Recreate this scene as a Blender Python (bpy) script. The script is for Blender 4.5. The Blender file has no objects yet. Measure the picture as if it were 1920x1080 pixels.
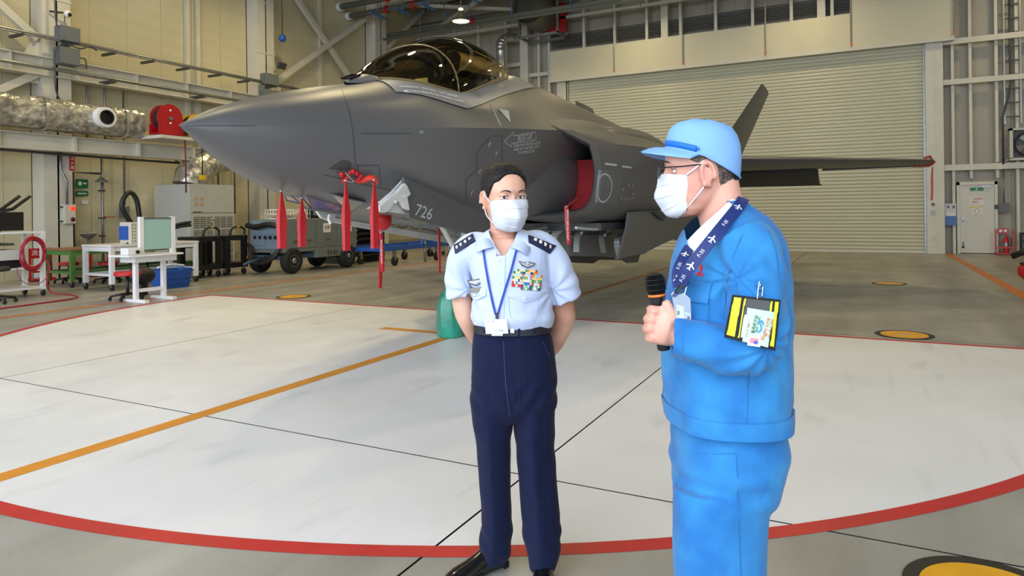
import bpy, bmesh, math, random
import numpy as np
from mathutils import Vector, Matrix, noise as mnoise

# ------------------------------------------------------------------ camera, world, lights, exposure
scene = bpy.context.scene
col = scene.collection
YAW, ROLL, FPX, EYE = math.radians(27.2), .0121, 1282.0, 1.47
_F = Vector((-math.sin(YAW), math.cos(YAW), 0)); _R = Vector((math.cos(YAW), math.sin(YAW), 0)); _U = Vector((0, 0, 1))
_RX = _R * math.cos(ROLL) - _U * math.sin(ROLL); _UY = _R * math.sin(ROLL) + _U * math.cos(ROLL)
cam = bpy.data.cameras.new('camera'); cam_o = bpy.data.objects.new('camera', cam); col.objects.link(cam_o)
cam.sensor_width = 36.0; cam.lens = 36.0 * FPX / 1920.0; cam.shift_y = -(540 - 396) / 1920.0
cam.clip_start = .05; cam.clip_end = 300
m = Matrix.Identity(4)
for i in range(3):
    m[i][0] = _RX[i]; m[i][1] = _UY[i]; m[i][2] = -_F[i]
m.translation = (0, 0, EYE); cam_o.matrix_world = m
scene.camera = cam_o
vs = scene.view_settings
vs.view_transform = 'Standard'; vs.look = 'None'; vs.gamma = 1.0; vs.use_curve_mapping = False
vs.exposure = -0.42
w = bpy.data.worlds.new('overcast_sky'); scene.world = w; w.use_nodes = True
bg = w.node_tree.nodes['Background']; bg.inputs[0].default_value = (.81, .89, 1.02, 1); bg.inputs[1].default_value = 5.9
DOOR_Y = -4.0          # plane of the open hangar door, behind the photographer
X0, X1, ROOF = -17.5, 11.0, 10.6
pl = bpy.data.lights.new('door_portal', 'AREA'); pl.shape = 'RECTANGLE'; pl.size = X1 - X0 - 1; pl.size_y = 9.4
pl.cycles.is_portal = True
po = bpy.data.objects.new('door_portal', pl); col.objects.link(po)
po.location = ((X0 + X1) / 2, DOOR_Y, 4.7); po.rotation_euler = (math.radians(90), 0, 0)
LAMP_COL = (1.0, .80, .42); LAMP_W = 170.0

# ------------------------------------------------------------------ helpers
def lin(c):
    r = []
    for v in c[:3]:
        v = v / 255.0
        r.append(v / 12.92 if v <= .04045 else ((v + .055) / 1.055) ** 2.4)
    return (*r, 1.0)
_mats = {}
def M(name, rgb, rough=.5, metal=0.0, var=0.0, vscale=4.0, bump=0.0, bscale=40.0, rgb2=None, spec=.5, emit=0.0, alpha=1.0, coat=0.0, stretch=None, sheen=0.0, trans=0.0, detail=4.0):
    if name in _mats: return _mats[name]
    mt = bpy.data.materials.new(name); mt.use_nodes = True
    nt = mt.node_tree; b = nt.nodes['Principled BSDF']
    b.inputs['Base Color'].default_value = lin(rgb); b.inputs['Roughness'].default_value = rough
    b.inputs['Metallic'].default_value = metal; b.inputs['Specular IOR Level'].default_value = spec
    if coat: b.inputs['Coat Weight'].default_value = coat; b.inputs['Coat Roughness'].default_value = .1
    if sheen: b.inputs['Sheen Weight'].default_value = sheen
    if trans: b.inputs['Transmission Weight'].default_value = trans
    if alpha < 1: b.inputs['Alpha'].default_value = alpha
    if emit:
        b.inputs['Emission Color'].default_value = lin(rgb); b.inputs['Emission Strength'].default_value = emit
    if var or bump:
        tc = nt.nodes.new('ShaderNodeTexCoord'); mp = nt.nodes.new('ShaderNodeMapping')
        nt.links.new(tc.outputs['Object'], mp.inputs[0])
        if stretch: mp.inputs['Scale'].default_value = stretch
    if var:
        n = nt.nodes.new('ShaderNodeTexNoise'); n.inputs['Scale'].default_value = vscale; n.inputs['Detail'].default_value = detail
        nt.links.new(mp.outputs[0], n.inputs['Vector'])
        r = nt.nodes.new('ShaderNodeValToRGB'); e = r.color_ramp.elements
        c = lin(rgb); c2 = lin(rgb2) if rgb2 else tuple(v * (1 - var) for v in c[:3]) + (1,)
        e[0].position = .38; e[1].position = .64; e[0].color = c2; e[1].color = c
        nt.links.new(n.outputs['Fac'], r.inputs[0]); nt.links.new(r.outputs[0], b.inputs['Base Color'])
    if bump:
        n = nt.nodes.new('ShaderNodeTexNoise'); n.inputs['Scale'].default_value = bscale; n.inputs['Detail'].default_value = 3
        nt.links.new(mp.outputs[0], n.inputs['Vector'])
        bp = nt.nodes.new('ShaderNodeBump'); bp.inputs['Strength'].default_value = bump; bp.inputs['Distance'].default_value = .02
        nt.links.new(n.outputs['Fac'], bp.inputs['Height']); nt.links.new(bp.outputs[0], b.inputs['Normal'])
    _mats[name] = mt
    return mt

class MB:
    """collects geometry that becomes ONE mesh object"""
    def __init__(s): s.v = []; s.f = []
    def add(s, vs, fs):
        o = len(s.v); s.v.extend([tuple(map(float, p)) for p in vs]); s.f.extend([tuple(o + i for i in f) for f in fs]); return s
    def box(s, c, d, rz=0.0, rot=None):
        hx, hy, hz = d[0] / 2, d[1] / 2, d[2] / 2
        R = rot if rot is not None else Matrix.Rotation(rz, 3, 'Z')
        c = Vector(c)
        p = [c + R @ Vector((x * hx, y * hy, z * hz)) for x in (-1, 1) for y in (-1, 1) for z in (-1, 1)]
        return s.add(p, [(0, 1, 3, 2), (4, 6, 7, 5), (0, 4, 5, 1), (2, 3, 7, 6), (0, 2, 6, 4), (1, 5, 7, 3)])
    def b2(s, a, b):
        return s.box([(a[i] + b[i]) / 2 for i in range(3)], [abs(b[i] - a[i]) for i in range(3)])
    def bar(s, a, b, w, h=None, up=(0, 0, 1)):
        a, b = Vector(a), Vector(b); d = b - a; L = d.length; y = d.normalized(); u = Vector(up)
        if abs(y.dot(u)) > .98: u = Vector((1, 0, 0))
        x = y.cross(u).normalized(); z = x.cross(y)
        R = Matrix((x, y, z)).transposed()
        return s.box((a + b) / 2, (w, L, h or w), rot=R)
    def cyl(s, a, b, r, n=12, r2=None, caps=True):
        a, b = Vector(a), Vector(b); r2 = r if r2 is None else r2
        y = (b - a).normalized(); u = Vector((0, 0, 1)) if abs(y.z) < .95 else Vector((1, 0, 0))
        x = y.cross(u).normalized(); z = x.cross(y)
        P = []
        for c, rr in ((a, r), (b, r2)):
            for k in range(n):
                t = 2 * math.pi * k / n; P.append(c + (x * math.cos(t) + z * math.sin(t)) * rr)
        fs = [(k, (k + 1) % n, n + (k + 1) % n, n + k) for k in range(n)]
        if caps: fs += [tuple(range(n))[::-1], tuple(range(n, 2 * n))]
        return s.add(P, fs)
    def tube(s, pts, r, n=8, closed=False):
        pts = [Vector(p) for p in pts]; N = len(pts); rr = r if hasattr(r, '__len__') else [r] * N
        P = []; px = None
        for i, p in enumerate(pts):
            if closed: t = pts[(i + 1) % N] - pts[i - 1]
            else: t = pts[min(i + 1, N - 1)] - pts[max(i - 1, 0)]
            t.normalize()
            if px is None:
                u = Vector((0, 0, 1)) if abs(t.z) < .9 else Vector((1, 0, 0)); x = t.cross(u).normalized()
            else: x = (px - t * px.dot(t)).normalized()
            px = x; z = t.cross(x)
            for k in range(n):
                a = 2 * math.pi * k / n; P.append(p + (x * math.cos(a) + z * math.sin(a)) * rr[i])
        fs = []
        for i in range(N if closed else N - 1):
            j = (i + 1) % N
            for k in range(n):
                k2 = (k + 1) % n; fs.append((i * n + k, i * n + k2, j * n + k2, j * n + k))
        if not closed: fs += [tuple(range(n))[::-1], tuple(range((N - 1) * n, N * n))]
        return s.add(P, fs)
    def lathe(s, prof, n=24, c=(0, 0, 0), R=None):
        c = Vector(c); P = []
        for r, z in prof:
            for k in range(n):
                a = 2 * math.pi * k / n; q = Vector((r * math.cos(a), r * math.sin(a), z))
                P.append(c + (R @ q if R is not None else q))
        fs = []
        for i in range(len(prof) - 1):
            for k in range(n):
                k2 = (k + 1) % n; fs.append((i * n + k, i * n + k2, (i + 1) * n + k2, (i + 1) * n + k))
        if prof[0][0] > 1e-6: fs.append(tuple(range(n))[::-1])
        if prof[-1][0] > 1e-6: fs.append(tuple(range((len(prof) - 1) * n, len(prof) * n)))
        return s.add(P, fs)
    def loft(s, rings, cap0=True, cap1=True, closed=True):
        n = len(rings[0]); P = [p for r in rings for p in r]; fs = []
        for i in range(len(rings) - 1):
            for k in range(n if closed else n - 1):
                k2 = (k + 1) % n; fs.append((i * n + k, i * n + k2, (i + 1) * n + k2, (i + 1) * n + k))
        if cap0 and closed: fs.append(tuple(range(n))[::-1])
        if cap1 and closed: fs.append(tuple(range((len(rings) - 1) * n, len(rings) * n)))
        return s.add(P, fs)
    def prism(s, poly, d):
        """poly: 3-D points of one face, d: extrusion vector"""
        d = Vector(d); n = len(poly); P = [Vector(p) for p in poly]; P += [p + d for p in P]
        fs = [tuple(range(n))[::-1], tuple(range(n, 2 * n))] + [(k, (k + 1) % n, n + (k + 1) % n, n + k) for k in range(n)]
        return s.add(P, fs)
    def sph(s, c, r, n=16, m_=10):
        rx, ry, rz = r if hasattr(r, '__len__') else (r, r, r)
        rings = []
        for i in range(m_ + 1):
            t = math.pi * i / m_; q = max(math.sin(t), 1e-3)
            rings.append([(c[0] + rx * q * math.cos(2 * math.pi * k / n), c[1] + ry * q * math.sin(2 * math.pi * k / n), c[2] - rz * math.cos(t)) for k in range(n)])
        return s.loft(rings)
    def data(s, name, mat=None, smooth=False):
        me = bpy.data.meshes.new(name); me.from_pydata(s.v, [], s.f); me.update()
        b = bmesh.new(); b.from_mesh(me); bmesh.ops.recalc_face_normals(b, faces=b.faces); b.to_mesh(me); b.free()
        if mat: me.materials.append(mat)
        if smooth:
            me.polygons.foreach_set('use_smooth', [True] * len(me.polygons))
            if smooth is not True and smooth != 1: me.set_sharp_from_angle(angle=math.radians(smooth))
        return me
    def build(s, name, mat, parent=None, smooth=False, bevel=0.0, **kw):
        o = obj(name, s.data(name, mat, smooth), parent, **kw)
        if bevel:
            md = o.modifiers.new('b', 'BEVEL'); md.width = bevel; md.segments = 2; md.limit_method = 'ANGLE'
        return o
def obj(name, me, parent=None, loc=None, rz=0.0, label=None, cat=None, group=None, kind=None):
    o = bpy.data.objects.new(name, me); col.objects.link(o)
    if parent is not None: o.parent = parent
    if loc is not None: o.location = loc
    if rz: o.rotation_euler = (0, 0, rz)
    return tag(o, label, cat, group, kind)
def tag(o, label=None, cat=None, group=None, kind=None):
    if label: o['label'] = label
    if cat: o['category'] = cat
    if group: o['group'] = group
    if kind: o['kind'] = kind
    return o
def thing(name, label, cat, loc=(0, 0, 0), rz=0.0, group=None, kind=None):
    return obj(name, None, None, loc, rz, label, cat, group, kind)
def copy_tree(o, parent=None):
    c = o.copy(); col.objects.link(c); c.parent = parent
    for ch in [q for q in bpy.data.objects if q.parent == o]: copy_tree(ch, c)
    return c
def arc(cx, cy, r, a0, a1, n): return [(cx + r * math.cos(a0 + (a1 - a0) * i / n), cy + r * math.sin(a0 + (a1 - a0) * i / n)) for i in range(n + 1)]
def crv(P, n=8, closed=False):
    """Catmull-Rom through points"""
    P = [Vector(p) for p in P]; N = len(P); out = []
    for i in range(N if closed else N - 1):
        p0 = P[i - 1] if (i or closed) else P[0]; p1 = P[i]; p2 = P[(i + 1) % N]; p3 = P[(i + 2) % N] if (closed or i + 2 < N) else P[-1]
        for k in range(n):
            t = k / n
            out.append(.5 * ((2 * p1) + (p2 - p0) * t + (2 * p0 - 5 * p1 + 4 * p2 - p3) * t * t + (3 * p1 - p0 - 3 * p2 + p3) * t ** 3))
    if not closed: out.append(P[-1])
    return out
_txt = {}
def text_mesh(txt, size, depth=.002, align='CENTER', shear=0.0, space=1.0):
    """lettering as a flat mesh in its own xy plane"""
    key = (txt, size, depth, align, shear, space)
    if key in _txt: return _txt[key]
    cu = bpy.data.curves.new('lettering', 'FONT'); cu.body = txt; cu.size = size; cu.extrude = depth / 2
    cu.align_x = align; cu.align_y = 'CENTER'; cu.shear = shear; cu.space_character = space; cu.resolution_u = 2
    o = bpy.data.objects.new('lettering', cu); col.objects.link(o)
    dg = bpy.context.evaluated_depsgraph_get(); me = bpy.data.meshes.new_from_object(o.evaluated_get(dg))
    bpy.data.objects.remove(o); bpy.data.curves.remove(cu)
    _txt[key] = me
    return me
def frame(origin, xdir, ydir):
    x = Vector(xdir).normalized(); y = Vector(ydir); y = (y - x * y.dot(x)).normalized(); z = x.cross(y)
    m = Matrix.Identity(4)
    for i in range(3): m[i][0] = x[i]; m[i][1] = y[i]; m[i][2] = z[i]
    m.translation = origin
    return m
def lettering(name, txt, size, mat, origin, xdir, ydir, parent=None, depth=.002, **kw):
    me = text_mesh(txt, size, depth, **kw).copy(); me.materials.clear(); me.materials.append(mat)
    me.transform(frame(Vector(origin), xdir, ydir))
    return obj(name, me, parent)
def evaluated(o):
    dg = bpy.context.evaluated_depsgraph_get()
    me = bpy.data.meshes.new_from_object(o.evaluated_get(dg)); return me
def remeshed(mb, voxel, smooth_it=6, decim=None, factor=.5):
    """fuse overlapping closed shapes into one continuous surface"""
    me = mb.data('tmp'); o = bpy.data.objects.new('tmp', me); col.objects.link(o)
    r = o.modifiers.new('r', 'REMESH'); r.mode = 'VOXEL'; r.voxel_size = voxel
    if smooth_it:
        s = o.modifiers.new('s', 'SMOOTH'); s.iterations = smooth_it; s.factor = factor
    out = evaluated(o); bpy.data.objects.remove(o); bpy.data.meshes.remove(me)
    return out
def displace(me, fn):
    """move each vertex along its normal by fn(co, normal)"""
    me.update(); ns = [v.normal.copy() for v in me.vertices]
    for v, n in zip(me.vertices, ns):
        d = fn(v.co, n)
        if d is not None: v.co = v.co + (n * d if not isinstance(d, Vector) else d)
    me.update()
def finish(me, name, mat, parent, smooth=True, **kw):
    me.name = name; me.materials.clear(); me.materials.append(mat)
    if smooth: me.polygons.foreach_set('use_smooth', [True] * len(me.polygons))
    return obj(name, me, parent, **kw)
rnd = random.Random(7)
# ------------------------------------------------------------------ materials of the building
def floor_mat():
    mt = bpy.data.materials.new('painted_concrete'); mt.use_nodes = True; nt = mt.node_tree; N = nt.nodes.new; L = nt.links.new
    b = nt.nodes['Principled BSDF']; g = N('ShaderNodeNewGeometry')
    def noise(scale, detail=5, vec=None, sc=None):
        n = N('ShaderNodeTexNoise'); n.inputs['Scale'].default_value = scale; n.inputs['Detail'].default_value = detail
        mp = N('ShaderNodeMapping'); L(g.outputs['Position'], mp.inputs[0])
        if sc: mp.inputs['Scale'].default_value = sc
        L(mp.outputs[0], n.inputs['Vector']); return n
    def ramp(src, p0, c0, p1, c1):
        r = N('ShaderNodeValToRGB'); e = r.color_ramp.elements; e[0].position = p0; e[1].position = p1; e[0].color = c0; e[1].color = c1
        L(src, r.inputs[0]); return r
    def mix(fac, a, bb, typ='MIX'):
        mx = N('ShaderNodeMixRGB'); mx.blend_type = typ
        for i, q in ((0, fac), (1, a), (2, bb)):
            if isinstance(q, (float, tuple)): mx.inputs[i].default_value = q
            else: L(q, mx.inputs[i])
        return mx.outputs[0]
    W = (1, 1, 1, 1)
    conc = ramp(noise(.9, 8).outputs[0], .3, lin((150, 147, 138)), .7, lin((176, 173, 164))).outputs[0]
    conc = mix(1.0, conc, ramp(noise(.55, 6, sc=(3.2, .35, 1)).outputs[0], .36, (.72, .71, .70, 1), .62, W).outputs[0], 'MULTIPLY')
    conc = mix(1.0, conc, ramp(noise(45, 2).outputs[0], .3, (.93, .93, .92, 1), .7, W).outputs[0], 'MULTIPLY')
    wht = ramp(noise(.5, 7).outputs[0], .3, lin((219, 219, 218)), .7, lin((235, 235, 234))).outputs[0]
    wht = mix(1.0, wht, ramp(noise(1.1, 9, sc=(2.6, .8, 1)).outputs[0], .24, (.78, .79, .80, 1), .40, W).outputs[0], 'MULTIPLY')
    # tyre rub marks along the lead-in line
    wht = mix(1.0, wht, ramp(noise(9, 3, sc=(1.4, .06, 1)).outputs[0], .26, (.90, .90, .90, 1), .36, W).outputs[0], 'MULTIPLY')
    # mask: inside the circle and in front of its straight back edge
    v = N('ShaderNodeVectorMath'); v.operation = 'DISTANCE'; L(g.outputs['Position'], v.inputs[0]); v.inputs[1].default_value = (-4.35, 8.15, 0)
    lt = N('ShaderNodeMath'); lt.operation = 'LESS_THAN'; L(v.outputs['Value'], lt.inputs[0]); lt.inputs[1].default_value = 6.26
    sp = N('ShaderNodeSeparateXYZ'); L(g.outputs['Position'], sp.inputs[0])
    lt2 = N('ShaderNodeMath'); lt2.operation = 'LESS_THAN'; L(sp.outputs[1], lt2.inputs[0]); lt2.inputs[1].default_value = 8.59
    mu = N('ShaderNodeMath'); mu.operation = 'MULTIPLY'; L(lt.outputs[0], mu.inputs[0]); L(lt2.outputs[0], mu.inputs[1])
    L(mix(mu.outputs[0], conc, wht), b.inputs['Base Color'])
    rr = ramp(noise(3, 6).outputs[0], .3, (.30,) * 3 + (1,), .7, (.44,) * 3 + (1,)); L(rr.outputs[0], b.inputs['Roughness'])
    bp = N('ShaderNodeBump'); bp.inputs['Strength'].default_value = .06; bp.inputs['Distance'].default_value = .01
    L(noise(60, 3).outputs[0], bp.inputs['Height']); L(bp.outputs[0], b.inputs['Normal'])
    return mt
FLOOR = floor_mat()
PANEL = M('cream_wall_panel', (200, 192, 160), .38, var=.06, vscale=.8, bump=.05, bscale=3, stretch=(1, 1, 6))
STEEL = M('cream_painted_steel', (206, 203, 188), .45, var=.07, vscale=2)
BACKP = M('grey_beige_wall', (170, 164, 148), .55, var=.08, vscale=1.5)
SLAT = M('shutter_enamel', (196, 194, 170), .38, var=.06, vscale=1.2, stretch=(.3, 1, 1))
GALV = M('galvanised_steel', (150, 153, 152), .38, .75, var=.2, vscale=14)
DKST = M('dark_grey_steel', (74, 78, 78), .5, .3, var=.1, vscale=8)
ROOFM = M('dark_roof_deck', (92, 90, 84), .7, var=.1)
BLACK = M('black_plastic', (22, 22, 24), .45)
RUBBER = M('black_rubber', (26, 26, 27), .75, var=.25, vscale=25, bump=.2, bscale=60)
JOINT = M('dark_joint_filler', (20, 20, 20), .9)
WHITE = M('white_enamel', (226, 227, 228), .35, var=.04, vscale=5)
REDP = M('red_enamel', (178, 24, 30), .35, var=.1, vscale=9)
ORLINE = M('orange_floor_paint', (222, 146, 44), .45, var=.12, vscale=6)
ORLINE2 = M('worn_orange_floor_paint', (214, 128, 44), .5, var=.3, vscale=7)
RDLINE = M('red_floor_paint', (196, 38, 42), .42, var=.12, vscale=4)
CHROME = M('chrome', (205, 207, 210), .18, 1.0)

# ------------------------------------------------------------------ floor
fl = MB().b2((-24, -16, -.25), (15, 25.4, -.03)).build('floor', JOINT, kind='structure')
SP = 5.35; slab = MB().b2((-SP / 2 + .006, -SP / 2 + .006, -.035), (SP / 2 - .006, SP / 2 - .006, 0)).data('slab', FLOOR); slab.materials.append(JOINT)
for q in slab.polygons: q.material_index = 0 if q.normal.z > .9 else 1
for i in range(-4, 3):
    for j in range(-4, 5):
        if j == 4: continue
        obj('slab', slab, fl, (-1.69 + SP * (i + .5), 3.41 + SP * (j + .5), 0))
# the cover of the last strip up to the back wall
for i in range(-4, 3):
    xa = -1.69 + SP * i
    MB().b2((xa + .004, 3.41 + SP * 4 + .004, -.035), (xa + SP - .004, 25.38, 0)).build('slab', FLOOR, fl)
def ring(name, cx, cy, r0, r1, a0, a1, n, mat, z=.0015):
    mb = MB(); A = arc(cx, cy, r0, a0, a1, n); B = arc(cx, cy, r1, a0, a1, n)
    mb.add([(x, y, z) for x, y in A] + [(x, y, z) for x, y in B], [(k, k + 1, n + 2 + k, n + 1 + k) for k in range(n)])
    return mb.build(name, mat, fl)
def strip(name, a, b, mat, z=.0015):
    return MB().b2((a[0], a[1], z - .001), (b[0], b[1], z)).build(name, mat, fl)
ae = math.asin((8.58 - 8.15) / 6.28)
ring('red_circle_line', -4.35, 8.15, 6.23, 6.33, math.pi - ae, 2 * math.pi + ae, 120, RDLINE)
strip('red_back_line', (-10.62, 8.56), (1.92, 8.63), RDLINE, .0025)
strip('orange_lead_line', (-4.42, -6), (-4.285, 7.05), ORLINE, .002)
strip('orange_stop_line', (-5.47, 6.92), (-3.2, 7.05), ORLINE, .003)
strip('orange_lead_line', (-4.45, 9.9), (-4.33, 17.5), ORLINE2, .002)
strip('orange_side_line', (-11.31, -6), (-11.19, 24.8), ORLINE2, .002)
strip('orange_side_line', (2.2, -6), (2.385, 24.75), ORLINE2, .002)
# flush floor pit covers
PITY = M('yellow_pit_cover', (232, 168, 30), .4, var=.15, vscale=6)
for (x, y, lab) in ((.42, 3.10, 'large round yellow floor pit cover in the near right corner'), (-9.0, 9.0, 'round yellow floor pit cover behind the red line on the left'),
                    (.4, 9.0, 'round yellow floor pit cover just behind the red line on the right'), (.42, 14.9, 'small faded round pit cover near the roller shutter')):
    t = thing('floor_pit_cover', lab, 'pit cover', (x, y, 0), group='floor pit covers')
    MB().lathe([(.245, .0), (.245, .006), (.3, .005), (.3, 0)], 48).build('rim', M('black_rim', (30, 30, 31), .5), t)
    MB().lathe([(0.0001, .006), (.243, .006), (.243, 0)], 48).build('lid', PITY, t)
    MB().b2((-.05, -.012, .006), (.05, .012, .009)).build('lifting_handle', GALV, t)

# ------------------------------------------------------------------ left wall
wl = MB().b2((X0 - .25, DOOR_Y, -.2), (X0 - .05, 25.5, ROOF)).build('wall_left', PANEL, kind='structure')
pan = MB().b2((-.05, .004, 0), (0, .996, ROOF)).data('wall_panel', PANEL)
for k in range(-4, 26): obj('wall_panel', pan, wl, (X0, k - .4, 0))
fr_l = thing('trim_1', 'cream steel frame of columns, beams and braces along the left wall', 'steel frame', (0, 0, 0), kind='structure')
def hcol(y0, y1, xw, xf, z1, parent):
    mb = MB(); mb.b2((xw, y0, 0), (xw + .03, y1, z1)); mb.b2((xf - .03, y0, 0), (xf, y1, z1))
    ym = (y0 + y1) / 2; mb.b2((xw, ym - .02, 0), (xf, ym + .02, z1)); mb.b2((xw, y0, 0), (xf - .03, y0 + .02, z1)); mb.b2((xw, y1 - .02, 0), (xf - .03, y1, z1))
    return mb.build('column', STEEL, parent)
COLS = [(2.95, 3.6), (9.2, 9.85), (15.6, 16.28), (21.5, 22.2)]
for a, b in COLS: hcol(a, b, X0, -17.0, ROOF, fr_l)
# boxed stiffener bands on the columns
for a, b in COLS[1:]:
    for z in (3.0, 6.6, 8.2): MB().b2((-17.02, a - .03, z), (-16.985, b + .03, z + .05)).build('column_splice', STEEL, fr_l)
def ibeam(a, b, h, wd, parent, name='beam', mat=None, up=(0, 0, 1)):
    a, b, u = Vector(a), Vector(b), Vector(up); mb = MB()
    mb.bar(a + u * (h / 2), b + u * (h / 2), wd, .025, up); mb.bar(a - u * (h / 2), b - u * (h / 2), wd, .025, up); mb.bar(a, b, .02, h, up)
    return mb.build(name, mat or STEEL, parent)
ibeam((-17.05, DOOR_Y + .2, 4.98), (-17.05, 25.1, 4.98), .42, .34, fr_l)
for y in np.arange(-2, 25, 1.5): MB().b2((-17.2, y - .008, 4.78), (-16.9, y + .008, 5.18)).build('beam_stiffener', STEEL, fr_l)
ibeam((-16.55, DOOR_Y + .2, 3.16), (-16.55, 16.6, 3.16), .34, .26, fr_l)
for y in np.arange(-3.2, 16, 1.6):
    MB().b2((-16.66, y - .03, 3.0), (-16.42, y + .03, 3.32)).build('beam_stiffener', STEEL, fr_l)
for a, b in COLS[1:3]: MB().b2((-17.0, a + .1, 3.05), (-16.6, b - .1, 3.27)).build('bracket', STEEL, fr_l)
def brace(p, q, w=.17): return MB().bar(p, q, w, .13, (1, 0, 0)).build('brace', STEEL, fr_l)
brace((-17.12, 16.3, 5.72), (-17.12, 21.5, 9.32)); brace((-17.2, 17.2, 9.1), (-17.2, 21.2, 5.75))
brace((-17.12, 22.3, 8.1), (-17.12, 25.0, 10.35)); brace((-17.12, 7.0, 7.3), (-17.12, 9.15, 5.62)); brace((-17.12, 6.8, 3.35), (-17.12, 9.2, 4.85))
for p in ((16.45, 5.78, .5), (21.35, 9.2, .5), (9.2, 4.9, .62), (9.15, 5.5, .5)):
    MB().prism([(-17.18, p[0] - p[2] / 2, p[1] - p[2] / 2), (-17.18, p[0] + p[2] / 2, p[1] - p[2] / 2), (-17.18, p[0] + p[2] / 2, p[1] + p[2] / 2), (-17.18, p[0], p[1] + p[2] * .6)], (.03, 0, 0)).build('gusset_plate', STEEL, fr_l)
# thin girts seen as verticals and a horizontal conduit below the beam
for y in (13.4, 13.75, 18.9): MB().b2((X0, y - .06, 0), (X0 + .1, y + .06, 9.5 if y > 14 else 8.6)).build('wall_stud', STEEL, fr_l)
MB().b2((X0, 9.9, 0), (X0 + .35, 25.1, .32)).build('kerb', M('kerb_concrete', (150, 148, 138), .85, var=.15, vscale=3), fr_l)

# ------------------------------------------------------------------ back wall with the roller shutter
YB = 25.2
wb = MB().b2((X0 - .2, YB + .25, -.2), (X1, YB + .45, ROOF)).build('wall_back', BACKP, kind='structure')
bp_ = MB().b2((.005, 0, 0), (.995, .05, 1)).data('wall_panel', BACKP)
for k in range(-18, 11):
    if -10.6 < k < .99: z0, hh = 7.7, ROOF - 7.7
    else: z0, hh = 0, ROOF
    o = obj('wall_panel', bp_, wb, (k, YB + .2, z0)); o.scale = (1, 1, hh)
fr_b = thing('trim_2', 'cream steel frame, louvres and shutter housing on the back wall', 'steel frame', (0, 0, 0), kind='structure')
def vb(name, x0, x1, y0, y1, z0, z1, mat=STEEL): return MB().b2((x0, y0, z0), (x1, y1, z1)).build(name, mat, fr_b)
vb('column', 1.76, 2.23, 24.85, 25.4, 0, 6.7); vb('column', -10.75, -10.32, 24.95, 25.4, 0, 6.7); vb('column', -12.35, -12.0, 24.9, 25.4, 0, ROOF)
vb('column_rib', 2.0, 2.03, 24.84, 24.86, 0, 6.6)
for x in (-11.6, -11.15, -13.1, -14.4, -15.6): vb('wall_stud', x - .05, x + .05, 25.08, 25.4, 0, 9.6)
for z in (4.2, 6.4, 7.4): vb('girt', X0 + .1, -12.36, 25.0, 25.2, z, z + .14)
for z in (3.6, 6.9): vb('girt', -11.99, -10.76, 25.0, 25.2, z, z + .14)
for z, h in ((2.56, .18), (5.21, .16), (6.45, .17)): vb('girt', 2.24, X1 - .1, 24.95, 25.12, z, z + h)
for x in (2.5, 2.96, 3.62, 4.12, 5.3, 6.4, 7.6): vb('wall_stud', x - .04, x + .04, 25.1, 25.3, 0 if x > 3.9 or x < 2.6 else 2.3, 9.4)
for x in np.arange(-9.6, 1.8, 1.25): vb('wall_stud', x - .05, x + .05, 24.95, 25.25, 7.7, 9.4)
vb('wall_stud', -6.55, -6.3, 24.9, 25.2, 7.7, 9.4); vb('wall_stud', -1.3, -1.05, 24.9, 25.2, 7.7, 9.4)
fin = MB().prism([(-11.0, 0, 0), (-11.0, -.09, -.05), (-11.0, -.085, -.065), (-11.0, 0, -.015)], (12.4, 0, 0)).data('louvre_slat', DKST)
for k in range(7): obj('louvre_slat', fin, fr_b, (0, 25.12, 8.45 - k * .075))
vb('gallery_rail', -11.8, 2.6, 24.5, 24.6, 8.9, 9.0, STEEL); vb('gallery_rail', -11.8, 2.6, 24.2, 24.25, 9.25, 9.3, GALV)
# shutter housing of five panels
vb('header_beam', -10.95, 2.52, 24.72, 25.4, 6.55, 7.74)
HX = (-10.9, -8.28, -5.7, -2.9, -.3, 2.5)
HDR = M('header_panel_enamel', (206, 200, 172), .42, var=.05, vscale=1)
for a, b in zip(HX, HX[1:]):
    vb('header_panel', a + .012, b - .012, 24.69, 24.72, 6.62, 7.72 if b < 2 else 8.2, HDR)
vb('header_panel', 1.2, 2.5, 24.7, 25.3, 7.74, 9.2, STEEL)
vb('header_soffit', -10.95, 2.52, 24.66, 24.72, 6.52, 6.62)
for x in HX[1:]:
    mb = MB(); mb.cyl((x, 24.64, 6.7), (x, 24.64, 8.9), .018, 8); mb.build('conduit', GALV, fr_b)
    MB().b2((x - .02, 24.62, 6.68), (x + .02, 24.67, 6.8)).build('conduit_end', M('orange_plastic', (208, 104, 40), .5), fr_b)
sh = thing('door_1', 'wide cream roller shutter of horizontal slats across the back wall', 'roller shutter', (0, 25.05, 0), kind='structure')
prof = [(0, 0), (-.018, .012), (-.03, .04), (-.03, .075), (-.016, .108), (0, .118)]
sl = MB().loft([[(x, y, z) for (y, z) in prof] for x in (-10.3, 1.74)], closed=False).data('shutter_slat', SLAT, 60)
for k in range(56): obj('shutter_slat', sl, sh, (0, 0, .08 + k * .118))
MB().b2((-10.3, -.05, 0), (1.74, .02, .08)).build('bottom_rail', STEEL, sh)
for x in (-10.32, 1.74): MB().b2((x - .04, -.1, 0), (x + .04, .05, 6.6)).build('guide_rail', GALV, sh)
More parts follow.
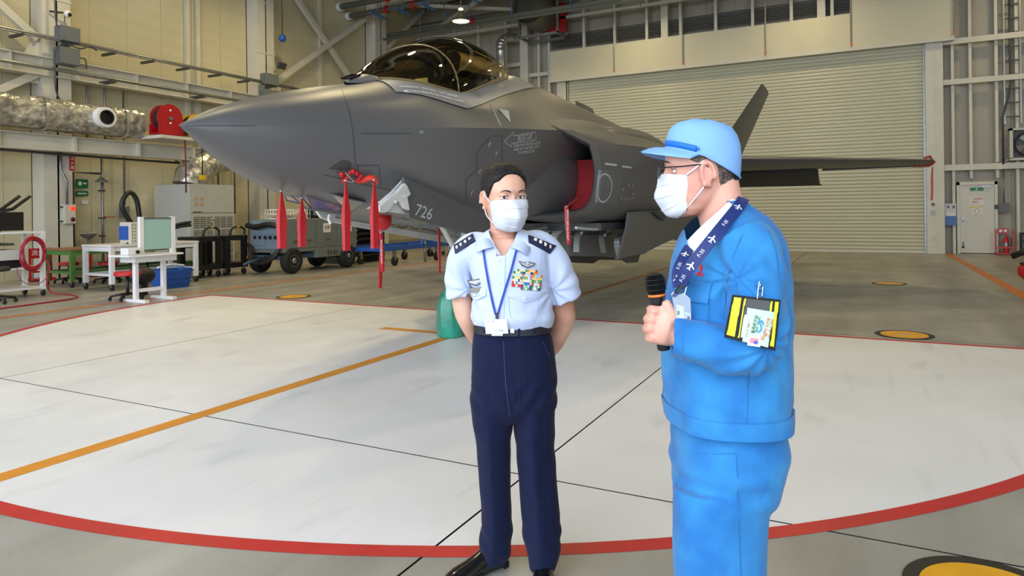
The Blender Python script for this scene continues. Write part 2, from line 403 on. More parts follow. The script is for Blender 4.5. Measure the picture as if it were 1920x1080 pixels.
# right hand wall and roof (close the hall; both outside the frame)
MB().b2((X1, DOOR_Y, -.2), (X1 + .2, 25.5, ROOF)).build('wall_right', PANEL, kind='structure')
ce = MB().b2((X0 - .3, DOOR_Y, ROOF), (X1 + .2, 25.6, ROOF + .2)).build('ceiling', ROOFM, kind='structure')
for y in (4, 10, 16, 22):
    ibeam((X0, y, 10.1), (X1, y, 10.1), .6, .3, ce, 'roof_beam')
for x in np.arange(-16, 11, 3): ibeam((x, DOOR_Y, 10.45), (x, 25.4, 10.45), .2, .1, ce, 'purlin')
MB().b2((X0 - .3, DOOR_Y - .15, 9.3), (X1 + .2, DOOR_Y, ROOF)).build('wall_front', PANEL, kind='structure')
# people door in the back wall
d = thing('door_2', 'cream steel personnel door with green exit sign in the back wall', 'door', (3.09, 25.12, 0), kind='structure')
DOORM = M('door_enamel', (200, 198, 186), .42, var=.04)
MB().b2((-.44, -.03, .02), (.44, .03, 2.1)).build('door_leaf', DOORM, d)
mb = MB(); mb.b2((-.52, -.06, 0), (-.445, .06, 2.2)); mb.b2((.445, -.06, 0), (.52, .06, 2.2)); mb.b2((-.52, -.06, 2.105), (.52, .06, 2.2)); mb.build('door_frame', STEEL, d)
mb = MB(); mb.b2((-.40, -.06, .98), (-.34, -.03, 1.12)); mb.b2((-.38, -.1, 1.0), (-.25, -.08, 1.025)); mb.b2((-.385, -.1, 1.0), (-.36, -.03, 1.025)); mb.build('door_handle', GALV, d)
mb = MB(); mb.cyl((-.37, -.05, .22), (-.37, -.05, .36), .012, 8); mb.sph((-.37, -.06, .2), .035); mb.build('door_stop', BLACK, d)
MB().b2((.12, -.08, 2.02), (.36, -.03, 2.08)).build('door_closer', GALV, d)
MB().b2((-.17, -.036, 1.92), (.17, -.03, 2.02)).build('exit_sign', M('exit_green', (10, 124, 78), .5), d)
mb = MB(); mb.sph((0, -.038, 1.995), (.014, .004, .014), 10, 6); mb.bar((0, -.038, 1.98), (-.02, -.038, 1.945), .02, .004, (0, 1, 0)); mb.bar((-.02, -.038, 1.95), (-.05, -.038, 1.93), .012, .004, (0, 1, 0)); mb.bar((-.01, -.038, 1.955), (.03, -.038, 1.93), .012, .004, (0, 1, 0)); mb.build('running_figure', WHITE, d)
REDINK = M('red_ink', (196, 44, 40), .6); INK = M('dark_ink', (54, 56, 60), .6); YINK = M('yellow_tape', (222, 200, 60), .6)
MB().b2((-.18, -.034, 1.5), (.18, -.03, 1.72)).build('notice', M('paper_white', (222, 220, 214), .7), d)
lettering('notice_lettering', '\u5165\u5834\u898f\u5236', .075, REDINK, (0, -.036, 1.67), (1, 0, 0), (0, 0, 1), d)
lettering('notice_lettering', '\u78ba\u8a8d\uff01', .075, REDINK, (-.02, -.036, 1.575), (1, 0, 0), (0, 0, 1), d)
MB().b2((-.2, -.034, 1.41), (.08, -.03, 1.435)).build('tape_strip', YINK, d); MB().b2((-.2, -.034, 1.17), (0, -.03, 1.185)).build('tape_strip', YINK, d)
MB().b2((-.12, -.034, 1.2), (.13, -.03, 1.4)).build('notice', M('paper_white', (222, 220, 214), .7), d)
mb = MB(); mb.tube([(x, -.036, z) for x, z in arc(0, 1.3, .07, 0, 6.28, 20)], .005, 4); mb.build('notice_sketch', INK, d)
# ------------------------------------------------------------------ high-bay lamps
def lamp(x, y, z, lab, k=1.0):
    t = thing('high_bay_lamp', lab, 'lamp', (x, y, z), group='high-bay lamps under the roof')
    MB().lathe([(.05, .36), (.09, .33), (.10, .22), (.14, .18), (.30, .0), (.31, -.02), (.295, -.02), (.13, .16), (.02, .17)], 28).build('shade', M('lamp_shade', (150, 140, 110), .35, .5), t, smooth=40)
    MB().lathe([(.001, .0), (.28, .0), (.28, .012), (.001, .012)], 28).build('lens', M('lamp_glow', (255, 236, 190), .5, emit=14), t)
    MB().lathe([(.02, .44), (.06, .43), (.085, .40), (.06, .36), (.02, .35)], 18).build('ballast', M('lamp_neck', (255, 232, 170), .5, emit=5), t, smooth=True)
    MB().cyl((0, 0, .42), (0, 0, 9.8 - z + .0), .015, 8).build('drop_rod', GALV, t)
    l = bpy.data.lights.new('lamp_light', 'AREA'); l.shape = 'DISK'; l.size = .5; l.energy = LAMP_W * k; l.color = LAMP_COL; l.spread = math.radians(165)
    o = bpy.data.objects.new('lamp_light', l); col.objects.link(o); o.parent = t; o.location = (0, 0, -.03)
lamp(-12.0, 19.75, 7.9, 'glowing bell-shaped ceiling lamp hanging above the back left corner')
for x, y, k in ((-7.2, 5.0, .7), (-14.2, 9.0, .9), (-7.2, 9.0, 1.1), (-1.6, 9.0, .45), (-14.2, 14.5, 1.0), (-7.2, 14.5, .95), (-1.6, 14.5, .9), (4.6, 14.5, .7), (-7.2, 22.6, .5), (-1.6, 22.6, .5), (4.6, 22.6, .5)):
    lamp(x, y, 8.9, 'bell-shaped ceiling lamp high above the hall, out of the picture', k)
# ------------------------------------------------------------------ the jet (local axes: x to port, y aft from the nose tip, z up)
JET_AT = Vector((-4.35, 3.27, 0))
jet = thing('fighter_jet', 'large grey stealth fighter jet with pointed nose and tinted canopy', 'airplane', JET_AT)
JG = M('jet_grey_coating', (99, 99, 100), .40, .15, var=.10, vscale=.7, bump=.015, bscale=200)
JG2 = M('jet_grey_panel', (108, 109, 111), .42, .25, var=.05, vscale=2)
JDK = M('jet_dark_grey', (70, 72, 73), .5, .2, var=.06, vscale=2)
JLN = M('panel_seam', (58, 60, 62), .6)
MARK = M('pale_grey_marking', (172, 174, 174), .55)
JWH = M('white_bay_paint', (214, 216, 214), .45, var=.12, vscale=7)
RBF = M('red_streamer_vinyl', (176, 24, 34), .42, var=.12, vscale=12, bump=.1, bscale=30)
def cr(P, n):
    """open Catmull-Rom resample of tuples, n per span"""
    return [tuple(p) for p in crv([Vector(q) for q in P], n)]
def interp_stations(st, per):
    """st: list of (control point lists); smooth along the stations"""
    k = len(st[0]); cols = [crv([s[j] for s in st], per) for j in range(k)]
    return [[cols[j][i] for j in range(k)] for i in range(len(cols[0]))]
def nose(s, zt, zc, zb, w):
    a, b = zt - zc, zc - zb
    return [(0, s, zt), (.46 * w, s, zt - .11 * a), (.82 * w, s, zc + .56 * a), (w, s, zc), (.95 * w, s, zc - .36 * b), (.74 * w, s, zc - .72 * b), (.4 * w, s, zc - .94 * b), (0, s, zb)]
def stn(s, *tz): return [(t, s, z) for t, z in tz]
ST = [nose(.0, 2.120, 2.115, 2.110, .004), nose(.12, 2.185, 2.117, 2.045, .085), nose(.35, 2.297, 2.128, 1.91, .235), nose(.7, 2.418, 2.147, 1.755, .42), nose(1.15, 2.548, 2.185, 1.62, .60), nose(1.6, 2.655, 2.215, 1.525, .76),
      stn(2.05, (0, 2.745), (.42, 2.72), (.70, 2.55), (.90, 2.25), (.85, 1.98), (.68, 1.66), (.42, 1.49), (0, 1.46)),
      stn(2.5, (0, 2.70), (.58, 2.70), (.76, 2.55), (1.02, 2.285), (.95, 1.98), (.78, 1.66), (.54, 1.45), (0, 1.43)),
      stn(3.0, (0, 2.73), (.64, 2.74), (.86, 2.52), (1.11, 2.325), (1.02, 2.0), (.83, 1.65), (.6, 1.43), (0, 1.41)),
      stn(3.6, (0, 2.91), (.56, 2.92), (.86, 2.62), (1.17, 2.37), (1.06, 2.0), (.86, 1.65), (.62, 1.42), (0, 1.40)),
      stn(4.2, (0, 3.08), (.44, 3.08), (.85, 2.68), (1.2, 2.415), (1.03, 2.05), (.86, 1.68), (.65, 1.42), (0, 1.40)),
      stn(4.8, (0, 3.26), (.33, 3.21), (.82, 2.75), (1.2, 2.44), (.90, 2.05), (.78, 1.7), (.65, 1.42), (0, 1.39)),
      stn(5.4, (0, 3.275), (.30, 3.22), (.78, 2.82), (1.2, 2.46), (.85, 2.0), (.7, 1.6), (.5, 1.38), (0, 1.36)),
      stn(7.0, (0, 3.18), (.32, 3.13), (.80, 2.8), (1.25, 2.5), (.85, 2.0), (.7, 1.6), (.5, 1.36), (0, 1.33)),
      stn(9.2, (0, 3.06), (.36, 3.0), (.86, 2.75), (1.35, 2.48), (.9, 2.0), (.7, 1.6), (.5, 1.34), (0, 1.3)),
      stn(11.6, (0, 2.93), (.4, 2.88), (.88, 2.66), (1.3, 2.42), (.95, 2.0), (.7, 1.6), (.5, 1.36), (0, 1.33)),
      stn(14.0, (0, 2.75), (.45, 2.68), (.72, 2.48), (.84, 2.2), (.76, 1.86), (.55, 1.66), (.35, 1.56), (0, 1.53)),
      stn(14.9, (0, 2.66), (.36, 2.6), (.58, 2.42), (.66, 2.14), (.58, 1.86), (.42, 1.7), (.25, 1.63), (0, 1.61))]
def section(c):
    up = cr(c[:4], 5); lo = cr(c[3:], 5)
    half = up + lo[1:]
    return half + [(-t, s, z) for t, s, z in half[-2:0:-1]]
rings = [section(c) for c in interp_stations(ST, 5)]
fus = MB().loft(rings)
fus_o = fus.build('fuselage', JG, jet, smooth=28)
# --- intake nacelles
NA = [[(.95, 4.04, 2.56), (1.2, 4.10, 2.425), (1.36, 4.66, 2.29), (1.43, 4.64, 1.92), (1.36, 4.56, 1.52), (1.12, 4.36, 1.42), (.6, 4.1, 1.40)],
      [(.95, 4.24, 2.59), (1.23, 4.32, 2.435), (1.385, 4.84, 2.295), (1.455, 4.83, 1.92), (1.38, 4.76, 1.49), (1.12, 4.58, 1.38), (.6, 4.32, 1.37)],
      [(.9, 5.2, 2.70), (1.33, 5.2, 2.46), (1.46, 5.2, 2.32), (1.53, 5.2, 1.92), (1.43, 5.2, 1.45), (1.12, 5.2, 1.31), (.5, 5.2, 1.31)],
      [(.9, 6.2, 2.74), (1.5, 6.2, 2.47), (1.62, 6.2, 2.35), (1.62, 6.2, 1.95), (1.5, 6.2, 1.5), (1.15, 6.2, 1.28), (.5, 6.2, 1.27)],
      [(.9, 7.2, 2.74), (1.65, 7.2, 2.45), (1.85, 7.2, 2.30), (1.68, 7.2, 2.0), (1.52, 7.2, 1.5), (1.15, 7.2, 1.26), (.5, 7.2, 1.25)],
      [(.9, 9.5, 2.68), (1.7, 9.5, 2.43), (1.9, 9.5, 2.27), (1.7, 9.5, 2.0), (1.5, 9.5, 1.5), (1.1, 9.5, 1.26), (.5, 9.5, 1.25)],
      [(.8, 12, 2.6), (1.6, 12, 2.38), (1.8, 12, 2.22), (1.65, 12, 2.0), (1.4, 12, 1.55), (1.0, 12, 1.3), (.5, 12, 1.3)],
      [(.6, 14.8, 2.42), (1.45, 14.8, 2.28), (1.6, 14.8, 2.17), (1.5, 14.8, 2.05), (1.3, 14.8, 1.82), (1.0, 14.8, 1.72), (.5, 14.8, 1.66)]]
def nsec(c): return cr(c[:2], 2)[:-1] + cr(c[1:3], 2)[:-1] + cr(c[2:], 5)
nst = interp_stations(NA, 4)
nac_o = None
for sg in (1, -1):
    lip = MB().loft([[(sg * t, s, z) for t, s, z in nsec(c)] for c in nst[:5]], closed=False)
    body = MB().loft([[(sg * t, s, z) for t, s, z in nsec(c)] for c in nst[4:]], closed=False)
    o = body.build('intake_nacelle', JG, jet, smooth=28)
    if sg == 1: nac_o = o; nac_mb = body; lip_mb = lip
    lip.build('intake_lip', JG2, jet, smooth=28)
    # inner duct skin set in from the lip
    def inset(c, d, ds):
        return [(sg * (t - d * (1 if t > .7 else 0)), s + ds, z - (d if z > 2.2 else 0) + (d if z < 1.6 else 0)) for t, s, z in nsec(c)]
    MB().loft([[(sg * t, s, z) for t, s, z in nsec(nst[0])], inset(nst[0], .02, .015), inset(nst[0], .04, .10), inset(nst[1], .06, .5), inset(nst[2], .12, 1.4)], closed=False).build('intake_duct', JDK, jet, smooth=28)
    # red foam plug in the duct
    c = inset(nst[0], .05, .0)
    plug = [(p[0] * 1.0 - sg * .03, 5.25 + .5 * (p[2] - 1.5) * 0 , p[2]) for p in c]
    MB().prism([(p[0], p[1], min(p[2], 2.14)) for p in plug if abs(p[0]) > .55], (0, .1, 0)).build('intake_plug', M('red_intake_plug', (170, 22, 30), .6, var=.1), jet)
    MB().loft([[(sg * (.74 + .27 * r * math.cos(a)), 4.62 + 1.3 * math.cos(u), 1.96 + .60 * r * math.sin(a)) for a in np.linspace(-math.pi / 2, math.pi / 2, 15)] for u in np.linspace(.001, math.pi - .001, 15) for r in (math.sin(u),)], closed=False).build('intake_bump', JG, jet, smooth=True)
    # gun fairing (port) and its flush twin
    if sg == 1:
        g = MB(); R = []
        for i in range(17):
            u = i / 16; r = math.sin(math.pi * min(1, u * 1.0)) ** .42 if 0 < u < 1 else .02
            R.append([(1.10 + .34 * r * math.cos(a), 5.45 + 3.7 * u, 2.44 + .02 * u + (.29 * r) * math.sin(a)) for a in np.linspace(0, math.pi, 13)])
        g.loft(R, closed=False).build('gun_fairing', JG, jet, smooth=True)
    # --- wing with fixed tip trailing edge and drooped flaperon
    def foil(t, le, te, z, th, blunt=.01):
        c = te - le; xs = (0, .02, .08, .2, .4, .65, 1.0); hs = (0, .28, .55, .85, 1.0, .75, blunt / th * 1.0)
        up = [(sg * t, le + c * x, z + th * .5 * h) for x, h in zip(xs, hs)]; dn = [(sg * t, le + c * x, z - th * .5 * h) for x, h in zip(xs, hs)]
        return up + dn[:0:-1]
    LE = lambda t: 9.35 - (5.35 - t) * .675
    TE = lambda t: 11.05 + (5.35 - t) * .23
    w_ = MB().loft([foil(t, LE(t), TE(t) - (.95 if t < 3.62 else .45), 2.24 - .012 * (t - 1.5), .27 - .05 * (t - 1.5)) for t in (1.3, 2.5, 3.6, 3.62, 4.5, 5.35)])
    w_.build('wing', JG, jet, smooth=30)
    fl_ = MB(); R = []
    for t in (1.85, 3.6):
        y0 = TE(t) - .93; z0 = 2.21 - .012 * (t - 1.5)
        R.append([(sg * t, y0, z0 + .05), (sg * t, y0 + .3, z0 + .0), (sg * t, y0 + .9, z0 - .27), (sg * t, y0 + .9, z0 - .285), (sg * t, y0 + .3, z0 - .14), (sg * t, y0, z0 - .05)])
    fl_.loft(R).build('flaperon', JDK, jet)
    MB().loft([[(sg * t, TE(t) - .44, 2.215), (sg * t, TE(t), 2.19), (sg * t, TE(t) - .44, 2.165)] for t in (3.66, 5.3)]).build('wing_trailing_edge', JG, jet)
    # --- canted fin
    F0 = [(1.35, 11.6, 2.35), (1.42, 14.6, 2.3)]; F1 = [(2.3, 13.35, 4.33), (2.3, 14.62, 4.28)]
    def fin_sec(a, b, th):
        a, b = Vector(a), Vector(b); c = b - a
        P = [a + c * x + Vector((th * h, 0, 0)) for x, h in ((0, 0), (.1, .5), (.4, 1), (.75, .7), (1, .1))]; Q = [a + c * x - Vector((th * h, 0, 0)) for x, h in ((.1, .5), (.4, 1), (.75, .7), (1, .1))]
        return [(sg * p.x, p.y, p.z) for p in P + Q[::-1]]
    MB().loft([fin_sec(*F0, .09), fin_sec(*F1, .035)]).build('tail_fin', JG, jet, smooth=40)
    MB().loft([foil(1.5, 12.9, 15.2, 2.12, .14), foil(3.45, 14.55, 15.45, 2.02, .05)]).build('tailplane', JG, jet, smooth=30)
    # main gear
    mb = MB(); mb.cyl((sg * 1.5, 9.2, .32), (sg * 1.25, 9.25, 1.6), .07, 12); mb.cyl((sg * 1.3, 8.9, 1.45), (sg * 1.48, 9.2, .5), .035, 10); mb.build('main_gear_leg', JWH, jet)
    MB().lathe([(.001, -.11), (.2, -.11), (.34, -.09), (.36, 0), (.34, .09), (.2, .11), (.001, .11)], 28, (sg * 1.62, 9.2, .36), Matrix.Rotation(math.pi / 2, 3, 'Y')).build('main_wheel', RUBBER, jet, smooth=40)
# exhaust nozzle
MB().lathe([(.62, 0), (.6, .5), (.5, .95), (.46, .95), (.5, .2), (.001, .15)], 30, (0, 14.6, 2.13), Matrix.Rotation(-math.pi / 2, 3, 'X')).build('nozzle', JDK, jet, smooth=40)

# --- canopy
CG = [(2.02, .06, 2.775, 2.80), (2.12, .28, 2.77, 2.87), (2.3, .47, 2.75, 2.97), (2.5, .575, 2.72, 3.11), (2.68, .63, 2.70, 3.22), (2.86, .64, 2.705, 3.31), (3.25, .61, 2.83, 3.46), (3.75, .53, 2.98, 3.51), (4.2, .43, 3.10, 3.46), (4.55, .29, 3.20, 3.385), (4.75, .12, 3.255, 3.33)]
cgr = crv([(s, w, zb) for s, w, zb, zt in CG], 3); cgt = crv([(s, w, zt) for s, w, zb, zt in CG], 3)
def bow(s, w, zb, zt, n=18): return [(w * (math.copysign(abs(math.cos(a)) ** .9, math.cos(a))), s, zb + (zt - zb) * math.sin(a) ** .95) for a in np.linspace(0, math.pi, n)]
cs = [(a.x, a.y, a.z, b.z) for a, b in zip(cgr, cgt)]
gm = bpy.data.materials.new('tinted_canopy'); gm.use_nodes = True; nt = gm.node_tree; b = nt.nodes['Principled BSDF']
nt.nodes.remove(b); tr = nt.nodes.new('ShaderNodeBsdfTransparent'); tr.inputs[0].default_value = (.86, .76, .52, 1)
gl = nt.nodes.new('ShaderNodeBsdfGlossy'); gl.inputs['Roughness'].default_value = .03; gl.inputs[0].default_value = (.95, .90, .78, 1)
fr = nt.nodes.new('ShaderNodeFresnel'); fr.inputs[0].default_value = 1.5; mx = nt.nodes.new('ShaderNodeMixShader')
nt.links.new(fr.outputs[0], mx.inputs[0]); nt.links.new(tr.outputs[0], mx.inputs[1]); nt.links.new(gl.outputs[0], mx.inputs[2])
nt.links.new(mx.outputs[0], nt.nodes['Material Output'].inputs[0])
can = MB().loft([bow(*c) for c in cs], closed=False).build('canopy_glass', gm, jet, smooth=True)
# arch inside the glass and the edge seal
DKI = M('cockpit_black', (26, 24, 24), .6); DKB = M('cockpit_brown_black', (44, 36, 32), .55)
i0 = min(range(len(cs)), key=lambda i: abs(cs[i][0] - 2.78))
def hoop(i, off, r, lean=0.0):
    s, w, zb, zt = cs[i]; P = bow(s, w - off, zb, zt - off, 26); return [(p[0], p[1] + lean * (p[2] - zb), p[2]) for p in P]
MB().tube(hoop(i0, .01, .0), .016, 8).build('canopy_bow', M('bow_bronze', (128, 112, 82), .4, .3), jet, smooth=True)
MB().tube(hoop(i0, .13, .0, -.12), .045, 8).build('canopy_arch', DKI, jet, smooth=True)
MB().tube([(w, s, zb + .004) for s, w, zb, zt in cs] , .014, 6).build('canopy_seal', M('seal_tan', (120, 104, 64), .5), jet)
MB().tube([(-w, s, zb + .004) for s, w, zb, zt in cs], .014, 6).build('canopy_seal', M('seal_tan', (120, 104, 64), .5), jet)
# canopy sill band: glass edge to the saw-tooth lower edge
lowe = [(1.78, .58, 2.55), (2.62, .83, 2.485), (5.05, .42, 3.10)]
from mathutils.bvhtree import BVHTree
def bvh_of(*mbs):
    V, F_ = [], []
    for q in mbs:
        o = len(V); V += [Vector(p) for p in q.v]; F_ += [tuple(o + i for i in f) for f in q.f]
    return BVHTree.FromPolygons(V, F_)
JB = bvh_of(fus, nac_mb, lip_mb)
for sg in (1, -1):
    up = crv([(s, w * 1.0 + .004, zb - .006) for s, w, zb, zt in CG], 4); n = 0
    up = [up[int(i * (len(up) - 1) / 47)] for i in range(48)]; lo = [tuple(np.interp(q[0], [CG[0][0], 2.74, CG[-1][0]], [l[k] for l in lowe]) for k in range(3)) for q in up]
    rows = []
    for k in range(7):
        f = k / 6; row = []
        for a, b_ in zip(up, lo):
            q = Vector((a[1] * (1 - f) + b_[1] * f, a[0] * (1 - f) + b_[0] * f, a[2] * (1 - f) + b_[2] * f))
            h = JB.find_nearest(q)
            if h[0] is not None and k > 0: q = h[0] + (h[1] if h[1].z > -.2 or h[1].x > 0 else -h[1]) * .012
            row.append((sg * q.x, q.y, q.z))
        rows.append(row)
    sb = MB().loft(rows, closed=False)
    so = sb.build('canopy_frame', M('canopy_frame_grey', (138, 141, 146), .42, .2), jet, smooth=40)
    MB().tube([(p[0] * 1.003, p[1], p[2] - .002) for p in rows[-1]], .006, 5).build('canopy_frame_edge', JLN, jet)
    if sg == 1: sill_mb = sb
# cockpit furniture
mb = MB(); mb.loft([[(w * .93 * c, s, 2.70 + .26 * max(0, min(1, (s - 2.1) / .4)) * (1 - abs(c) ** 4)) for c in np.linspace(-1, 1, 13)] for s, w in ((2.12, .2), (2.25, .36), (2.4, .47), (2.55, .53))], closed=False); mb.build('coaming', DKB, jet, smooth=True)
MB().b2((-.46, 2.54, 2.5), (.46, 2.58, 2.95)).build('instrument_panel', DKI, jet)
mb = MB(); mb.b2((-.52, 2.6, 2.70), (.52, 3.0, 2.76)); mb.b2((.46, 2.6, 2.70), (.56, 3.2, 2.85)); mb.b2((-.56, 2.6, 2.70), (-.46, 3.2, 2.85)); mb.b2((-.45, 3.0, 2.74), (.45, 3.5, 2.95)); mb.build('cockpit_tub', DKI, jet)
mb = MB(); mb.box((0, 3.34, 3.0), (.5, .16, .62), rot=Matrix.Rotation(-.25, 3, 'X')); mb.box((0, 3.40, 3.27), (.30, .16, .2), rot=Matrix.Rotation(-.2, 3, 'X')); mb.build('ejection_seat', DKI, jet, bevel=.03)
MB().box((0, 3.30, 3.24), (.26, .08, .15)).build('headrest', DKB, jet, bevel=.02)
mb = MB(); mb.loft([[(w * .8 * c, s, zz * (1 - .3 * abs(c) ** 3) + 2.9 * .3 * abs(c) ** 3) for c in np.linspace(-1, 1, 9)] for s, w, zz in ((3.5, .52, 3.12), (3.9, .46, 3.18), (4.3, .36, 3.22), (4.7, .16, 3.26))], closed=False); mb.build('aft_deck', DKB, jet, smooth=True)
MB().b2((.34, 2.40, 2.745), (.50, 2.42, 2.81)).build('label_card', M('cream_card', (224, 208, 160), .6), jet)
mb = MB(); mb.b2((.54, 3.25, 2.78), (.57, 3.3, 2.84)); mb.build('handle', M('handle_red', (150, 34, 30), .5), jet)
# probe housing in front of the windscreen
MB().loft([[(.13 + .14 * math.cos(a) * r, s, 2.665 + .0 + dz + .10 * math.sin(a) * r) for a in np.linspace(0, math.pi, 11)] for s, r, dz in ((1.62, .12, .0), (1.72, .55, .01), (1.86, .9, .035), (2.0, .85, .05), (2.2, .4, .06))], closed=False).build('sensor_hump', JG2, jet, smooth=True)
MB().prism([(.05, 1.66, 2.715), (.16, 1.66, 2.70), (.17, 1.80, 2.755), (.07, 1.80, 2.775)], (0, -.01, .012)).build('sensor_window', M('black_glass', (14, 12, 16), .1), jet)

# ------------------------------------------------------------------ markings and seams, laid onto the skin along the line of its own normal
JB = bvh_of(fus, nac_mb, lip_mb)
CAMP = Vector((0, 0, EYE)) - JET_AT
def skin(px, py, bvh=None):
    d = (_F + _RX * ((px - 960) / FPX) - _UY * ((py - 396) / FPX)).normalized()
    h = (bvh or JB).ray_cast(CAMP, d)
    if h[0] is None: h = JB.ray_cast(CAMP, d)
    n = h[1]
    if n is not None and n.dot(d) > 0: n = -n
    return h[0], n
def on_skin(p, n, off=.004, bvh=None):
    h = (bvh or JB).ray_cast(p + n * .3, -n)
    return (h[0] + n * off) if h[0] is not None else p + n * off
def decal(name, me, p0, p1, mat, parent=jet, bvh=None, off=.004, center=True):
    a, n = skin(*p0, bvh); b_, _ = skin(*p1, bvh)
    x = (b_ - a).normalized(); o = (a + b_) / 2 if center else a
    fm = frame(o, x, n.cross(x)); me = me.copy(); me.materials.clear(); me.materials.append(mat)
    bm = bmesh.new(); bm.from_mesh(me); bmesh.ops.triangulate(bm, faces=bm.faces); bm.to_mesh(me); bm.free()
    for v in me.vertices: v.co = on_skin(fm @ Vector((v.co.x, v.co.y, 0)), fm.to_3x3().col[2], off + max(0, v.co.z), bvh)
    return obj(name, me, parent)
def seam(pts, w=.007, mat=None, name='panel_seam', bvh=None, sub=6, parent=jet):
    P = []
    for (a, b_) in zip(pts, pts[1:]):
        for k in range(sub): f = k / sub; P.append((a[0] * (1 - f) + b_[0] * f, a[1] * (1 - f) + b_[1] * f))
    P.append(pts[-1]); mb = MB(); L_, R_ = [], []
    H = [skin(*q, bvh) for q in P]; H = [h for h in H if h[0] is not None]
    for i, (p, n) in enumerate(H):
        t = (H[min(i + 1, len(H) - 1)][0] - H[max(i - 1, 0)][0]).normalized(); sd = n.cross(t).normalized() * (w / 2)
        L_.append(p + sd + n * .003); R_.append(p - sd + n * .003)
    mb.loft([L_, R_], closed=False)
    return mb.build(name, mat or JLN, parent)
def txt(s, size, p0, p1, mat=MARK, bvh=None, **kw): return decal('stencil_lettering', text_mesh(s, size, .001, **kw), p0, p1, mat, bvh=bvh)
def at_t(px, py, t):
    """point of the jet seen at a photo pixel when it stands t metres off the jet's centreline"""
    d = _F + _RX * ((px - 960) / FPX) - _UY * ((py - 396) / FPX); return CAMP + d * ((t - CAMP.x) / d.x)
def plate(name, pts, t, th, mat, parent=jet, bevel=0.0, **kw):
    ts = t if hasattr(t, '__len__') else [t] * len(pts)
    return MB().prism([at_t(p[0], p[1], q) for p, q in zip(pts, ts)], (-th, 0, 0)).build(name, mat, parent, bevel=bevel, **kw)
# --- markings
SB = bvh_of(sill_mb, fus); STEN = M('white_stencil', (216, 218, 218), .6)
decal('stencil_lettering', text_mesh('WARNING - DO NOT CUT CANOPY', .046, .001), (766, 165), (846, 181), STEN, bvh=SB, off=.014)
decal('stencil_lettering', text_mesh('WITHIN 3 INCHES OF CANOPY FRAME', .046, .001), (772, 173), (856, 190), STEN, bvh=SB, off=.014)
txt('00', .045, (784, 248), (794, 248), shear=.2)
txt('RESCUE', .085, (968, 261), (998, 255), shear=.2)
txt('TURN FWD MASTER LATCH', .046, (961, 274), (1013, 267)); txt('AND AFT MASTER LATCH', .046, (961, 281), (1012, 274)); txt('TO OPEN DOOR', .046, (971, 287), (1001, 283))
ar = [(945, 265), (963, 248), (962, 255), (1004, 247), (1005, 262), (959, 269), (958, 275), (945, 265)]
seam(ar, .007, MARK, 'rescue_arrow')
seam([(917, 190), (941, 241)], .016, MARK, 'walkway_line')
seam([(943, 243), (943, 305)], .012, JG2, 'skin_edge')
H = [skin(*q) for q in ((933, 204), (953, 208), (957, 231), (945, 217))]
MB().add([p + n * .006 for p, n in H], [(0, 1, 3), (1, 2, 3)]).build('seat_warning_triangle', MARK, jet)
for P in ([(678, 250), (724, 250), (770, 250)], [(941, 305), (941, 255), (921, 255), (894, 284), (894, 317), (873, 338), (874, 374)], [(605, 327), (650, 338), (700, 350), (732, 356)],
          [(664, 280), (667, 310), (710, 310), (715, 350)], [(671, 311), (674, 345)], [(640, 165), (655, 210), (662, 250), (664, 280)], [(348, 236), (420, 236), (480, 236)]):
    seam(P, .006)
for x, y in ((918, 271), (931, 288), (900, 321), (885, 361)): seam([(x - 1.5, y + 4), (x - 1, y), (x + 2, y - 4)], .014, MARK, 'latch_mark')
dk = [(615, 317), (643, 299), (659, 304), (656, 319)]
def patch(name, poly, mat, off=.004, sub=4, bvh=None, thick=None):
    H = [skin(*q, bvh) for q in poly]; (a, b_, c, d) = poly; rows = []
    for i in range(sub + 1):
        row = []
        for j in range(sub + 1):
            u, v = i / sub, j / sub
            x = (a[0] * (1 - u) + b_[0] * u) * (1 - v) + (d[0] * (1 - u) + c[0] * u) * v; y = (a[1] * (1 - u) + b_[1] * u) * (1 - v) + (d[1] * (1 - u) + c[1] * u) * v
            p, n = skin(x, y, bvh)
            if p is None: continue
            row.append(p + n * off)
        if len(row) == sub + 1: rows.append(row)
    return MB().loft(rows, closed=False).build(name, mat, jet, smooth=True)
patch('probe_plate', dk, JDK)
patch('roundel_panel', [(1113, 317), (1166, 322), (1158, 386), (1106, 378)], JG2, .003, 6)
rg = MB(); n = 40; A = arc(0, 0, .185, 0, 2 * math.pi, n); B = arc(0, 0, .165, 0, 2 * math.pi, n)
rg.add([(x, y, 0) for x, y in A] + [(x, y, 0) for x, y in B], [(k, k + 1, n + 2 + k, n + 1 + k) for k in range(n)])
decal('roundel', rg.data('roundel'), (1120, 351), (1146, 354), MARK, off=.006)
patch('pale_bar', [(1134, 305), (1156, 308), (1156, 312), (1134, 309)], MARK, .004, 2); patch('pale_bar', [(1166, 310), (1184, 313), (1184, 316), (1166, 314)], MARK, .004, 2)
for (x, y) in ((1179, 347), (1186, 348), (1168, 355), (1187, 363), (1165, 372), (1172, 373), (1177, 373), (1182, 374), (1188, 371)): seam([(x - 1, y + 2), (x + 1, y - 2)], .02, MARK, 'stencil_mark', sub=2)
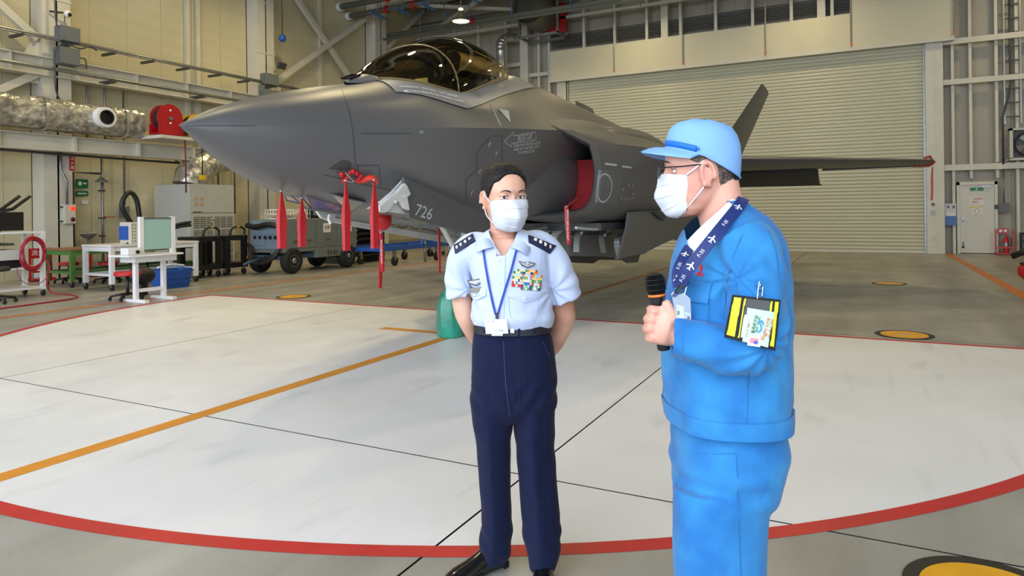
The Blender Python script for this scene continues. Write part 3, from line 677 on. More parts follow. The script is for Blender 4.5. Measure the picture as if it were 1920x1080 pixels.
# --- faceted sensor window under the nose
GLP = M('sensor_glass_purple', (104, 92, 140), .08, .55, var=.5, vscale=5, rgb2=(168, 150, 120)); GLG = M('sensor_glass_green', (62, 92, 86), .08, .5)
E_ = {}
for sg in (1, -1):
    def mp(px, py, t): p = at_t(px, py, t); return (sg * p.x, p.y, p.z)
    q = dict(a=(sg * .12, 1.06, 1.71), b=mp(652, 373, .36), c=mp(686, 380, .36), d=mp(587, 391, .04), e=mp(655, 400, .06), f=(0, 1.08, 1.70), g=mp(587, 391, .01), h=mp(655, 400, .01), i=mp(690, 396, .05))
    MB().add([q[k] for k in 'abed'], [(0, 1, 2, 3)]).build('sensor_pane', GLP, jet); MB().add([q[k] for k in 'bce'], [(0, 1, 2)]).build('sensor_pane', GLG, jet)
    MB().add([q[k] for k in 'fadg'], [(0, 1, 2, 3)]).build('sensor_pane', GLP, jet); MB().add([q[k] for k in 'gdeh'], [(0, 1, 2, 3)]).build('sensor_pane', GLP, jet); MB().add([q[k] for k in 'heci'], [(0, 1, 2, 3)]).build('sensor_pane', JG2, jet)
    for a, b_ in ('ab', 'be', 'ed', 'da', 'bc', 'ce', 'dg', 'eh'): MB().cyl(q[a], q[b_], .008, 6).build('pane_frame', JG2, jet)
# --- nose gear doors, bracket and gear
DR = JG
dp = plate('nose_gear_door', [(757, 332), (830, 364), (905, 399), (985, 436), (982, 470), (890, 442), (768, 409)], [.76, .82, .9, .98, .98, .9, .76], .03, M('door_grey', (90, 91, 93), .42, .25), bevel=.006)
DBV = BVHTree.FromPolygons([v.co.copy() for v in dp.data.vertices], [tuple(p.vertices) for p in dp.data.polygons])
decal('door_number', text_mesh('726', .155, .001, shear=.12), (782, 395), (805, 402), MARK, bvh=DBV, off=.003)
plate('bay_wall', [(690, 391), (712, 379), (735, 360), (758, 335), (768, 402), (740, 398), (712, 395)], .70, .02, JWH)
mb = MB()
for poly, t in (([(712, 388), (730, 372), (745, 362), (757, 347), (760, 344), (764, 349), (770, 364), (764, 370), (768, 394), (760, 390), (753, 378), (741, 377), (733, 390), (722, 399), (712, 397)], .79), ([(716, 379), (734, 363), (746, 356), (750, 362), (720, 386)], .75)):
    mb.prism([at_t(x, y, t) for x, y in poly], (-.035, 0, 0))
mb.build('hinge_bracket', JWH, jet)
for x, y in ((741, 378), (757, 368)): MB().cyl(at_t(x, y, .80), at_t(x, y, .78), .016, 10).build('hinge_pin', GALV, jet)
sd = plate('starboard_gear_door', [(595, 396), (640, 397), (700, 393), (790, 418), (868, 440), (880, 470), (850, 457), (760, 441), (700, 431), (622, 416), (603, 408)], -.5, .03, JWH)
for a, b_ in (((622, 409), (860, 448)), ((690, 398), (860, 434)), ((640, 399), (700, 405))): MB().bar(at_t(*a, -.48), at_t(*b_, -.48), .03, .012, (0, 0, 1)).build('door_rib', JWH, sd)
MB().tube([at_t(x, y, -.45) for x, y in ((728, 420), (742, 422), (752, 427), (766, 424), (780, 430), (800, 430), (830, 438))], .007, 6).build('cable', M('cable_brown', (116, 92, 46), .6), sd)
for x, y in ((742, 422), (766, 425), (787, 430), (690, 398)): MB().sph(at_t(x, y, -.44), .014, 8, 6).build('cable_clamp', M('clamp_yellow', (190, 160, 40), .5), sd)
mb = MB(); mb.prism([at_t(x, y, -.46) for x, y in ((615, 402), (627, 402), (622, 411), (617, 420), (613, 410))], (.03, 0, 0)); mb.build('door_latch', JWH, sd)
MB().prism([at_t(x, y, -.46) for x, y in ((735, 402), (745, 402), (746, 412), (736, 412))], (.02, 0, 0)).build('access_panel', M('panel_ivory', (196, 192, 172), .5), sd)
c0 = at_t(716, 412, .0)
MB().sph(c0, (.10, .10, .115), 18, 12).build('sensor_cover', M('red_sensor_cover', (188, 26, 28), .45), jet, smooth=True)
mb = MB(); mb.cyl((0, 4.0, .42), (0, 3.92, 1.5), .06, 14); mb.cyl((0, 3.3, 1.42), (0, 3.95, .75), .032, 10); mb.cyl((-.12, 4.0, .3), (.12, 4.0, .3), .035, 10); mb.b2((-.1, 3.86, .8), (.1, 3.94, .98)); mb.build('nose_gear_leg', JWH, jet)
for sg in (-1, 1): MB().cyl((sg * .05, 3.92, .62), (sg * .09, 4.1, .42), .018, 8).build('torque_link', GALV, jet)
MB().lathe([(.001, -.07), (.15, -.08), (.255, -.065), (.28, 0), (.255, .065), (.15, .08), (.001, .07)], 28, (.0, 4.03, .285), Matrix.Rotation(math.pi / 2, 3, 'Y')).build('nose_wheel', RUBBER, jet, smooth=40)
mb = MB()
for a, b_ in (((862, 452), (905, 480)), ((868, 445), (900, 470))): mb.cyl(at_t(*a, -.2), at_t(*b_, .1), .02, 8)
mb.build('drag_brace', JWH, jet)
# --- weapon bay doors
BAYG = M('bay_door_inner', (150, 152, 150), .5, .1, var=.1, vscale=4)
ib = plate('inner_bay_door', [(998, 440), (1006, 428), (1022, 423), (1060, 431), (1110, 428), (1165, 425), (1180, 430), (1172, 486), (1123, 483), (1112, 491), (1066, 489), (1058, 482), (1000, 476)], .55, .04, BAYG)
MB().prism([at_t(x, y, .56) for x, y in ((1000, 474), (1058, 480), (1123, 481), (1175, 484), (1172, 488), (1124, 487), (1112, 494), (1064, 492), (1056, 486), (1000, 479))], (-.06, 0, 0)).build('door_edge', JDK, ib)
for a, b_ in (((1066, 443), (1150, 441)), ((1010, 437), (1030, 434))): MB().bar(at_t(*a, .57), at_t(*b_, .57), .05, .03).build('door_rib', BAYG, ib)
MB().b2(tuple(at_t(1028, 444, .58)), tuple(at_t(1034, 436, .60) )).build('door_vent', BLACK, ib)
ob = plate('outer_bay_door', [(1180, 398), (1225, 395), (1330, 385), (1330, 422), (1295, 437), (1270, 450), (1264, 448), (1235, 461), (1210, 474), (1160, 486), (1176, 428)], 1.5, .035, JG)
MB().prism([at_t(x, y, 1.46) for x, y in ((1160, 482), (1210, 470), (1212, 474), (1200, 478), (1196, 492), (1180, 493), (1170, 486), (1160, 487))], (-.05, 0, 0)).build('door_edge', JDK, ob)
MB().prism([at_t(x, y, 1.52) for x, y in ((1222, 398), (1232, 396), (1247, 405), (1242, 414))], (.02, 0, 0)).build('latch_recess', JDK, ob)
for P, t in (([(1066, 412), (1052, 428), (1040, 440), (1037, 462)], .66), ([(1098, 424), (1088, 434), (1082, 446), (1081, 473)], .64), ([(1142, 428), (1131, 438), (1128, 450), (1132, 473)], .64), ([(1187, 404), (1181, 420), (1168, 440), (1157, 452), (1162, 480)], 1.1)):
    Q = crv([at_t(x, y, t) for x, y in P], 5); mb = MB()
    for a, b_ in zip(Q, Q[1:]): mb.bar(a, b_, .045, .085, (1, 0, 0))
    mb.build('hinge_arm', M('hinge_arm_pale', (188, 194, 192), .4, .1), ib if t < 1 else ob)
for x, y in ((1187, 405), (1090, 437), (1134, 441)): MB().cyl(at_t(x, y, .7 if x < 1150 else 1.2), at_t(x, y, .66 if x < 1150 else 1.12), .022, 10).build('hinge_pin', GALV, ib)
MB().tube([at_t(x, y, 1.25) for x, y in ((1080, 427), (1110, 430), (1140, 430), (1165, 424), (1183, 410))], .018, 6).build('hinge_rod', M('hinge_arm_pale', (188, 194, 192), .4, .1), ob)
mb = MB(); mb.b2((-1.2, 5.2, 1.2), (1.3, 9.5, 1.3)); mb.build('bay_ceiling', JDK, jet)
# --- red covers and streamers
pc = thing('probe_cover', 'red beaded probe cover clipped under the nose sensor plate', 'probe cover', JET_AT)
def P_(x, y, o=.04): p, n = skin(x, y); return p + n * o
mb = MB(); mb.tube(crv([P_(634, 322), P_(645, 326), P_(655, 317), P_(664, 318), P_(671, 322), P_(668, 330)], 5), .014, 8); mb.build('cover_loop', RBF, pc, smooth=True)
for x, y in ((636, 321), (646, 327), (657, 316), (664, 319), (671, 324), (668, 329), (640, 332)): MB().sph(P_(x, y, .05), .024, 10, 8).build('bead', RBF, pc, smooth=True)
MB().tube(crv([P_(642, 318, .05), P_(652, 326, .06), P_(658, 332, .06), P_(648, 332, .06), P_(636, 331, .05)], 5), .006, 6).build('wire', CHROME, pc)
MB().tube(crv([P_(663, 334, .03), P_(675, 333, .04), P_(688, 328, .05), P_(697, 328, .06), P_(702, 335, .07)], 5), [.012, .016, .022, .024, .026, .026, .026, .026, .026, .026, .026, .026, .026, .024, .022, .02, .016, .014, .012, .01, .008], 8).build('cover_sleeve', M('orange_red_sleeve', (222, 50, 34), .5), pc, smooth=True)
def streamer(top, bot_y, wpx, t, lab, taper=.12, text=False, name='streamer', dxb=0.0, fold=.03):
    a = at_t(top[0], top[1], t); d = _F.dot(a + JET_AT - Vector((0, 0, EYE))); k = d / FPX
    Lm = (bot_y - top[1]) * k; w = wpx * k; o = JET_AT + a
    th = thing(name, lab, 'streamer', o, YAW + .12, group='red warning streamers on the jet')
    n = 14; rows = []
    for i in range(n + 1):
        u = i / n; ww = w * (min(1, taper + u * 1.9) if taper < 1 else 1) * (1.12 if .3 < u < .7 else 1.0); f = fold * (1 - .4 * u) * (ww / w)
        x0 = dxb * k * u; z = -Lm * u; sw = .006 * math.sin(u * 6)
        rows.append([(x0 - ww / 2, sw, z), (x0 - ww * .1, sw - f, z), (x0 + ww * .12, sw - f * .4, z), (x0 + ww / 2, sw + .01, z)])
    back = [[(x, y + .003, z) for x, y, z in r][::-1] for r in rows]
    MB().loft([r + b_ for r, b_ in zip(rows, back)]).build('ribbon', RBF, th, smooth=35)
    MB().lathe([(.004, 0), (.012, -.006), (.012, -.014), (.004, -.02)], 10).build('grommet', GALV, th)
    if text:
        lettering('ribbon_lettering', 'REMOVE BEFORE FLIGHT', w * .62, WHITE, (dxb * k * .5 - w * .06, -fold * .9 - .006, -Lm * .5), (-dxb * k * .02, 0, -1), (1, 0, 0), th, depth=.001)
    return th
streamer((527, 356), 466, 17, .02, 'red streamer hanging farthest forward under the nose tip')
streamer((565, 369), 463, 15, .05, 'red streamer just ahead of the faceted sensor window')
streamer((648, 336), 470, 15, .85, 'long red streamer hanging from the beaded probe cover')
streamer((701, 335), 466, 15, .88, 'long red streamer below the orange-red sleeve')
streamer((717, 432), 540, 7, .30, 'narrow dark red streamer reaching lowest, below the red ball cover', dxb=-6)
streamer((714, 434), 510, 6.5, .34, 'short red streamer with white lettering below the red ball cover', text=True, dxb=3, taper=1.0, fold=.008)
streamer((823, 426), 512, 5, -.3, 'thin red streamer beside the officer\'s shoulder', taper=1.0, fold=.008)
streamer((1062, 386), 458, 8.5, 1.52, 'lettered red streamer hanging from the intake plug', text=True, dxb=4, taper=1.0, fold=.008)
MB().tube([at_t(1090, 366, 1.2), at_t(1076, 377, 1.4), at_t(1063, 387, 1.52)], .01, 6).build('plug_strap', RBF, jet)
# wing tip cover with its own streamer
wt = thing('wing_tip_cover', 'orange and red cover over the tip of the near wing', 'wing cover', JET_AT + Vector((5.35, 10.0, 2.19)))
MB().loft([[(x, y, z * h) for y, z in ((-.32, 0), (-.1, .05), (.35, .045), (.7, .02), (.7, -.02), (.35, -.05), (-.1, -.05))] for x, h in ((-.22, 1.0), (0, 1.1), (.05, .5))]).build('cover', M('cover_orange_red', (206, 62, 36), .5), wt, smooth=40)
MB().tube([(-.1, -.2, .07), (.0, .1, .11), (.06, .5, .07)], .02, 8).build('strap', RBF, wt)
streamer((1749, 312), 376, 5, 5.42, 'thin red streamer dangling from the wing tip', taper=.6, fold=.015, dxb=-3)
# green plastic bag over the nose wheel
bag = thing('plastic_bag', 'green plastic bag standing by the nose wheel behind the officer', 'bag', JET_AT + Vector((0, 3.56, 0)))
GB = M('green_bag_plastic', (46, 158, 132), .28, var=.25, vscale=5, bump=.5, bscale=9, rgb2=(28, 122, 100), coat=.3)
R = []
for z, rx, ry in ((0, .135, .135), (.02, .15, .15), (.15, .158, .16), (.3, .152, .155), (.4, .135, .14), (.5, .105, .11), (.56, .06, .06), (.62, .05, .05)):
    R.append([(rx * math.cos(a) * (1 + .05 * math.sin(5 * a + z * 9)), ry * math.sin(a) * (1 + .05 * math.sin(7 * a + z * 5)), z) for a in np.linspace(0, 2 * math.pi, 40, endpoint=False)])
MB().loft(R).build('bag_film', GB, bag, smooth=True)
MB().tube([(.055 * math.cos(a), .06 * math.sin(a), .59) for a in np.linspace(0, 2 * math.pi, 16, endpoint=False)], .01, 6, closed=True).build('tie', GB, bag)
# ------------------------------------------------------------------ people (local axes: x to the right of the picture, y away from it, z up)
SKIN = M('skin', (226, 178, 152), .5, var=.10, vscale=9, rgb2=(206, 150, 126), bump=.04, bscale=120)
SKIN2 = M('skin_warm', (222, 170, 148), .5, var=.12, vscale=8, rgb2=(200, 140, 122), bump=.04, bscale=120)
MASKM = M('white_mask_cloth', (208, 212, 219), .75, bump=.05, bscale=60)
class Fig:
    def px(s, p):
        v = p - s.c; c, n = math.cos(ROLL), math.sin(ROLL)
        return 960 + FPX * (v.x * c - v.z * n) / v.y, 396 - FPX * (v.x * n + v.z * c) / v.y
    def __init__(s, name, label, px, depth):
        s.d0 = depth; s.u = depth * (px - 960) / FPX
        o = _R * s.u + _F * depth
        s.e = thing(name, label, 'person', (o.x, o.y, 0), YAW)
        s.c = Vector((-s.u, -depth, EYE))
    def dir(s, px, py):
        a, b = (px - 960) / FPX, (py - 396) / FPX; c, n = math.cos(ROLL), math.sin(ROLL)
        return Vector((a * c - b * n, 1, -a * n - b * c))
    def P(s, px, py, dy=0.0): return s.c + s.dir(px, py) * (s.d0 + dy)
    def hit(s, px, py, bvh):
        d = s.dir(px, py).normalized(); h = bvh.ray_cast(s.c, d)
        if h[0] is None:
            q = s.P(px, py, 0); h = bvh.find_nearest(q)
        n = h[1] if h[1].dot(d) < 0 else -h[1]
        return h[0], n
    def sheet(s, name, poly, bvh, mat, off=.003, sub=(6, 6), thick=.002, parent=None, smooth=True):
        """cloth patch laid on a garment; poly = 4 corners a b c d (a-b top edge)"""
        a, b, c, d = poly; rows = []
        for j in range(sub[1] + 1):
            v = j / sub[1]; row = []
            for i in range(sub[0] + 1):
                u = i / sub[0]
                x = (a[0] * (1 - u) + b[0] * u) * (1 - v) + (d[0] * (1 - u) + c[0] * u) * v; y = (a[1] * (1 - u) + b[1] * u) * (1 - v) + (d[1] * (1 - u) + c[1] * u) * v
                p, n = s.hit(x, y, bvh); row.append((p, n))
            rows.append(row)
        mb = MB(); n1 = sub[0] + 1; top = [p + n * (off + thick) for r in rows for p, n in r]; bot = [p + n * (off * .1 - .002) for r in rows for p, n in r]
        nn = len(top); fs = []
        for j in range(sub[1]):
            for i in range(sub[0]):
                q = j * n1 + i; fs.append((q, q + 1, q + n1 + 1, q + n1)); fs.append((nn + q, nn + q + n1, nn + q + n1 + 1, nn + q + 1))
        bd = list(range(n1)) + [j * n1 + sub[0] for j in range(1, sub[1] + 1)] + [sub[1] * n1 + i for i in range(sub[0] - 1, -1, -1)] + [j * n1 for j in range(sub[1] - 1, 0, -1)]
        for a_, b_ in zip(bd, bd[1:] + bd[:1]): fs.append((a_, nn + a_, nn + b_, b_))
        return mb.add(top + bot, fs).build(name, mat, parent or s.e, smooth=50 if smooth else False)
    def flat(s, name, pts, mid, bvh, mat, off, parent=None, thick=.0015, nr=None):
        """stiff flat badge in the plane of the cloth at its middle"""
        p, n = s.hit(*mid, bvh); n = Vector(nr).normalized() if nr else n; p = p + n * off; Q = []
        for x, y in pts: d = s.dir(x, y); Q.append(s.c + d * ((p - s.c).dot(n) / d.dot(n)))
        return MB().prism(Q, n * thick).build(name, mat, parent or s.e)
    def poly(s, name, pts, bvh, mat, off=.003, parent=None, thick=.0015):
        """flat badge; its plane is fitted in front of the cloth under it"""
        H = [s.hit(*q, bvh) for q in pts]; cx = sum(q[0] for q in pts) / len(pts); cy = sum(q[1] for q in pts) / len(pts); H.append(s.hit(cx, cy, bvh))
        N = len(pts); top = [h[0] + h[1] * (off + thick) for h in H]; bot = [h[0] + h[1] * (-.002) for h in H]; fs = []
        for k in range(N):
            k2 = (k + 1) % N; fs += [(k, k2, N), (N + 1 + k2, N + 1 + k, 2 * N + 1), (k, N + 1 + k, N + 1 + k2, k2)]
        return MB().add(top + bot, fs).build(name, mat, parent or s.e)
    def cord(s, name, pts, bvh, w, mat, off=.004, sub=6, parent=None, th=.0016, sm=2):
        """flat ribbon lying on a garment"""
        Q = []
        for a, b in zip(pts, pts[1:]): Q += [(a[0] + (b[0] - a[0]) * k / sub, a[1] + (b[1] - a[1]) * k / sub) for k in range(sub)]
        Q.append(pts[-1]); H = [s.hit(*q, bvh) for q in Q]; rows = []
        for _ in range(sm):
            H = [H[0]] + [((H[i - 1][0] + H[i][0] * 2 + H[i + 1][0]) / 4, H[i][1]) for i in range(1, len(H) - 1)] + [H[-1]]
        N = [h[1] for h in H]; N = [sum((N[max(0, min(len(N) - 1, i + k))] for k in range(-1 - sm, 2 + sm)), Vector()).normalized() for i in range(len(N))]
        for i, (p, _) in enumerate(H):
            t = (H[min(i + 1, len(H) - 1)][0] - H[max(i - 1, 0)][0]).normalized(); n = N[i]; sd = n.cross(t).normalized() * (w / 2)
            rows.append([p + sd + n * off, p - sd + n * off, p - sd + n * (off + th), p + sd + n * (off + th)])
        return MB().loft(rows).build(name, mat, parent or s.e)
    def text(s, name, t, size, p0, p1, bvh, mat, off=.005, parent=None, **kw):
        a, n = s.hit(*p0, bvh); b, _ = s.hit(*p1, bvh); x = (b - a).normalized()
        me = text_mesh(t, size, .0008, **kw).copy(); me.materials.clear(); me.materials.append(mat)
        me.transform(frame((a + b) / 2 + n * off, x, n.cross(x)))
        return obj(name, me, parent or s.e)
def bvh_me(me): return BVHTree.FromPolygons([v.co.copy() for v in me.vertices], [tuple(p.vertices) for p in me.polygons])
def ell(c, rx, ry, n=28, p=2.0, rz=0.0):
    out = []
    for k in range(n):
        a = 2 * math.pi * k / n; ca, sa = math.cos(a), math.sin(a)
        x = rx * math.copysign(abs(ca) ** (2 / p), ca); y = ry * math.copysign(abs(sa) ** (2 / p), sa)
        out.append((c[0] + x * math.cos(rz) - y * math.sin(rz), c[1] + x * math.sin(rz) + y * math.cos(rz), c[2]))
    return out
def trunk(mb, rows, n=32, p=2.3, per=4):
    """rows: (z, x left, x right, y front, y back) smooth loft"""
    Q = crv([(r[1], r[2], r[3]) for r in rows], per); W_ = crv([(r[4], r[0], 0) for r in rows], per)
    mb.loft([ell(((a.x + a.y) / 2, (a.z + b.x) / 2, b.y), abs(a.y - a.x) / 2, abs(b.x - a.z) / 2, n, p) for a, b in zip(Q, W_)]); return mb
def limb(mb, pts, rad, per=5, n=20):
    Q = crv(pts, per); r = [v.x for v in crv([(q, 0, 0) for q in rad], per)]; mb.tube(Q, r, n); return mb
# --- head: x to its left side, y forward, z up, origin between the ears
HR = [(-.128, .070, .035, .012), (-.122, .083, .005, .034), (-.105, .092, -.025, .051), (-.08, .094, -.055, .061), (-.05, .094, -.078, .067), (-.02, .093, -.09, .071), (.0, .090, -.095, .0735), (.025, .094, -.099, .0755), (.05, .092, -.1, .0755), (.075, .082, -.094, .071), (.097, .063, -.079, .058), (.112, .04, -.055, .04), (.119, .014, -.026, .018), (.1205, -.002, -.012, .004)]
_hz = np.array([r[0] for r in HR])
def hsurf(th, z, off=0.0, sc=1.0):
    f, b, w = (float(np.interp(z, _hz, np.array([r[i] for r in HR]))) for i in (1, 2, 3))
    yc = (f + b) / 2 * .6 - .006; f += off; b -= off; w += off; c, s = math.cos(th), math.sin(th)
    yy = yc + (f - yc) * abs(c) ** .92 if c >= 0 else yc - (yc - b) * abs(c) ** .92
    return Vector((w * math.copysign(abs(s) ** .9, s), yy, z)) * sc
def head_geo(mb, T, sc, nose=True, ears=True):
    rows = []
    zs = np.concatenate([np.linspace(-.128, .11, 40), np.linspace(.112, .1205, 6)])
    for z in zs:
        r = []
        for k in range(56):
            th = 2 * math.pi * k / 56; q = hsurf(th, z)
            for sx in (-1, 1):                                  # eye sockets
                d = ((q.x - sx * .033) / .022) ** 2 + ((z + .002) / .013) ** 2
                if q.y > .03: q.y -= .011 * math.exp(-d)
                d = ((q.x - sx * .03) / .026) ** 2 + ((z - .021) / .008) ** 2
                if q.y > .03: q.y += .004 * math.exp(-d)        # brow ridge
                d = ((q.x - sx * .045) / .02) ** 2 + ((z + .035) / .02) ** 2
                if q.y > .0: q.y += .004 * math.exp(-d)         # cheekbone
            r.append(T @ (q * sc))
        rows.append(r)
    mb.loft(rows)
    if nose: mb.loft([[T @ (Vector((x * w, y, z)) * sc) for x, y in ((-1, .075), (-.6, f - .008), (0, f), (.6, f - .008), (1, .075))] for z, w, f in ((.018, .008, .092), (.0, .010, .098), (-.02, .012, .107), (-.036, .016, .116), (-.045, .018, .116), (-.054, .014, .098))])
    if ears:
        for sx in (-1, 1):
            c = Vector((sx * .077, -.012, -.012))
            Q = [c + Vector((sx * (.004 + .006 * math.sin(a * .5)), -.004 + .018 * math.cos(a) + .004 * math.sin(a), .032 * math.sin(a))) for a in np.linspace(-1.9, 3.6, 18)]
            mb.tube([T @ (q * sc) for q in Q], [.0055 * sc] * 14 + [.005 * sc] * 4, 8)
            R = [[T @ ((c + Vector((sx * d, -.002 + .017 * r * math.cos(a), .029 * r * math.sin(a)))) * sc) for a in np.linspace(0, 2 * math.pi, 14, endpoint=False)] for d, r in ((-.012, .7), (-.003, 1.0), (.003, .95), (.004, .3))]
            mb.loft(R); mb.sph(T @ ((c + Vector((sx * .003, .004, -.028))) * sc), .0085 * sc, 10, 8)
def eyes(fig, T, sc, look=(0, 0), dy=0.0):
    EW = M('eye_white', (232, 228, 222), .25); IR = M('iris_dark', (36, 26, 22), .15); LID = M('lash_dark', (46, 34, 30), .6)
    for sx in (-1, 1):
        c = Vector((sx * .0325, .0745 + dy, -.001)); mb = MB(); mb.sph((0, 0, 0), .0128 * sc, 16, 12)
        me = mb.data('eyeball', EW, True); me.transform(T @ Matrix.Translation(c * sc)); e = obj('eyeball', me, fig.e)
        d = Vector((look[0], 1, look[1])).normalized()
        mb = MB().lathe([(.0001, .0128 * sc), (.004 * sc, .0125 * sc), (.0058 * sc, .0116 * sc)], 16, (0, 0, 0), d.to_track_quat('Z', 'Y').to_matrix())
        me = mb.data('iris', IR, True); me.transform(T @ Matrix.Translation(c * sc)); obj('iris', me, e)
        for up in (1, -1):   # lids
            R = []
            for k in range(9):
                a = math.pi * (.08 + .84 * k / 8); x = .0172 * math.cos(a); zz = up * (.0064 if up > 0 else .0054) * math.sin(a)
                y0 = math.sqrt(max(1e-6, .0135 ** 2 - min(.013, abs(x)) ** 2 * .85 - zz * zz))
                R.append([Vector((x, y0 + .0012, zz)), Vector((x * 1.06, y0 - .0005, zz + up * .006)), Vector((x * 1.1, y0 - .008, zz + up * .011))])
            mb = MB().loft([[T @ ((c + q) * sc) for q in r] for r in R], closed=False); mb.build('eyelid', fig.skin, e, smooth=True)
            if up > 0: MB().tube([T @ ((c + r[0] + Vector((0, .0008, 0))) * sc) for r in R], .0011 * sc, 5).build('lashes', LID, e)
def brows(fig, T, sc, mat, dz=0.0):
    for sx in (-1, 1):
        P = [Vector((sx * .014, .0985, .0175 + dz)), Vector((sx * .026, .099, .0225 + dz)), Vector((sx * .038, .0935, .0245 + dz)), Vector((sx * .05, .082, .0185 + dz))]
        MB().tube([T @ (q * sc) for q in crv(P, 4)], [q * sc * .68 for q in (.0022, .003, .0036, .004, .004, .004, .0038, .0034, .003, .0026, .0022, .0016, .001)], 7).build('eyebrow', mat, fig.e, smooth=True)
def hair(fig, T, sc, mat, line, off=.011, zb=None, name='hair'):
    """line: [(angle from the front in deg, hairline z, thickness factor)], mirrored"""
    A = np.array([l[0] for l in line]); Z = np.array([l[1] for l in line]); TH = np.array([l[2] for l in line]); rows = []
    n = 72
    for j in range(22):
        v = j / 21; r = []
        for k in range(n):
            th = 2 * math.pi * k / n; deg = abs((math.degrees(th) + 180) % 360 - 180)
            z0 = float(np.interp(deg, A, Z)); tk = float(np.interp(deg, A, TH)); z = z0 + (.1195 - z0) * v
            o = off * tk * (min(1, v * 5) if j else -.15) * (1 + .10 * mnoise.noise(Vector((th * 7, z * 30, 1)))) - (.002 if j == 0 else 0)
            q = hsurf(th, z, o); q.z += (off * min(1, max(0, (z - .06) / .05))) * (1 if j else 0)
            r.append(T @ (q * sc))
        rows.append(r)
    return MB().loft(rows, cap0=False).build(name, mat, fig.e, smooth=True)
def face_mask(fig, T, sc, ear_pts, drop=0.0, wrap=0.0, flat=0.0):
    cen = crv([(0, .104, -.008), (0, .123 - flat, -.034), (0, .128 - flat, -.06 - drop * .4), (0, .118 - flat, -.092 - drop), (0, .088, -.122 - drop), (0, .06, -.130 - drop)], 4); n = len(cen); rows = []
    for i, c in enumerate(cen):
        v = i / (n - 1); xs = .0715 - .006 * v - .010 * v * v; xs -= wrap * .35; side = Vector((xs + .004, .030 - .012 * v + wrap, -.014 - .082 * v - drop * .5)); r = []
        for k in range(25):
            a = -1 + 2 * k / 24; cc = math.cos(a * math.pi / 2) ** .85; x = xs * math.sin(a * math.pi / 2)
            q = Vector((x, side.y + (c.y - side.y) * cc, side.z + (c.z - side.z) * (1 - a * a) ** .9))
            q.y += .0028 * math.sin(v * 15.5) * cc + .002 * math.sin(a * 9 + v * 4) + .005 * math.exp(-(a / .10) ** 2) * math.sin(v * 3.1) + .004 * (abs(mnoise.noise(Vector((a * 3.2, v * 3.5, sc)))) - .2)
            r.append(q)
        rows.append(r)
    ou = [[T @ (q * sc) for q in r] for r in rows]; inn = [[T @ (Vector((q.x * .975, q.y - .003, q.z)) * sc) for q in r] for r in rows]
    rings_ = [o + i[::-1] for o, i in zip(ou, inn)]
    mk = MB().loft(rings_).build('face_mask', MASKM, fig.e, smooth=60)
    for sx in (-1, 1):
        k = 24 if sx > 0 else 0
        for row, tgt in ((0, (.078, -.004, .022)), (n - 1, (.078, -.008, -.042))):
            a = rows[row][k]; b = Vector((sx * tgt[0], tgt[1], tgt[2])); mid = (a + b) / 2 + Vector((sx * .008, 0, 0))
            MB().tube([T @ (q * sc) for q in crv([a, mid, b], 4)], .0022 * sc, 6).build('ear_loop', MASKM, mk)
    for f in (.25, .5, .72):
        i = int(f * (n - 1)); MB().tube([T @ ((q + Vector((0, .0012, 0))) * sc) for q in rows[i][2:-2]], .0011 * sc, 5).build('mask_pleat', MASKM, mk)
    return mk
def HT(loc, yaw, pitch=0.0, roll=0.0):
    return Matrix.Translation(loc) @ Matrix.Rotation(yaw, 4, 'Z') @ Matrix.Rotation(pitch, 4, 'X') @ Matrix.Rotation(roll, 4, 'Y')
def folds(amp, sc=(7, 7, 7), seed=0.0, amp2=0.0, sc2=30):
    def f(co, n):
        p = Vector((co.x * sc[0] + seed, co.y * sc[1], co.z * sc[2])); d = mnoise.fractal(p, 1.0, 2.0, 3) * amp
        if amp2: d += mnoise.noise(co * sc2) * amp2
        return d
    return f
def cut(me, test):
    bm = bmesh.new(); bm.from_mesh(me); bmesh.ops.delete(bm, geom=[f for f in bm.faces if test(f.calc_center_median())], context='FACES')
    for _ in range(8):
        nb = {v: [e.other_vert(v).co.copy() for e in v.link_edges if e.is_boundary] for v in bm.verts if v.is_boundary}
        for v, q in nb.items():
            if len(q) == 2: v.co = v.co * .4 + (q[0] + q[1]) * .3
    bm.to_mesh(me); bm.free(); return me
def inside(pt, poly):
    x, y = pt; r = False; n = len(poly)
    for i in range(n):
        x1, y1 = poly[i]; x2, y2 = poly[i - 1]
        if (y1 > y) != (y2 > y) and x < (x2 - x1) * (y - y1) / (y2 - y1) + x1: r = not r
    return r
def cloth(mb, voxel, name, mat, parent, sm=4, fn=None, hole=None):
    me = remeshed(mb, voxel, sm)
    if hole: cut(me, hole)
    for f in (fn or []): displace(me, f)
    return finish(me, name, mat, parent), me
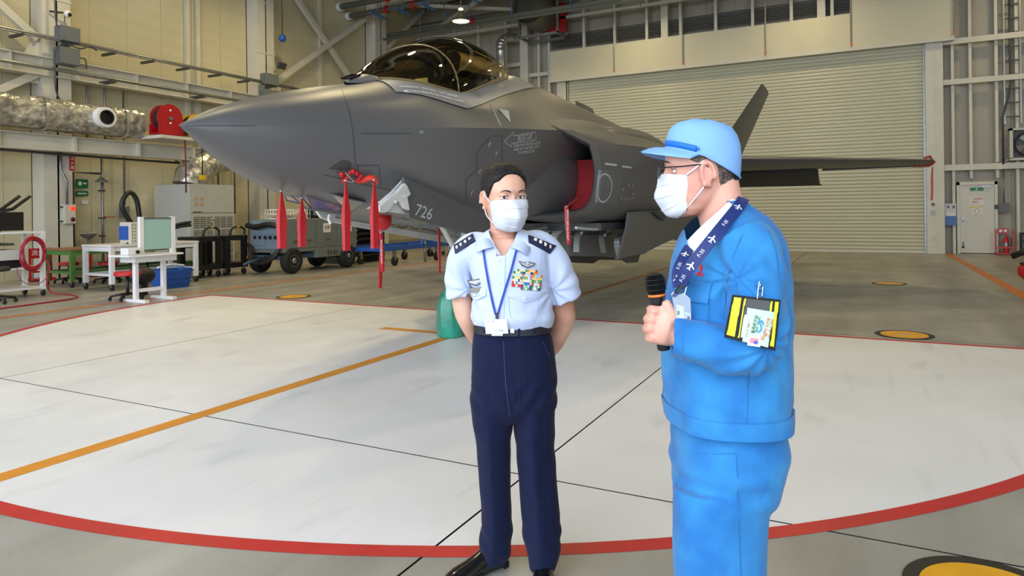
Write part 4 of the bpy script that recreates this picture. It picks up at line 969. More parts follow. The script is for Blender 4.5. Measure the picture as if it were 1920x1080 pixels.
def hand(mb, wrist, pdir, side, nrm, sc=1.0, curl=.9, spread=.0):
    """relaxed hand: wrist point, direction to the fingers, side vector towards the thumb, back-of-hand normal"""
    w, d, s_, n = Vector(wrist), Vector(pdir).normalized(), Vector(side).normalized(), Vector(nrm).normalized()
    rows = []
    for t, hw, ht in ((-.01, .026, .020), (.02, .034, .018), (.05, .041, .016), (.085, .041, .013), (.095, .036, .010)):
        rows.append([w + d * t * sc + s_ * (hw * math.cos(a)) * sc + n * (ht * math.sin(a)) * sc for a in np.linspace(0, 2 * math.pi, 18, endpoint=False)])
    mb.loft(rows)
    for k, (o, L) in enumerate(((.030, .070), (.010, .078), (-.010, .073), (-.029, .058))):
        p = w + d * .088 * sc + s_ * o * sc; P = [p - d * .015 * sc, p]; dirv = d.copy()
        for j, f in enumerate((.45, .31, .24)):
            q = Matrix.Rotation(-curl * (.55 + .15 * j), 3, n.cross(d)); dirv = q @ dirv; p = p + dirv * L * f * sc; P.append(p)
        mb.tube(crv(P, 3), [.0098 * sc * (1 - .02 * i) for i in range(len(crv(P, 3)))], 10)
    p = w + d * .025 * sc + s_ * .03 * sc; P = [p - s_ * .01 * sc, p + (s_ * .018 + d * .012) * sc, p + (s_ * .026 + d * .04 - n * .006) * sc, p + (s_ * .022 + d * .066 - n * .014) * sc]
    mb.tube(crv(P, 3), [.013 * sc] * 4 + [.0115 * sc] * 3 + [.0105 * sc] * 2 + [.009 * sc], 10)
    return mb
def shoe(fig, at, yaw, mat, sole):
    t = obj('shoe', None, fig.e, at, yaw)          # toe points to -y
    mb = MB(); R = []
    for y, w, h, z0 in ((.075, .022, .05, .03), (.065, .032, .075, .025), (.03, .037, .082, .025), (-.02, .039, .08, .025), (-.06, .042, .062, .022), (-.11, .048, .048, .018), (-.16, .047, .040, .016), (-.195, .036, .03, .015), (-.212, .016, .018, .015)):
        R.append([(w * math.cos(a), y, z0 + (h - z0 * .0) * max(0, math.sin(a)) ** .8 if math.sin(a) > 0 else z0 - .004) for a in np.linspace(0, 2 * math.pi, 22, endpoint=False)])
    mb.loft(R); me = mb.data('upper', mat, True); u = obj('upper', me, t)
    mb = MB(); S = [(.026 * k, y) for k, y in ((-1, .08), (1, .08))]
    out = [(-.03, .078), (-.038, .05), (-.036, -.03), (-.05, -.10), (-.05, -.16), (-.036, -.205), (0, -.224), (.036, -.205), (.05, -.16), (.05, -.10), (.036, -.03), (.038, .05), (.03, .078)]
    mb.prism([(x, y, .012) for x, y in out], (0, 0, .012)); mb.build('sole', sole, t); MB().prism([(x, y, 0) for x, y in out if y > -.0 or y > -.01] + [], (0, 0, .014)).build('heel', sole, t)
    for k in range(4): MB().tube([(-.018, -.035 - .016 * k, .088 - .009 * k), (0, -.037 - .016 * k, .094 - .009 * k), (.018, -.035 - .016 * k, .088 - .009 * k)], .0026, 6).build('lace', sole, t)
    MB().tube([(.024 * math.cos(a) * 1.6, .03 + .042 * math.sin(a), .104) for a in np.linspace(0, 2 * math.pi, 20, endpoint=False)], .006, 6, closed=True).build('collar_edge', mat, t)
    return t
# ------------------------------------------------------------------ the officer
of = Fig('person', 'person in pale blue short-sleeved uniform shirt and navy trousers, hands behind back', 960, 2.775)
of.skin = SKIN
SHIRT = M('pale_blue_shirting', (190, 202, 228), .7, bump=.06, bscale=220, sheen=.2)
NAVY = M('navy_wool', (20, 27, 56), .85, spec=.15, bump=.12, bscale=400, sheen=.05, var=.12, vscale=30)
BELT = M('black_belt', (24, 26, 34), .55)
LEATHER = M('polished_black_leather', (16, 16, 18), .2, coat=.5, bump=.05, bscale=30)
SOLE = M('black_sole', (18, 18, 18), .7)
P = of.P
HSC = 1.07; HTo = HT(P(946, 369, .0), math.radians(203), math.radians(-2), math.radians(1))
# body: one continuous skin from head to shins
b = MB(); head_geo(b, HTo, HSC)
limb(b, [P(943, 400, .02), P(944, 425, .02), P(944, 455, .03)], [.055, .054, .062]); 
trunk(b, [(1.36, -.10, .03, -.045, .09), (1.33, -.13, .07, -.062, .09), (1.27, -.14, .10, -.08, .10), (1.1, -.13, .11, -.09, .11), (.98, -.13, .11, -.08, .10), (.85, -.14, .13, -.07, .12)])
limb(b, [P(1028, 482, .04), P(1048, 530, .045), P(1057, 578, .06), P(1058, 600, .075), P(1040, 640, .14), P(1018, 672, .21)], [.038, .042, .045, .043, .041, .03])
limb(b, [P(872, 482, .06), P(861, 530, .085), P(868, 575, .095), P(877, 600, .11), P(896, 632, .17), P(930, 664, .22)], [.038, .038, .042, .042, .038, .03])
hand(b, P(1016, 674, .21), (-.9, .1, -.35), (0, .3, 1), (.1, 1, -.2), curl=.5)
hand(b, P(932, 668, .235), (.9, .1, -.35), (0, .3, 1), (.1, 1, .2), curl=.5)
limb(b, [P(925, 720, .04), P(930, 850, .04), P(930, 1010, .04), P(925, 1040, .03)], [.08, .06, .045, .04]); limb(b, [P(1000, 720, .04), P(1010, 850, .03), P(1018, 1010, .0), P(1020, 1050, -.01)], [.08, .06, .045, .04])
me = remeshed(b, .0048, 3); finish(me, 'body', SKIN, of.e)
HAIRM = M('black_hair', (12, 11, 12), .5, spec=.3, var=.35, vscale=60, bump=.5, bscale=160, stretch=(1, 1, .12), rgb2=(28, 24, 23))
eyes(of, HTo, HSC, (.38, .02)); brows(of, HTo, HSC, M('brow_dark', (44, 36, 34), .7))
hair(of, HTo, HSC, HAIRM, [(0, .082, .9), (14, .080, 1.0), (24, .074, 1.0), (32, .064, 1.0), (40, .056, .9), (54, .05, .9), (64, .024, .7), (78, -.012, .55), (86, .0, .6), (100, .026, .8), (112, .0, .9), (125, -.055, .8), (150, -.075, .7), (180, -.08, .7)], off=.0085)
face_mask(of, HTo, HSC, None, drop=.002)
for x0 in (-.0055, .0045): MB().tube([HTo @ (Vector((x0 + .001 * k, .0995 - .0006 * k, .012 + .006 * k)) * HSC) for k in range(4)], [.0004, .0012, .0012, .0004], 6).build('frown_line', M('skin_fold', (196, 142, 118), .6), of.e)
# shirt: torso and sleeves fused into one cloth
s_ = MB()
trunk(s_, [(P(0, 626).z, -.155, .155, -.115, .13), (P(0, 612).z, -.163, .165, -.128, .145), (P(0, 585).z, -.166, .162, -.132, .15), (P(0, 550).z, -.165, .158, -.13, .145), (P(0, 510).z, -.172, .15, -.125, .14), (P(0, 480).z, -.195, .155, -.105, .135), (P(0, 462).z, -.19, .15, -.08, .125), (P(0, 450).z, -.13, .085, -.06, .11), (P(0, 440).z, -.085, .03, -.045, .09)])
def sleeve(mb, pts, rad, tilt, flat=1.0):
    Q = crv(pts, 5); R = [v.x for v in crv([(q, 0, 0) for q in rad], 5)]; rows = []
    for i, (q, r) in enumerate(zip(Q, R)):
        t = (Q[min(i + 1, len(Q) - 1)] - Q[max(i - 1, 0)]).normalized(); f = i / (len(Q) - 1); t = (t * (1 - f ** 3) + Vector(tilt).normalized() * f ** 3).normalized()
        x = t.cross(Vector((0, 1, 0))).normalized(); y = t.cross(x)
        rows.append([q + x * r * math.cos(a) + y * r * flat * math.sin(a) for a in np.linspace(0, 2 * math.pi, 28, endpoint=False)])
    e = rows[-1]; c = sum(e, Vector()) / len(e); t = Vector(tilt).normalized()
    rows.append([c + (p - c) * .80 for p in e]); rows.append([c + (p - c) * .78 - t * .02 for p in e])
    mb.loft(rows)
sleeve(s_, [P(905, 462, .03), P(884, 464, .03), P(867, 484, .045), P(859, 515, .065), P(860, 554, .07)], [.06, .062, .060, .057, .056], (.28, .15, -1), 1.05)
sleeve(s_, [P(985, 460, .03), P(1013, 464, .03), P(1033, 486, .02), P(1049, 520, .02), P(1063, 561, .02)], [.06, .066, .064, .063, .066], (.42, .1, -1), 1.0)
def shirtfold(co, n):
    d = 0.0
    z = co.z
    # blousing above the belt and drag lines towards the arm pits
    d += .006 * math.exp(-((z - P(0, 604).z) / .02) ** 2) * (1 + mnoise.noise(Vector((co.x * 18, co.y * 9, 1))))
    for sx, ax in ((1, .16), (-1, -.185)):
        a = Vector((ax, -.02, 1.15)); v = co - a; r = v.length
        if r < .22: d += .0055 * math.sin(math.atan2(v.z, v.x * -sx) * 9 + r * 14) * (1 - r / .22)
    d += mnoise.fractal(Vector((co.x * 6, co.y * 6, co.z * 3.2)), 1, 2, 3) * .0055
    return d
shirt_o, shirt_me = cloth(s_, .0052, 'shirt', SHIRT, of.e, 3, [shirtfold], lambda c: (c.y < .05 and inside(of.px(c), [(915, 430), (921, 447), (941, 484), (950, 476), (964, 452), (972, 430)])))
SHB = bvh_me(shirt_me)
# hems, placket, pockets, seams on the shirt
of.sheet('placket', [(931, 462), (948, 460), (944, 614), (926, 615)], SHB, SHIRT, .0015, (2, 24), .0015, shirt_o)
for y in (489, 532, 572): 
    p, n = of.hit(934, y, SHB); MB().cyl(p + n * .003, p + n * .0055, .006, 14).build('button', M('shirt_button', (214, 220, 234), .3), shirt_o)
def pocket(a, b, c, d, e):
    o = of.sheet('pocket_flap', [a, b, c, d], SHB, SHIRT, .003, (10, 4), .003, shirt_o)
    of.poly('flap_point', [d, ((d[0] + c[0]) / 2, (d[1] + c[1]) / 2), c, e], SHB, SHIRT, .003, shirt_o, .003)
    p, n = of.hit(e[0] - 1, e[1] - 9, SHB); MB().cyl(p + n * .005, p + n * .008, .006, 14).build('button', M('shirt_button', (214, 220, 234), .3), shirt_o)
pocket((955, 543), (1014, 548), (1010, 560), (952, 556), (984, 567)); pocket((880, 540), (912, 541), (912, 554), (882, 558), (893, 564))
for Q in ([(953, 557), (956, 600), (1004, 606), (1009, 562)],): of.cord('pocket_seam', Q, SHB, .002, M('seam_blue', (178, 190, 218), .8), .001, parent=shirt_o, th=.0008)
of.cord('armhole_seam', [(1018, 476), (1024, 510), (1026, 545), (1036, 572)], SHB, .0022, M('seam_blue', (178, 190, 218), .8), .001, parent=shirt_o, th=.0008)
of.cord('armhole_seam', [(886, 476), (878, 510), (876, 545), (884, 560)], SHB, .0022, M('seam_blue', (178, 190, 218), .8), .001, parent=shirt_o, th=.0008)
# collar
def collar(fig, pts_top, pts_bot, mat, parent, name='collar', th=.004):
    """two rows of 3-D points: stand edge at the neck and falling edge"""
    a, b_ = crv(pts_top, 5), crv(pts_bot, 5); mid = [(p + q) / 2 + Vector((0, -.004, .004)) for p, q in zip(a, b_)]
    o = MB().loft([a, mid, b_], closed=False).build(name, mat, parent, smooth=60)
    md = o.modifiers.new('s', 'SOLIDIFY'); md.thickness = th; md.offset = 0
    return o
for Lf in ([(944, 425, .095), (925, 427, .07), (917, 434, .01), (918, 444, -.045), (921, 453, -.078), (926, 463, -.112)], [(944, 425, .095), (964, 427, .07), (972, 433, .01), (969, 443, -.045), (964, 452, -.078), (957, 462, -.112)]):
    lf = Lf[1][0] < 944
    Bt = [(944, 440, .135), (912, 439, .09), (899, 445, .02), (892, 455, -.05), (889, 464, -.092), (892, 474, -.112)] if lf else [(944, 440, .135), (976, 439, .09), (990, 445, .02), (996, 456, -.05), (994, 468, -.094), (989, 479, -.116)]
    collar(of, [P(*q) for q in Lf], [P(*q) for q in Bt], SHIRT, shirt_o)
# epaulettes with four cherry blossoms each
EPN = M('epaulette_navy', (22, 28, 58), .7, bump=.1, bscale=300); SILV = M('silver_star', (232, 230, 222), .3, .5)
def flower(fig, px, py, bvh, parent, r=.0085):
    p, n = fig.hit(px, py, bvh); x = Vector((1, 0, 0)); f = frame(p + n * .006, x, n.cross(x)); mb = MB()
    for k in range(5):
        a = math.pi / 2 + k * 2 * math.pi / 5; c = Vector((r * .62 * math.cos(a), r * .62 * math.sin(a), 0))
        mb.sph(f @ c, r * .5, 8, 6)
    mb.sph(f @ Vector((0, 0, .001)), r * .35, 8, 6); return mb.build('rank_blossom', SILV, parent, smooth=True)
e1 = of.sheet('epaulette', [(853, 461), (887, 440), (892, 453), (855, 476)], SHB, EPN, .004, (6, 4), .004)
e2 = of.sheet('epaulette', [(990, 443), (1042, 462), (1031, 476), (991, 455)], SHB, EPN, .004, (6, 4), .004)
for x, y in ((859, 464), (866, 459), (874, 454), (882, 449)): flower(of, x, y, SHB, e1, .0075)
for x, y in ((1003, 451), (1012, 455), (1020, 459), (1029, 463)): flower(of, x, y, SHB, e2, .0085)
# winged badges, name plate, ribbons
SIL2 = M('badge_silver_thread', (168, 170, 172), .5, .3); BLK2 = M('badge_black_cloth', (22, 22, 26), .8)
def wings(pts, pts2, eye, name):
    nr = (-.05, -1, .1) if name == 'parachute_badge' else (.22, -.97, .1); o = of.flat(name, pts, eye, SHB, BLK2, .008 if name == 'parachute_badge' else .005, None, .002, nr); of.flat('wing_embroidery', pts2, eye, SHB, SIL2, .0102 if name == 'parachute_badge' else .0072, o, .001, nr)
    p, n = of.hit(*eye, SHB); MB().sph(p + n * (.0115 if name == 'parachute_badge' else .0085), (.007, .003, .009), 10, 8).build('badge_centre', M('badge_white', (224, 226, 222), .4) if name == 'parachute_badge' else SIL2, o, smooth=True)
wings([(972, 489), (985, 492), (990, 490), (1004, 494), (1001, 498), (989, 503), (978, 498)], [(974, 490.5), (985, 493), (990, 491.5), (1002, 495), (1000, 497), (989, 501.5), (979, 496.5)], (988.5, 495), 'pilot_wings')
wings([(x + 6, y) for x, y in ((870, 526), (885, 524), (903, 520), (903, 526), (887, 536), (874, 533))], [(x + 6, y) for x, y in ((872, 527), (885, 525.5), (901, 522), (901, 525.5), (887, 534), (875, 531.5))], (895, 529), 'parachute_badge')
npl = of.flat('name_plate', [(881, 541), (902, 538), (903, 547), (882, 550)], (897, 544), SHB, M('name_plate_metal', (112, 108, 98), .35, .6), .012, None, .003, (-.05, -1, .1))
of.text('engraving', '\u7a7a \u81ea', .011, (885, 545), (900, 543), SHB, INK, .0165, npl)
RC = {k: M('ribbon_' + k, v, .75) for k, v in dict(g=(34, 140, 98), w=(228, 230, 232), y=(236, 206, 120), b=(56, 120, 190), r=(206, 44, 44), o=(232, 132, 44), p=(110, 50, 120), t=(222, 204, 156), l=(176, 206, 230), n=(40, 52, 130), k=(206, 120, 150), a=(120, 176, 70)).items()}
rack = obj('ribbon_rack', None, of.e)
rowsR = [(503.5, 970, ['gtttg', 'oytyr']), (507.8, 962, ['gttg', 'nttn', 'o']), (512.5, 961, ['tlllt', 'kltlk', 'olllo']), (517.3, 960.5, ['gyyyg', 'kaawk', 'tyyyt']), (522.2, 960, ['twwnt', 'twwwt', 'gawag']), (527.2, 959.5, ['rtblt', 'tbbbt', 'rwwwr']), (532.4, 959, ['rrwrr', 'plalp', 'gwawg']), (537.2, 976, ['palap', 'gwwgp'])]
for (y, x0, rs) in rowsR:
    x = x0
    for s in rs:
        wd = (18 if len(s) > 1 else 8); mb = MB(); slope = .075; idx = []
        me = None; H = []
        for k, ch in enumerate(s):
            xa, xb = x + wd * k / len(s), x + wd * (k + 1) / len(s)
            q = [of.hit(xx, yy + (xx - 960) * slope, SHB) for xx, yy in ((xa, y), (xb, y), (xb, y + 4.6), (xa, y + 4.6))]
            n = q[0][1]; o = len(mb.v); mb.add([p + n * .0055 for p, _ in q] + [p + n * .001 for p, _ in q], [(0, 1, 2, 3), (4, 7, 6, 5), (0, 4, 5, 1), (1, 5, 6, 2), (2, 6, 7, 3), (3, 7, 4, 0)]); idx += [k] * 6
        me = mb.data('service_ribbon'); seen = []
        for ch in s:
            if ch not in seen: seen.append(ch); me.materials.append(RC[ch])
        for pgn, k in zip(me.polygons, idx): pgn.material_index = seen.index(s[k])
        obj('service_ribbon', me, rack); x += wd + .3
# lanyard and card
LBLUE = M('lanyard_blue', (22, 58, 160), .6)
lan = thing('lanyard_card', 'white name card on a thin blue lanyard worn by the officer', 'name card', of.e.location, YAW)
LB = SHB
of.cord('strap', [(907, 468), (911, 495), (918, 535), (926, 572), (930, 590)], LB, .0085, LBLUE, .006, parent=lan); of.cord('strap', [(968, 470), (958, 508), (948, 540), (938, 575), (934, 590)], LB, .0085, LBLUE, .006, parent=lan)
mbv = of.hit(932, 590, SHB)[0].y - .012
def Pq(px, py, y): d = of.dir(px, py); return of.c + d * ((y - of.c.y) / d.y)
MB().b2(tuple(Pq(929, 587, mbv)), tuple(Pq(935, 598, mbv - .006))).build('clip', M('clip_black', (36, 42, 46), .4), lan)
MB().prism([Pq(908, 599, mbv), Pq(950, 598, mbv), Pq(953, 625, mbv - .01), Pq(911, 626, mbv - .01)], (0, -.002, 0)).build('card', M('card_white', (232, 236, 238), .3), lan)
PINK = M('print_grey', (150, 158, 160), .6)
lettering('card_print', '1-B 102', .011, PINK, Pq(918, 603, mbv - .0065), (1, 0, 0), (0, -.2, 1), lan, depth=.0006); lettering('card_print', 'N. \u672a\u5b9a-5', .011, PINK, Pq(938, 620, mbv - .0125), (1, 0, 0), (0, -.2, 1), lan, depth=.0006)
# trousers
t_ = MB()
trunk(t_, [(P(0, 621).z, -.150, .125, -.105, .125), (P(0, 640).z, -.162, .155, -.11, .135), (P(0, 680).z, -.172, .170, -.115, .15), (P(0, 730).z, -.176, .176, -.115, .15), (P(0, 775).z, -.165, .170, -.1, .13), (P(0, 800).z, -.12, .12, -.06, .09)], p=2.4)
def leg(pts):
    """pts: (py, px outer-left, px right, y centre, half depth, crease 0..1)"""
    rows = []
    L = crv([(a, b_, c) for a, b_, c, *_ in pts], 4); D = crv([(d, e, f) for _, _, _, d, e, f in pts], 4)
    for q, w_ in zip(L, D):
        a, b2 = P(q.y, q.x, w_.x), P(q.z, q.x, w_.x); cx, rx = (a.x + b2.x) / 2, (b2.x - a.x) / 2; r = []
        for k in range(40):
            an = 2 * math.pi * k / 40; x = rx * math.copysign(abs(math.cos(an)) ** .92, math.cos(an)); y = w_.y * math.copysign(abs(math.sin(an)) ** .92, math.sin(an))
            if math.sin(an) < 0: y -= .016 * w_.z * max(0, 1 - abs(x + .012) / .04)
            r.append((cx + x, w_.x + y, (a.z + b2.z) / 2))
        rows.append(r)
    t_.loft(rows)
leg([(720, 880, 962, .02, .10, .3), (770, 882, 961, .02, .098, .6), (830, 891, 957, .02, .088, 1), (900, 898, 957, .025, .08, 1), (960, 903, 959, .03, .078, 1), (1010, 900, 960, .035, .08, .8), (1035, 899, 958, .04, .078, .5), (1048, 903, 950, .045, .07, .3)])
leg([(720, 958, 1039, .02, .10, .6), (770, 962, 1040, .015, .098, 1), (830, 967, 1039, .01, .09, 1.2), (900, 972, 1043, .0, .083, 1.2), (960, 976, 1049, -.01, .082, 1.2), (1010, 981, 1052, -.02, .084, 1.0), (1040, 988, 1048, -.025, .08, .7), (1064, 993, 1041, -.03, .068, .4)])
def trfold(co, n):
    z = co.z; d = mnoise.fractal(Vector((co.x * 7, co.y * 5, co.z * 2.6 + 3)), 1, 2, 3) * .006
    d += .004 * math.sin(z * 50 + co.x * 30 + 6 * mnoise.noise(co * 5)) * math.exp(-((z - .14) / .08) ** 2)
    d += .005 * math.sin((z + co.x * .9) * 46) * math.exp(-((z - .56) / .09) ** 2) * (.5 + .5 * mnoise.noise(co * 9))
    d += .004 * math.sin((z - abs(co.x) * 1.4) * 60) * math.exp(-((z - .74) / .06) ** 2)
    return d
tr_o, tr_me = cloth(t_, .0062, 'trousers', NAVY, of.e, 3, [trfold]); TRB = bvh_me(tr_me)
SEAMN = M('navy_seam', (44, 52, 84), .8)
of.cord('pocket_edge', [(1017, 640), (1024, 655), (1031, 672)], TRB, .004, SEAMN, .001, parent=tr_o, th=.001)
of.cord('fly_seam', [(944, 640), (946, 690), (950, 740), (956, 780)], TRB, .003, SEAMN, .0005, parent=tr_o, th=.001)
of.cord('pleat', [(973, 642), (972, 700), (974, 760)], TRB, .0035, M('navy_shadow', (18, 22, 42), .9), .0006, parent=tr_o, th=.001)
# belt with buckle
be = MB(); zt, zb_ = P(0, 617).z, P(0, 632).z
be.loft([ell((-.002, .012, z), .158 * k, .132 * k, 48, 2.4) for z, k in ((zt + .001, .99), (zt, 1.015), (zb_, 1.02), (zb_ - .001, .99))]); bo = be.build('belt', BELT, of.e, smooth=50); BB = BVHTree.FromPolygons([Vector(v) for v in be.v], be.f)
of.sheet('belt_buckle', [(923, 622), (943, 622), (943, 633), (923, 633)], BB, M('buckle_silver', (214, 214, 206), .3, .4), .003, (3, 3), .003, bo, False)
of.sheet('belt_tip', [(957, 616), (964, 616), (964, 632), (957, 632)], BB, M('buckle_silver', (214, 214, 206), .3, .4), .003, (2, 2), .003, bo, False)
for x in (908, 971, 1000): of.sheet('belt_loop', [(x, 616), (x + 4, 616), (x + 4, 637), (x, 637)], BB, NAVY, .003, (1, 3), .002, tr_o)
shoe(of, (P(934, 1062, .02).x - .035, .03, 0), math.radians(-52), LEATHER, SOLE); shoe(of, (P(1019, 1070, -.02).x, -.02, 0), math.radians(-2), LEATHER, SOLE)
# ------------------------------------------------------------------ the engineer with the microphone
en = Fig('person', 'person in bright blue work jacket and cap holding a microphone', 1350, 1.88)
en.skin = SKIN2
E = en.P
JBL = M('bright_blue_workwear', (48, 132, 190), .78, spec=.25, var=.16, vscale=7, rgb2=(32, 106, 172), bump=.10, bscale=260, sheen=.15)
CAPB = M('cap_blue', (126, 172, 226), .8, var=.06, vscale=14, bump=.10, bscale=300)
CAPT = M('cap_band_blue', (16, 106, 196), .6, bump=.2, bscale=300)
WSH = M('white_shirting', (232, 234, 240), .7)
ESC = .985; HTe = HT(E(1311, 321, .0), math.radians(80), math.radians(1), 0)
b = MB(); head_geo(b, HTe, ESC)
limb(b, [E(1340, 345, .0), E(1348, 380, .0), E(1362, 420, .0)], [.064, .064, .07])
trunk(b, [(1.40, -.02, .09, -.10, .10), (1.33, -.04, .11, -.15, .15), (1.15, -.07, .11, -.13, .13), (.9, -.06, .10, -.12, .12), (.78, -.05, .10, -.12, .12)])
limb(b, [E(1405, 485, -.15), E(1420, 560, -.21), E(1420, 635, -.22), E(1370, 650, -.21), E(1290, 635, -.16), E(1258, 622, -.135)], [.035, .035, .035, .035, .032, .028])
limb(b, [E(1388, 485, .15), E(1388, 560, .20), E(1374, 650, .205), E(1328, 736, .168)], [.035, .035, .035, .03])
hand(b, E(1326, 742, .168), (-.5, 0, -.9), (-.6, -.6, 0), (0, 1, 0))
limb(b, [E(1355, 850, -.08), E(1350, 1050, -.09), E(1350, 1340, -.09)], [.06, .05, .04]); limb(b, [E(1355, 850, .08), E(1350, 1050, .09), E(1350, 1340, .09)], [.06, .05, .04])
# gripping hand: back of the hand to the viewer, fingers closing round the microphone behind it
mt0, mb0 = E(1226, 512, -.115), E(1245, 656, -.115); max_ = (mt0 - mb0).normalized()
pal = [E(1262, 625, -.140), E(1250, 616, -.150), E(1238, 610, -.150), E(1228, 606, -.142)]
R = []
for c, hw, ht in zip(pal, (.033, .043, .047, .040), (.024, .024, .022, .016)):
    R.append([c + Vector((.28 * hw * math.sin(a), ht * math.cos(a), hw * math.sin(a))) for a in np.linspace(0, 2 * math.pi, 20, endpoint=False)])
b.loft(R)
for k, (y, r, x) in enumerate(((580, .0118, 1222), (598, .0122, 1216), (617, .012, 1214), (635, .0108, 1218))):
    P0 = [E(x + 20, y + 4, -.147), E(x + 5, y + 1, -.150), E(x - 1, y, -.134), E(x - 1, y, -.108), E(x + 12, y, -.088), E(x + 28, y - 1, -.088), E(x + 36, y - 1, -.102)]
    Q = crv(P0, 4); b.tube(Q, [r * (1.05 - .18 * i / len(Q)) for i in range(len(Q))], 12)
Q = crv([E(1270, 608, -.146), E(1261, 592, -.156), E(1253, 577, -.158), E(1247, 563, -.155)], 4); b.tube(Q, [.017, .0165, .016, .0155, .015, .0145, .014, .0138, .0135, .013, .0125, .0115, .0095], 12)
limb(b, [E(1285, 634, -.15), E(1268, 627, -.142), E(1254, 619, -.145)], [.030, .030, .028])
for k, (y, x) in enumerate(((583, 1226), (599, 1221), (616, 1219), (633, 1223))): b.sph(E(x, y, -.155), .0098, 10, 8)
me = remeshed(b, .0045, 3); finish(me, 'body', SKIN2, en.e)
eyes(en, HTe, ESC, (0, 0), -.011); brows(en, HTe, ESC, M('brow_dark', (44, 36, 34), .7), .001)
hair(en, HTe, ESC, M('cropped_grey_hair', (52, 46, 44), .6, var=.5, vscale=120, bump=.4, bscale=200, rgb2=(110, 92, 82)), [(0, .07, .3), (40, .062, .3), (58, .048, .4), (72, .02, .4), (86, .012, .4), (98, .026, .5), (108, .012, .6), (118, -.03, .6), (135, -.07, .6), (150, -.10, .55), (180, -.112, .5)], off=.006)
face_mask(en, HTe, ESC, None, drop=.002, wrap=.012, flat=.012)
# glasses
GF = M('spectacle_frame', (46, 50, 54), .3, .6); LENS = M('spectacle_lens', (226, 234, 236), .03, alpha=.08)
gl_ = thing('spectacles', 'thin dark-framed spectacles worn by the person in the cap', 'spectacles', en.e.location, YAW)
def HP(x, y, z): return HTe @ (Vector((x, y, z)) * ESC)
for sx in (1, -1):
    rim = [HP(sx * (.036 + .026 * math.cos(a)), .112 - .10 * abs(.026 * math.cos(a) + .0) * 0 - .004 * math.cos(a) * 1, -.004 + .0165 * math.sin(a)) for a in np.linspace(0, 2 * math.pi, 26, endpoint=False)]
    MB().tube(rim, .0014, 6, closed=True).build('rim', GF, gl_); MB().add(rim, [tuple(range(26))]).build('lens', LENS, gl_)
    MB().tube(crv([HP(sx * .062, .108, .004), HP(sx * .074, .10, .006), HP(sx * .0785, .05, .009), HP(sx * .082, .0, .013), HP(sx * .080, -.022, .004)], 5), .0019, 6).build('temple', GF, gl_)
    MB().tube([HP(sx * .080, -.020, .005), HP(sx * .080, -.032, -.004)], .0028, 6).build('temple_tip', M('tip_blue', (40, 150, 200), .4), gl_)
MB().tube(crv([HP(-.011, .111, -.001), HP(0, .114, .002), HP(.011, .111, -.001)], 4), .0014, 6).build('bridge', GF, gl_)
# cap
cap = thing('work_cap', 'pale blue work cap with a bright blue band above the brim', 'cap', en.e.location, YAW)
HTc = HTe @ Matrix.Translation((0, 0, .002)) @ Matrix.Rotation(math.radians(4), 4, 'X')
def CP(x, y, z): return HTc @ (Vector((x, y, z)) * ESC)
tiltc = .30
rows = []
for f, z, k in ((0, .034, 1.0), (.15, .05, 1.01), (.4, .074, 1.0), (.6, .096, .95), (.75, .114, .86), (.87, .128, .72), (.94, .1355, .52), (1.0, .139, .28), (1.0, .140, .02)):
    r = []
    for kk in range(64):
        th = 2 * math.pi * kk / 64; c, s = math.cos(th), math.sin(th)
        x = .0845 * s * k; y = (.099 if c > 0 else .107) * c * k - .003
        zz = z + (.022 * c * (1 - f) if True else 0) - (.028 * max(0, -c) * (1 - f)) + .0035 * mnoise.noise(Vector((c * 3, s * 3, z * 25))) * (f > .1)
        r.append(CP(x, y, zz))
    rows.append(r)
crown = MB().loft(rows, cap0=False).build('crown', CAPB, cap, smooth=50)
br = MB(); R0, R1 = [], []
for kk in range(25):
    th = math.radians(-82 + 164 * kk / 24); c, s = math.cos(th), math.sin(th)
    z0 = .034 + .022 * c; a = Vector((.085 * s, .1 * c - .003, z0 + .002)); L = .066 * max(0.0, c) ** .55
    b2 = a + Vector((.012 * s, L, -.014 * max(0, c) - .010 * abs(s)))
    R0.append(a); R1.append(b2)
def rr(f, dz): return [CP(*(p * (1 - f) + q * f + Vector((0, 0, dz + .006 * math.sin(f * math.pi) * (1 - abs(p.x) / .09))))) for p, q in zip(R0, R1)]
br.loft([rr(0, 0), rr(.35, 0), rr(.7, 0), rr(1, 0), rr(1, -.003), rr(.7, -.003), rr(.35, -.003), rr(0, -.003)], closed=False).build('brim', CAPB, cap, smooth=50)
bd = []
for kk in range(37):
    th = math.radians(-78 + 156 * kk / 36); c, s = math.cos(th), math.sin(th); z0 = .036 + .022 * c - .0
    bd.append([CP(.0865 * s, .1015 * c - .003, z0 + .003), CP(.089 * s, .104 * c - .003, z0 + .019)])
o = MB().loft(bd, closed=False).build('band', CAPT, cap, smooth=True); o.modifiers.new('s', 'SOLIDIFY').thickness = .003
for th in (-80, 80):
    c, s = math.cos(math.radians(th)), math.sin(math.radians(th)); MB().cyl(CP(.086 * s, .1 * c - .003, .052), CP(.0905 * s, .1 * c - .003, .052), .004, 10).build('band_stud', CAPT, cap)
MB().tube([CP(.0852 * math.sin(t), (.1 if math.cos(t) > 0 else .1075) * math.cos(t) - .003, .036 + .022 * math.cos(t) - .028 * max(0, -math.cos(t))) for t in np.linspace(0, 2 * math.pi, 60, endpoint=False)], .003, 6, closed=True).build('hem', CAPB, cap, smooth=True)
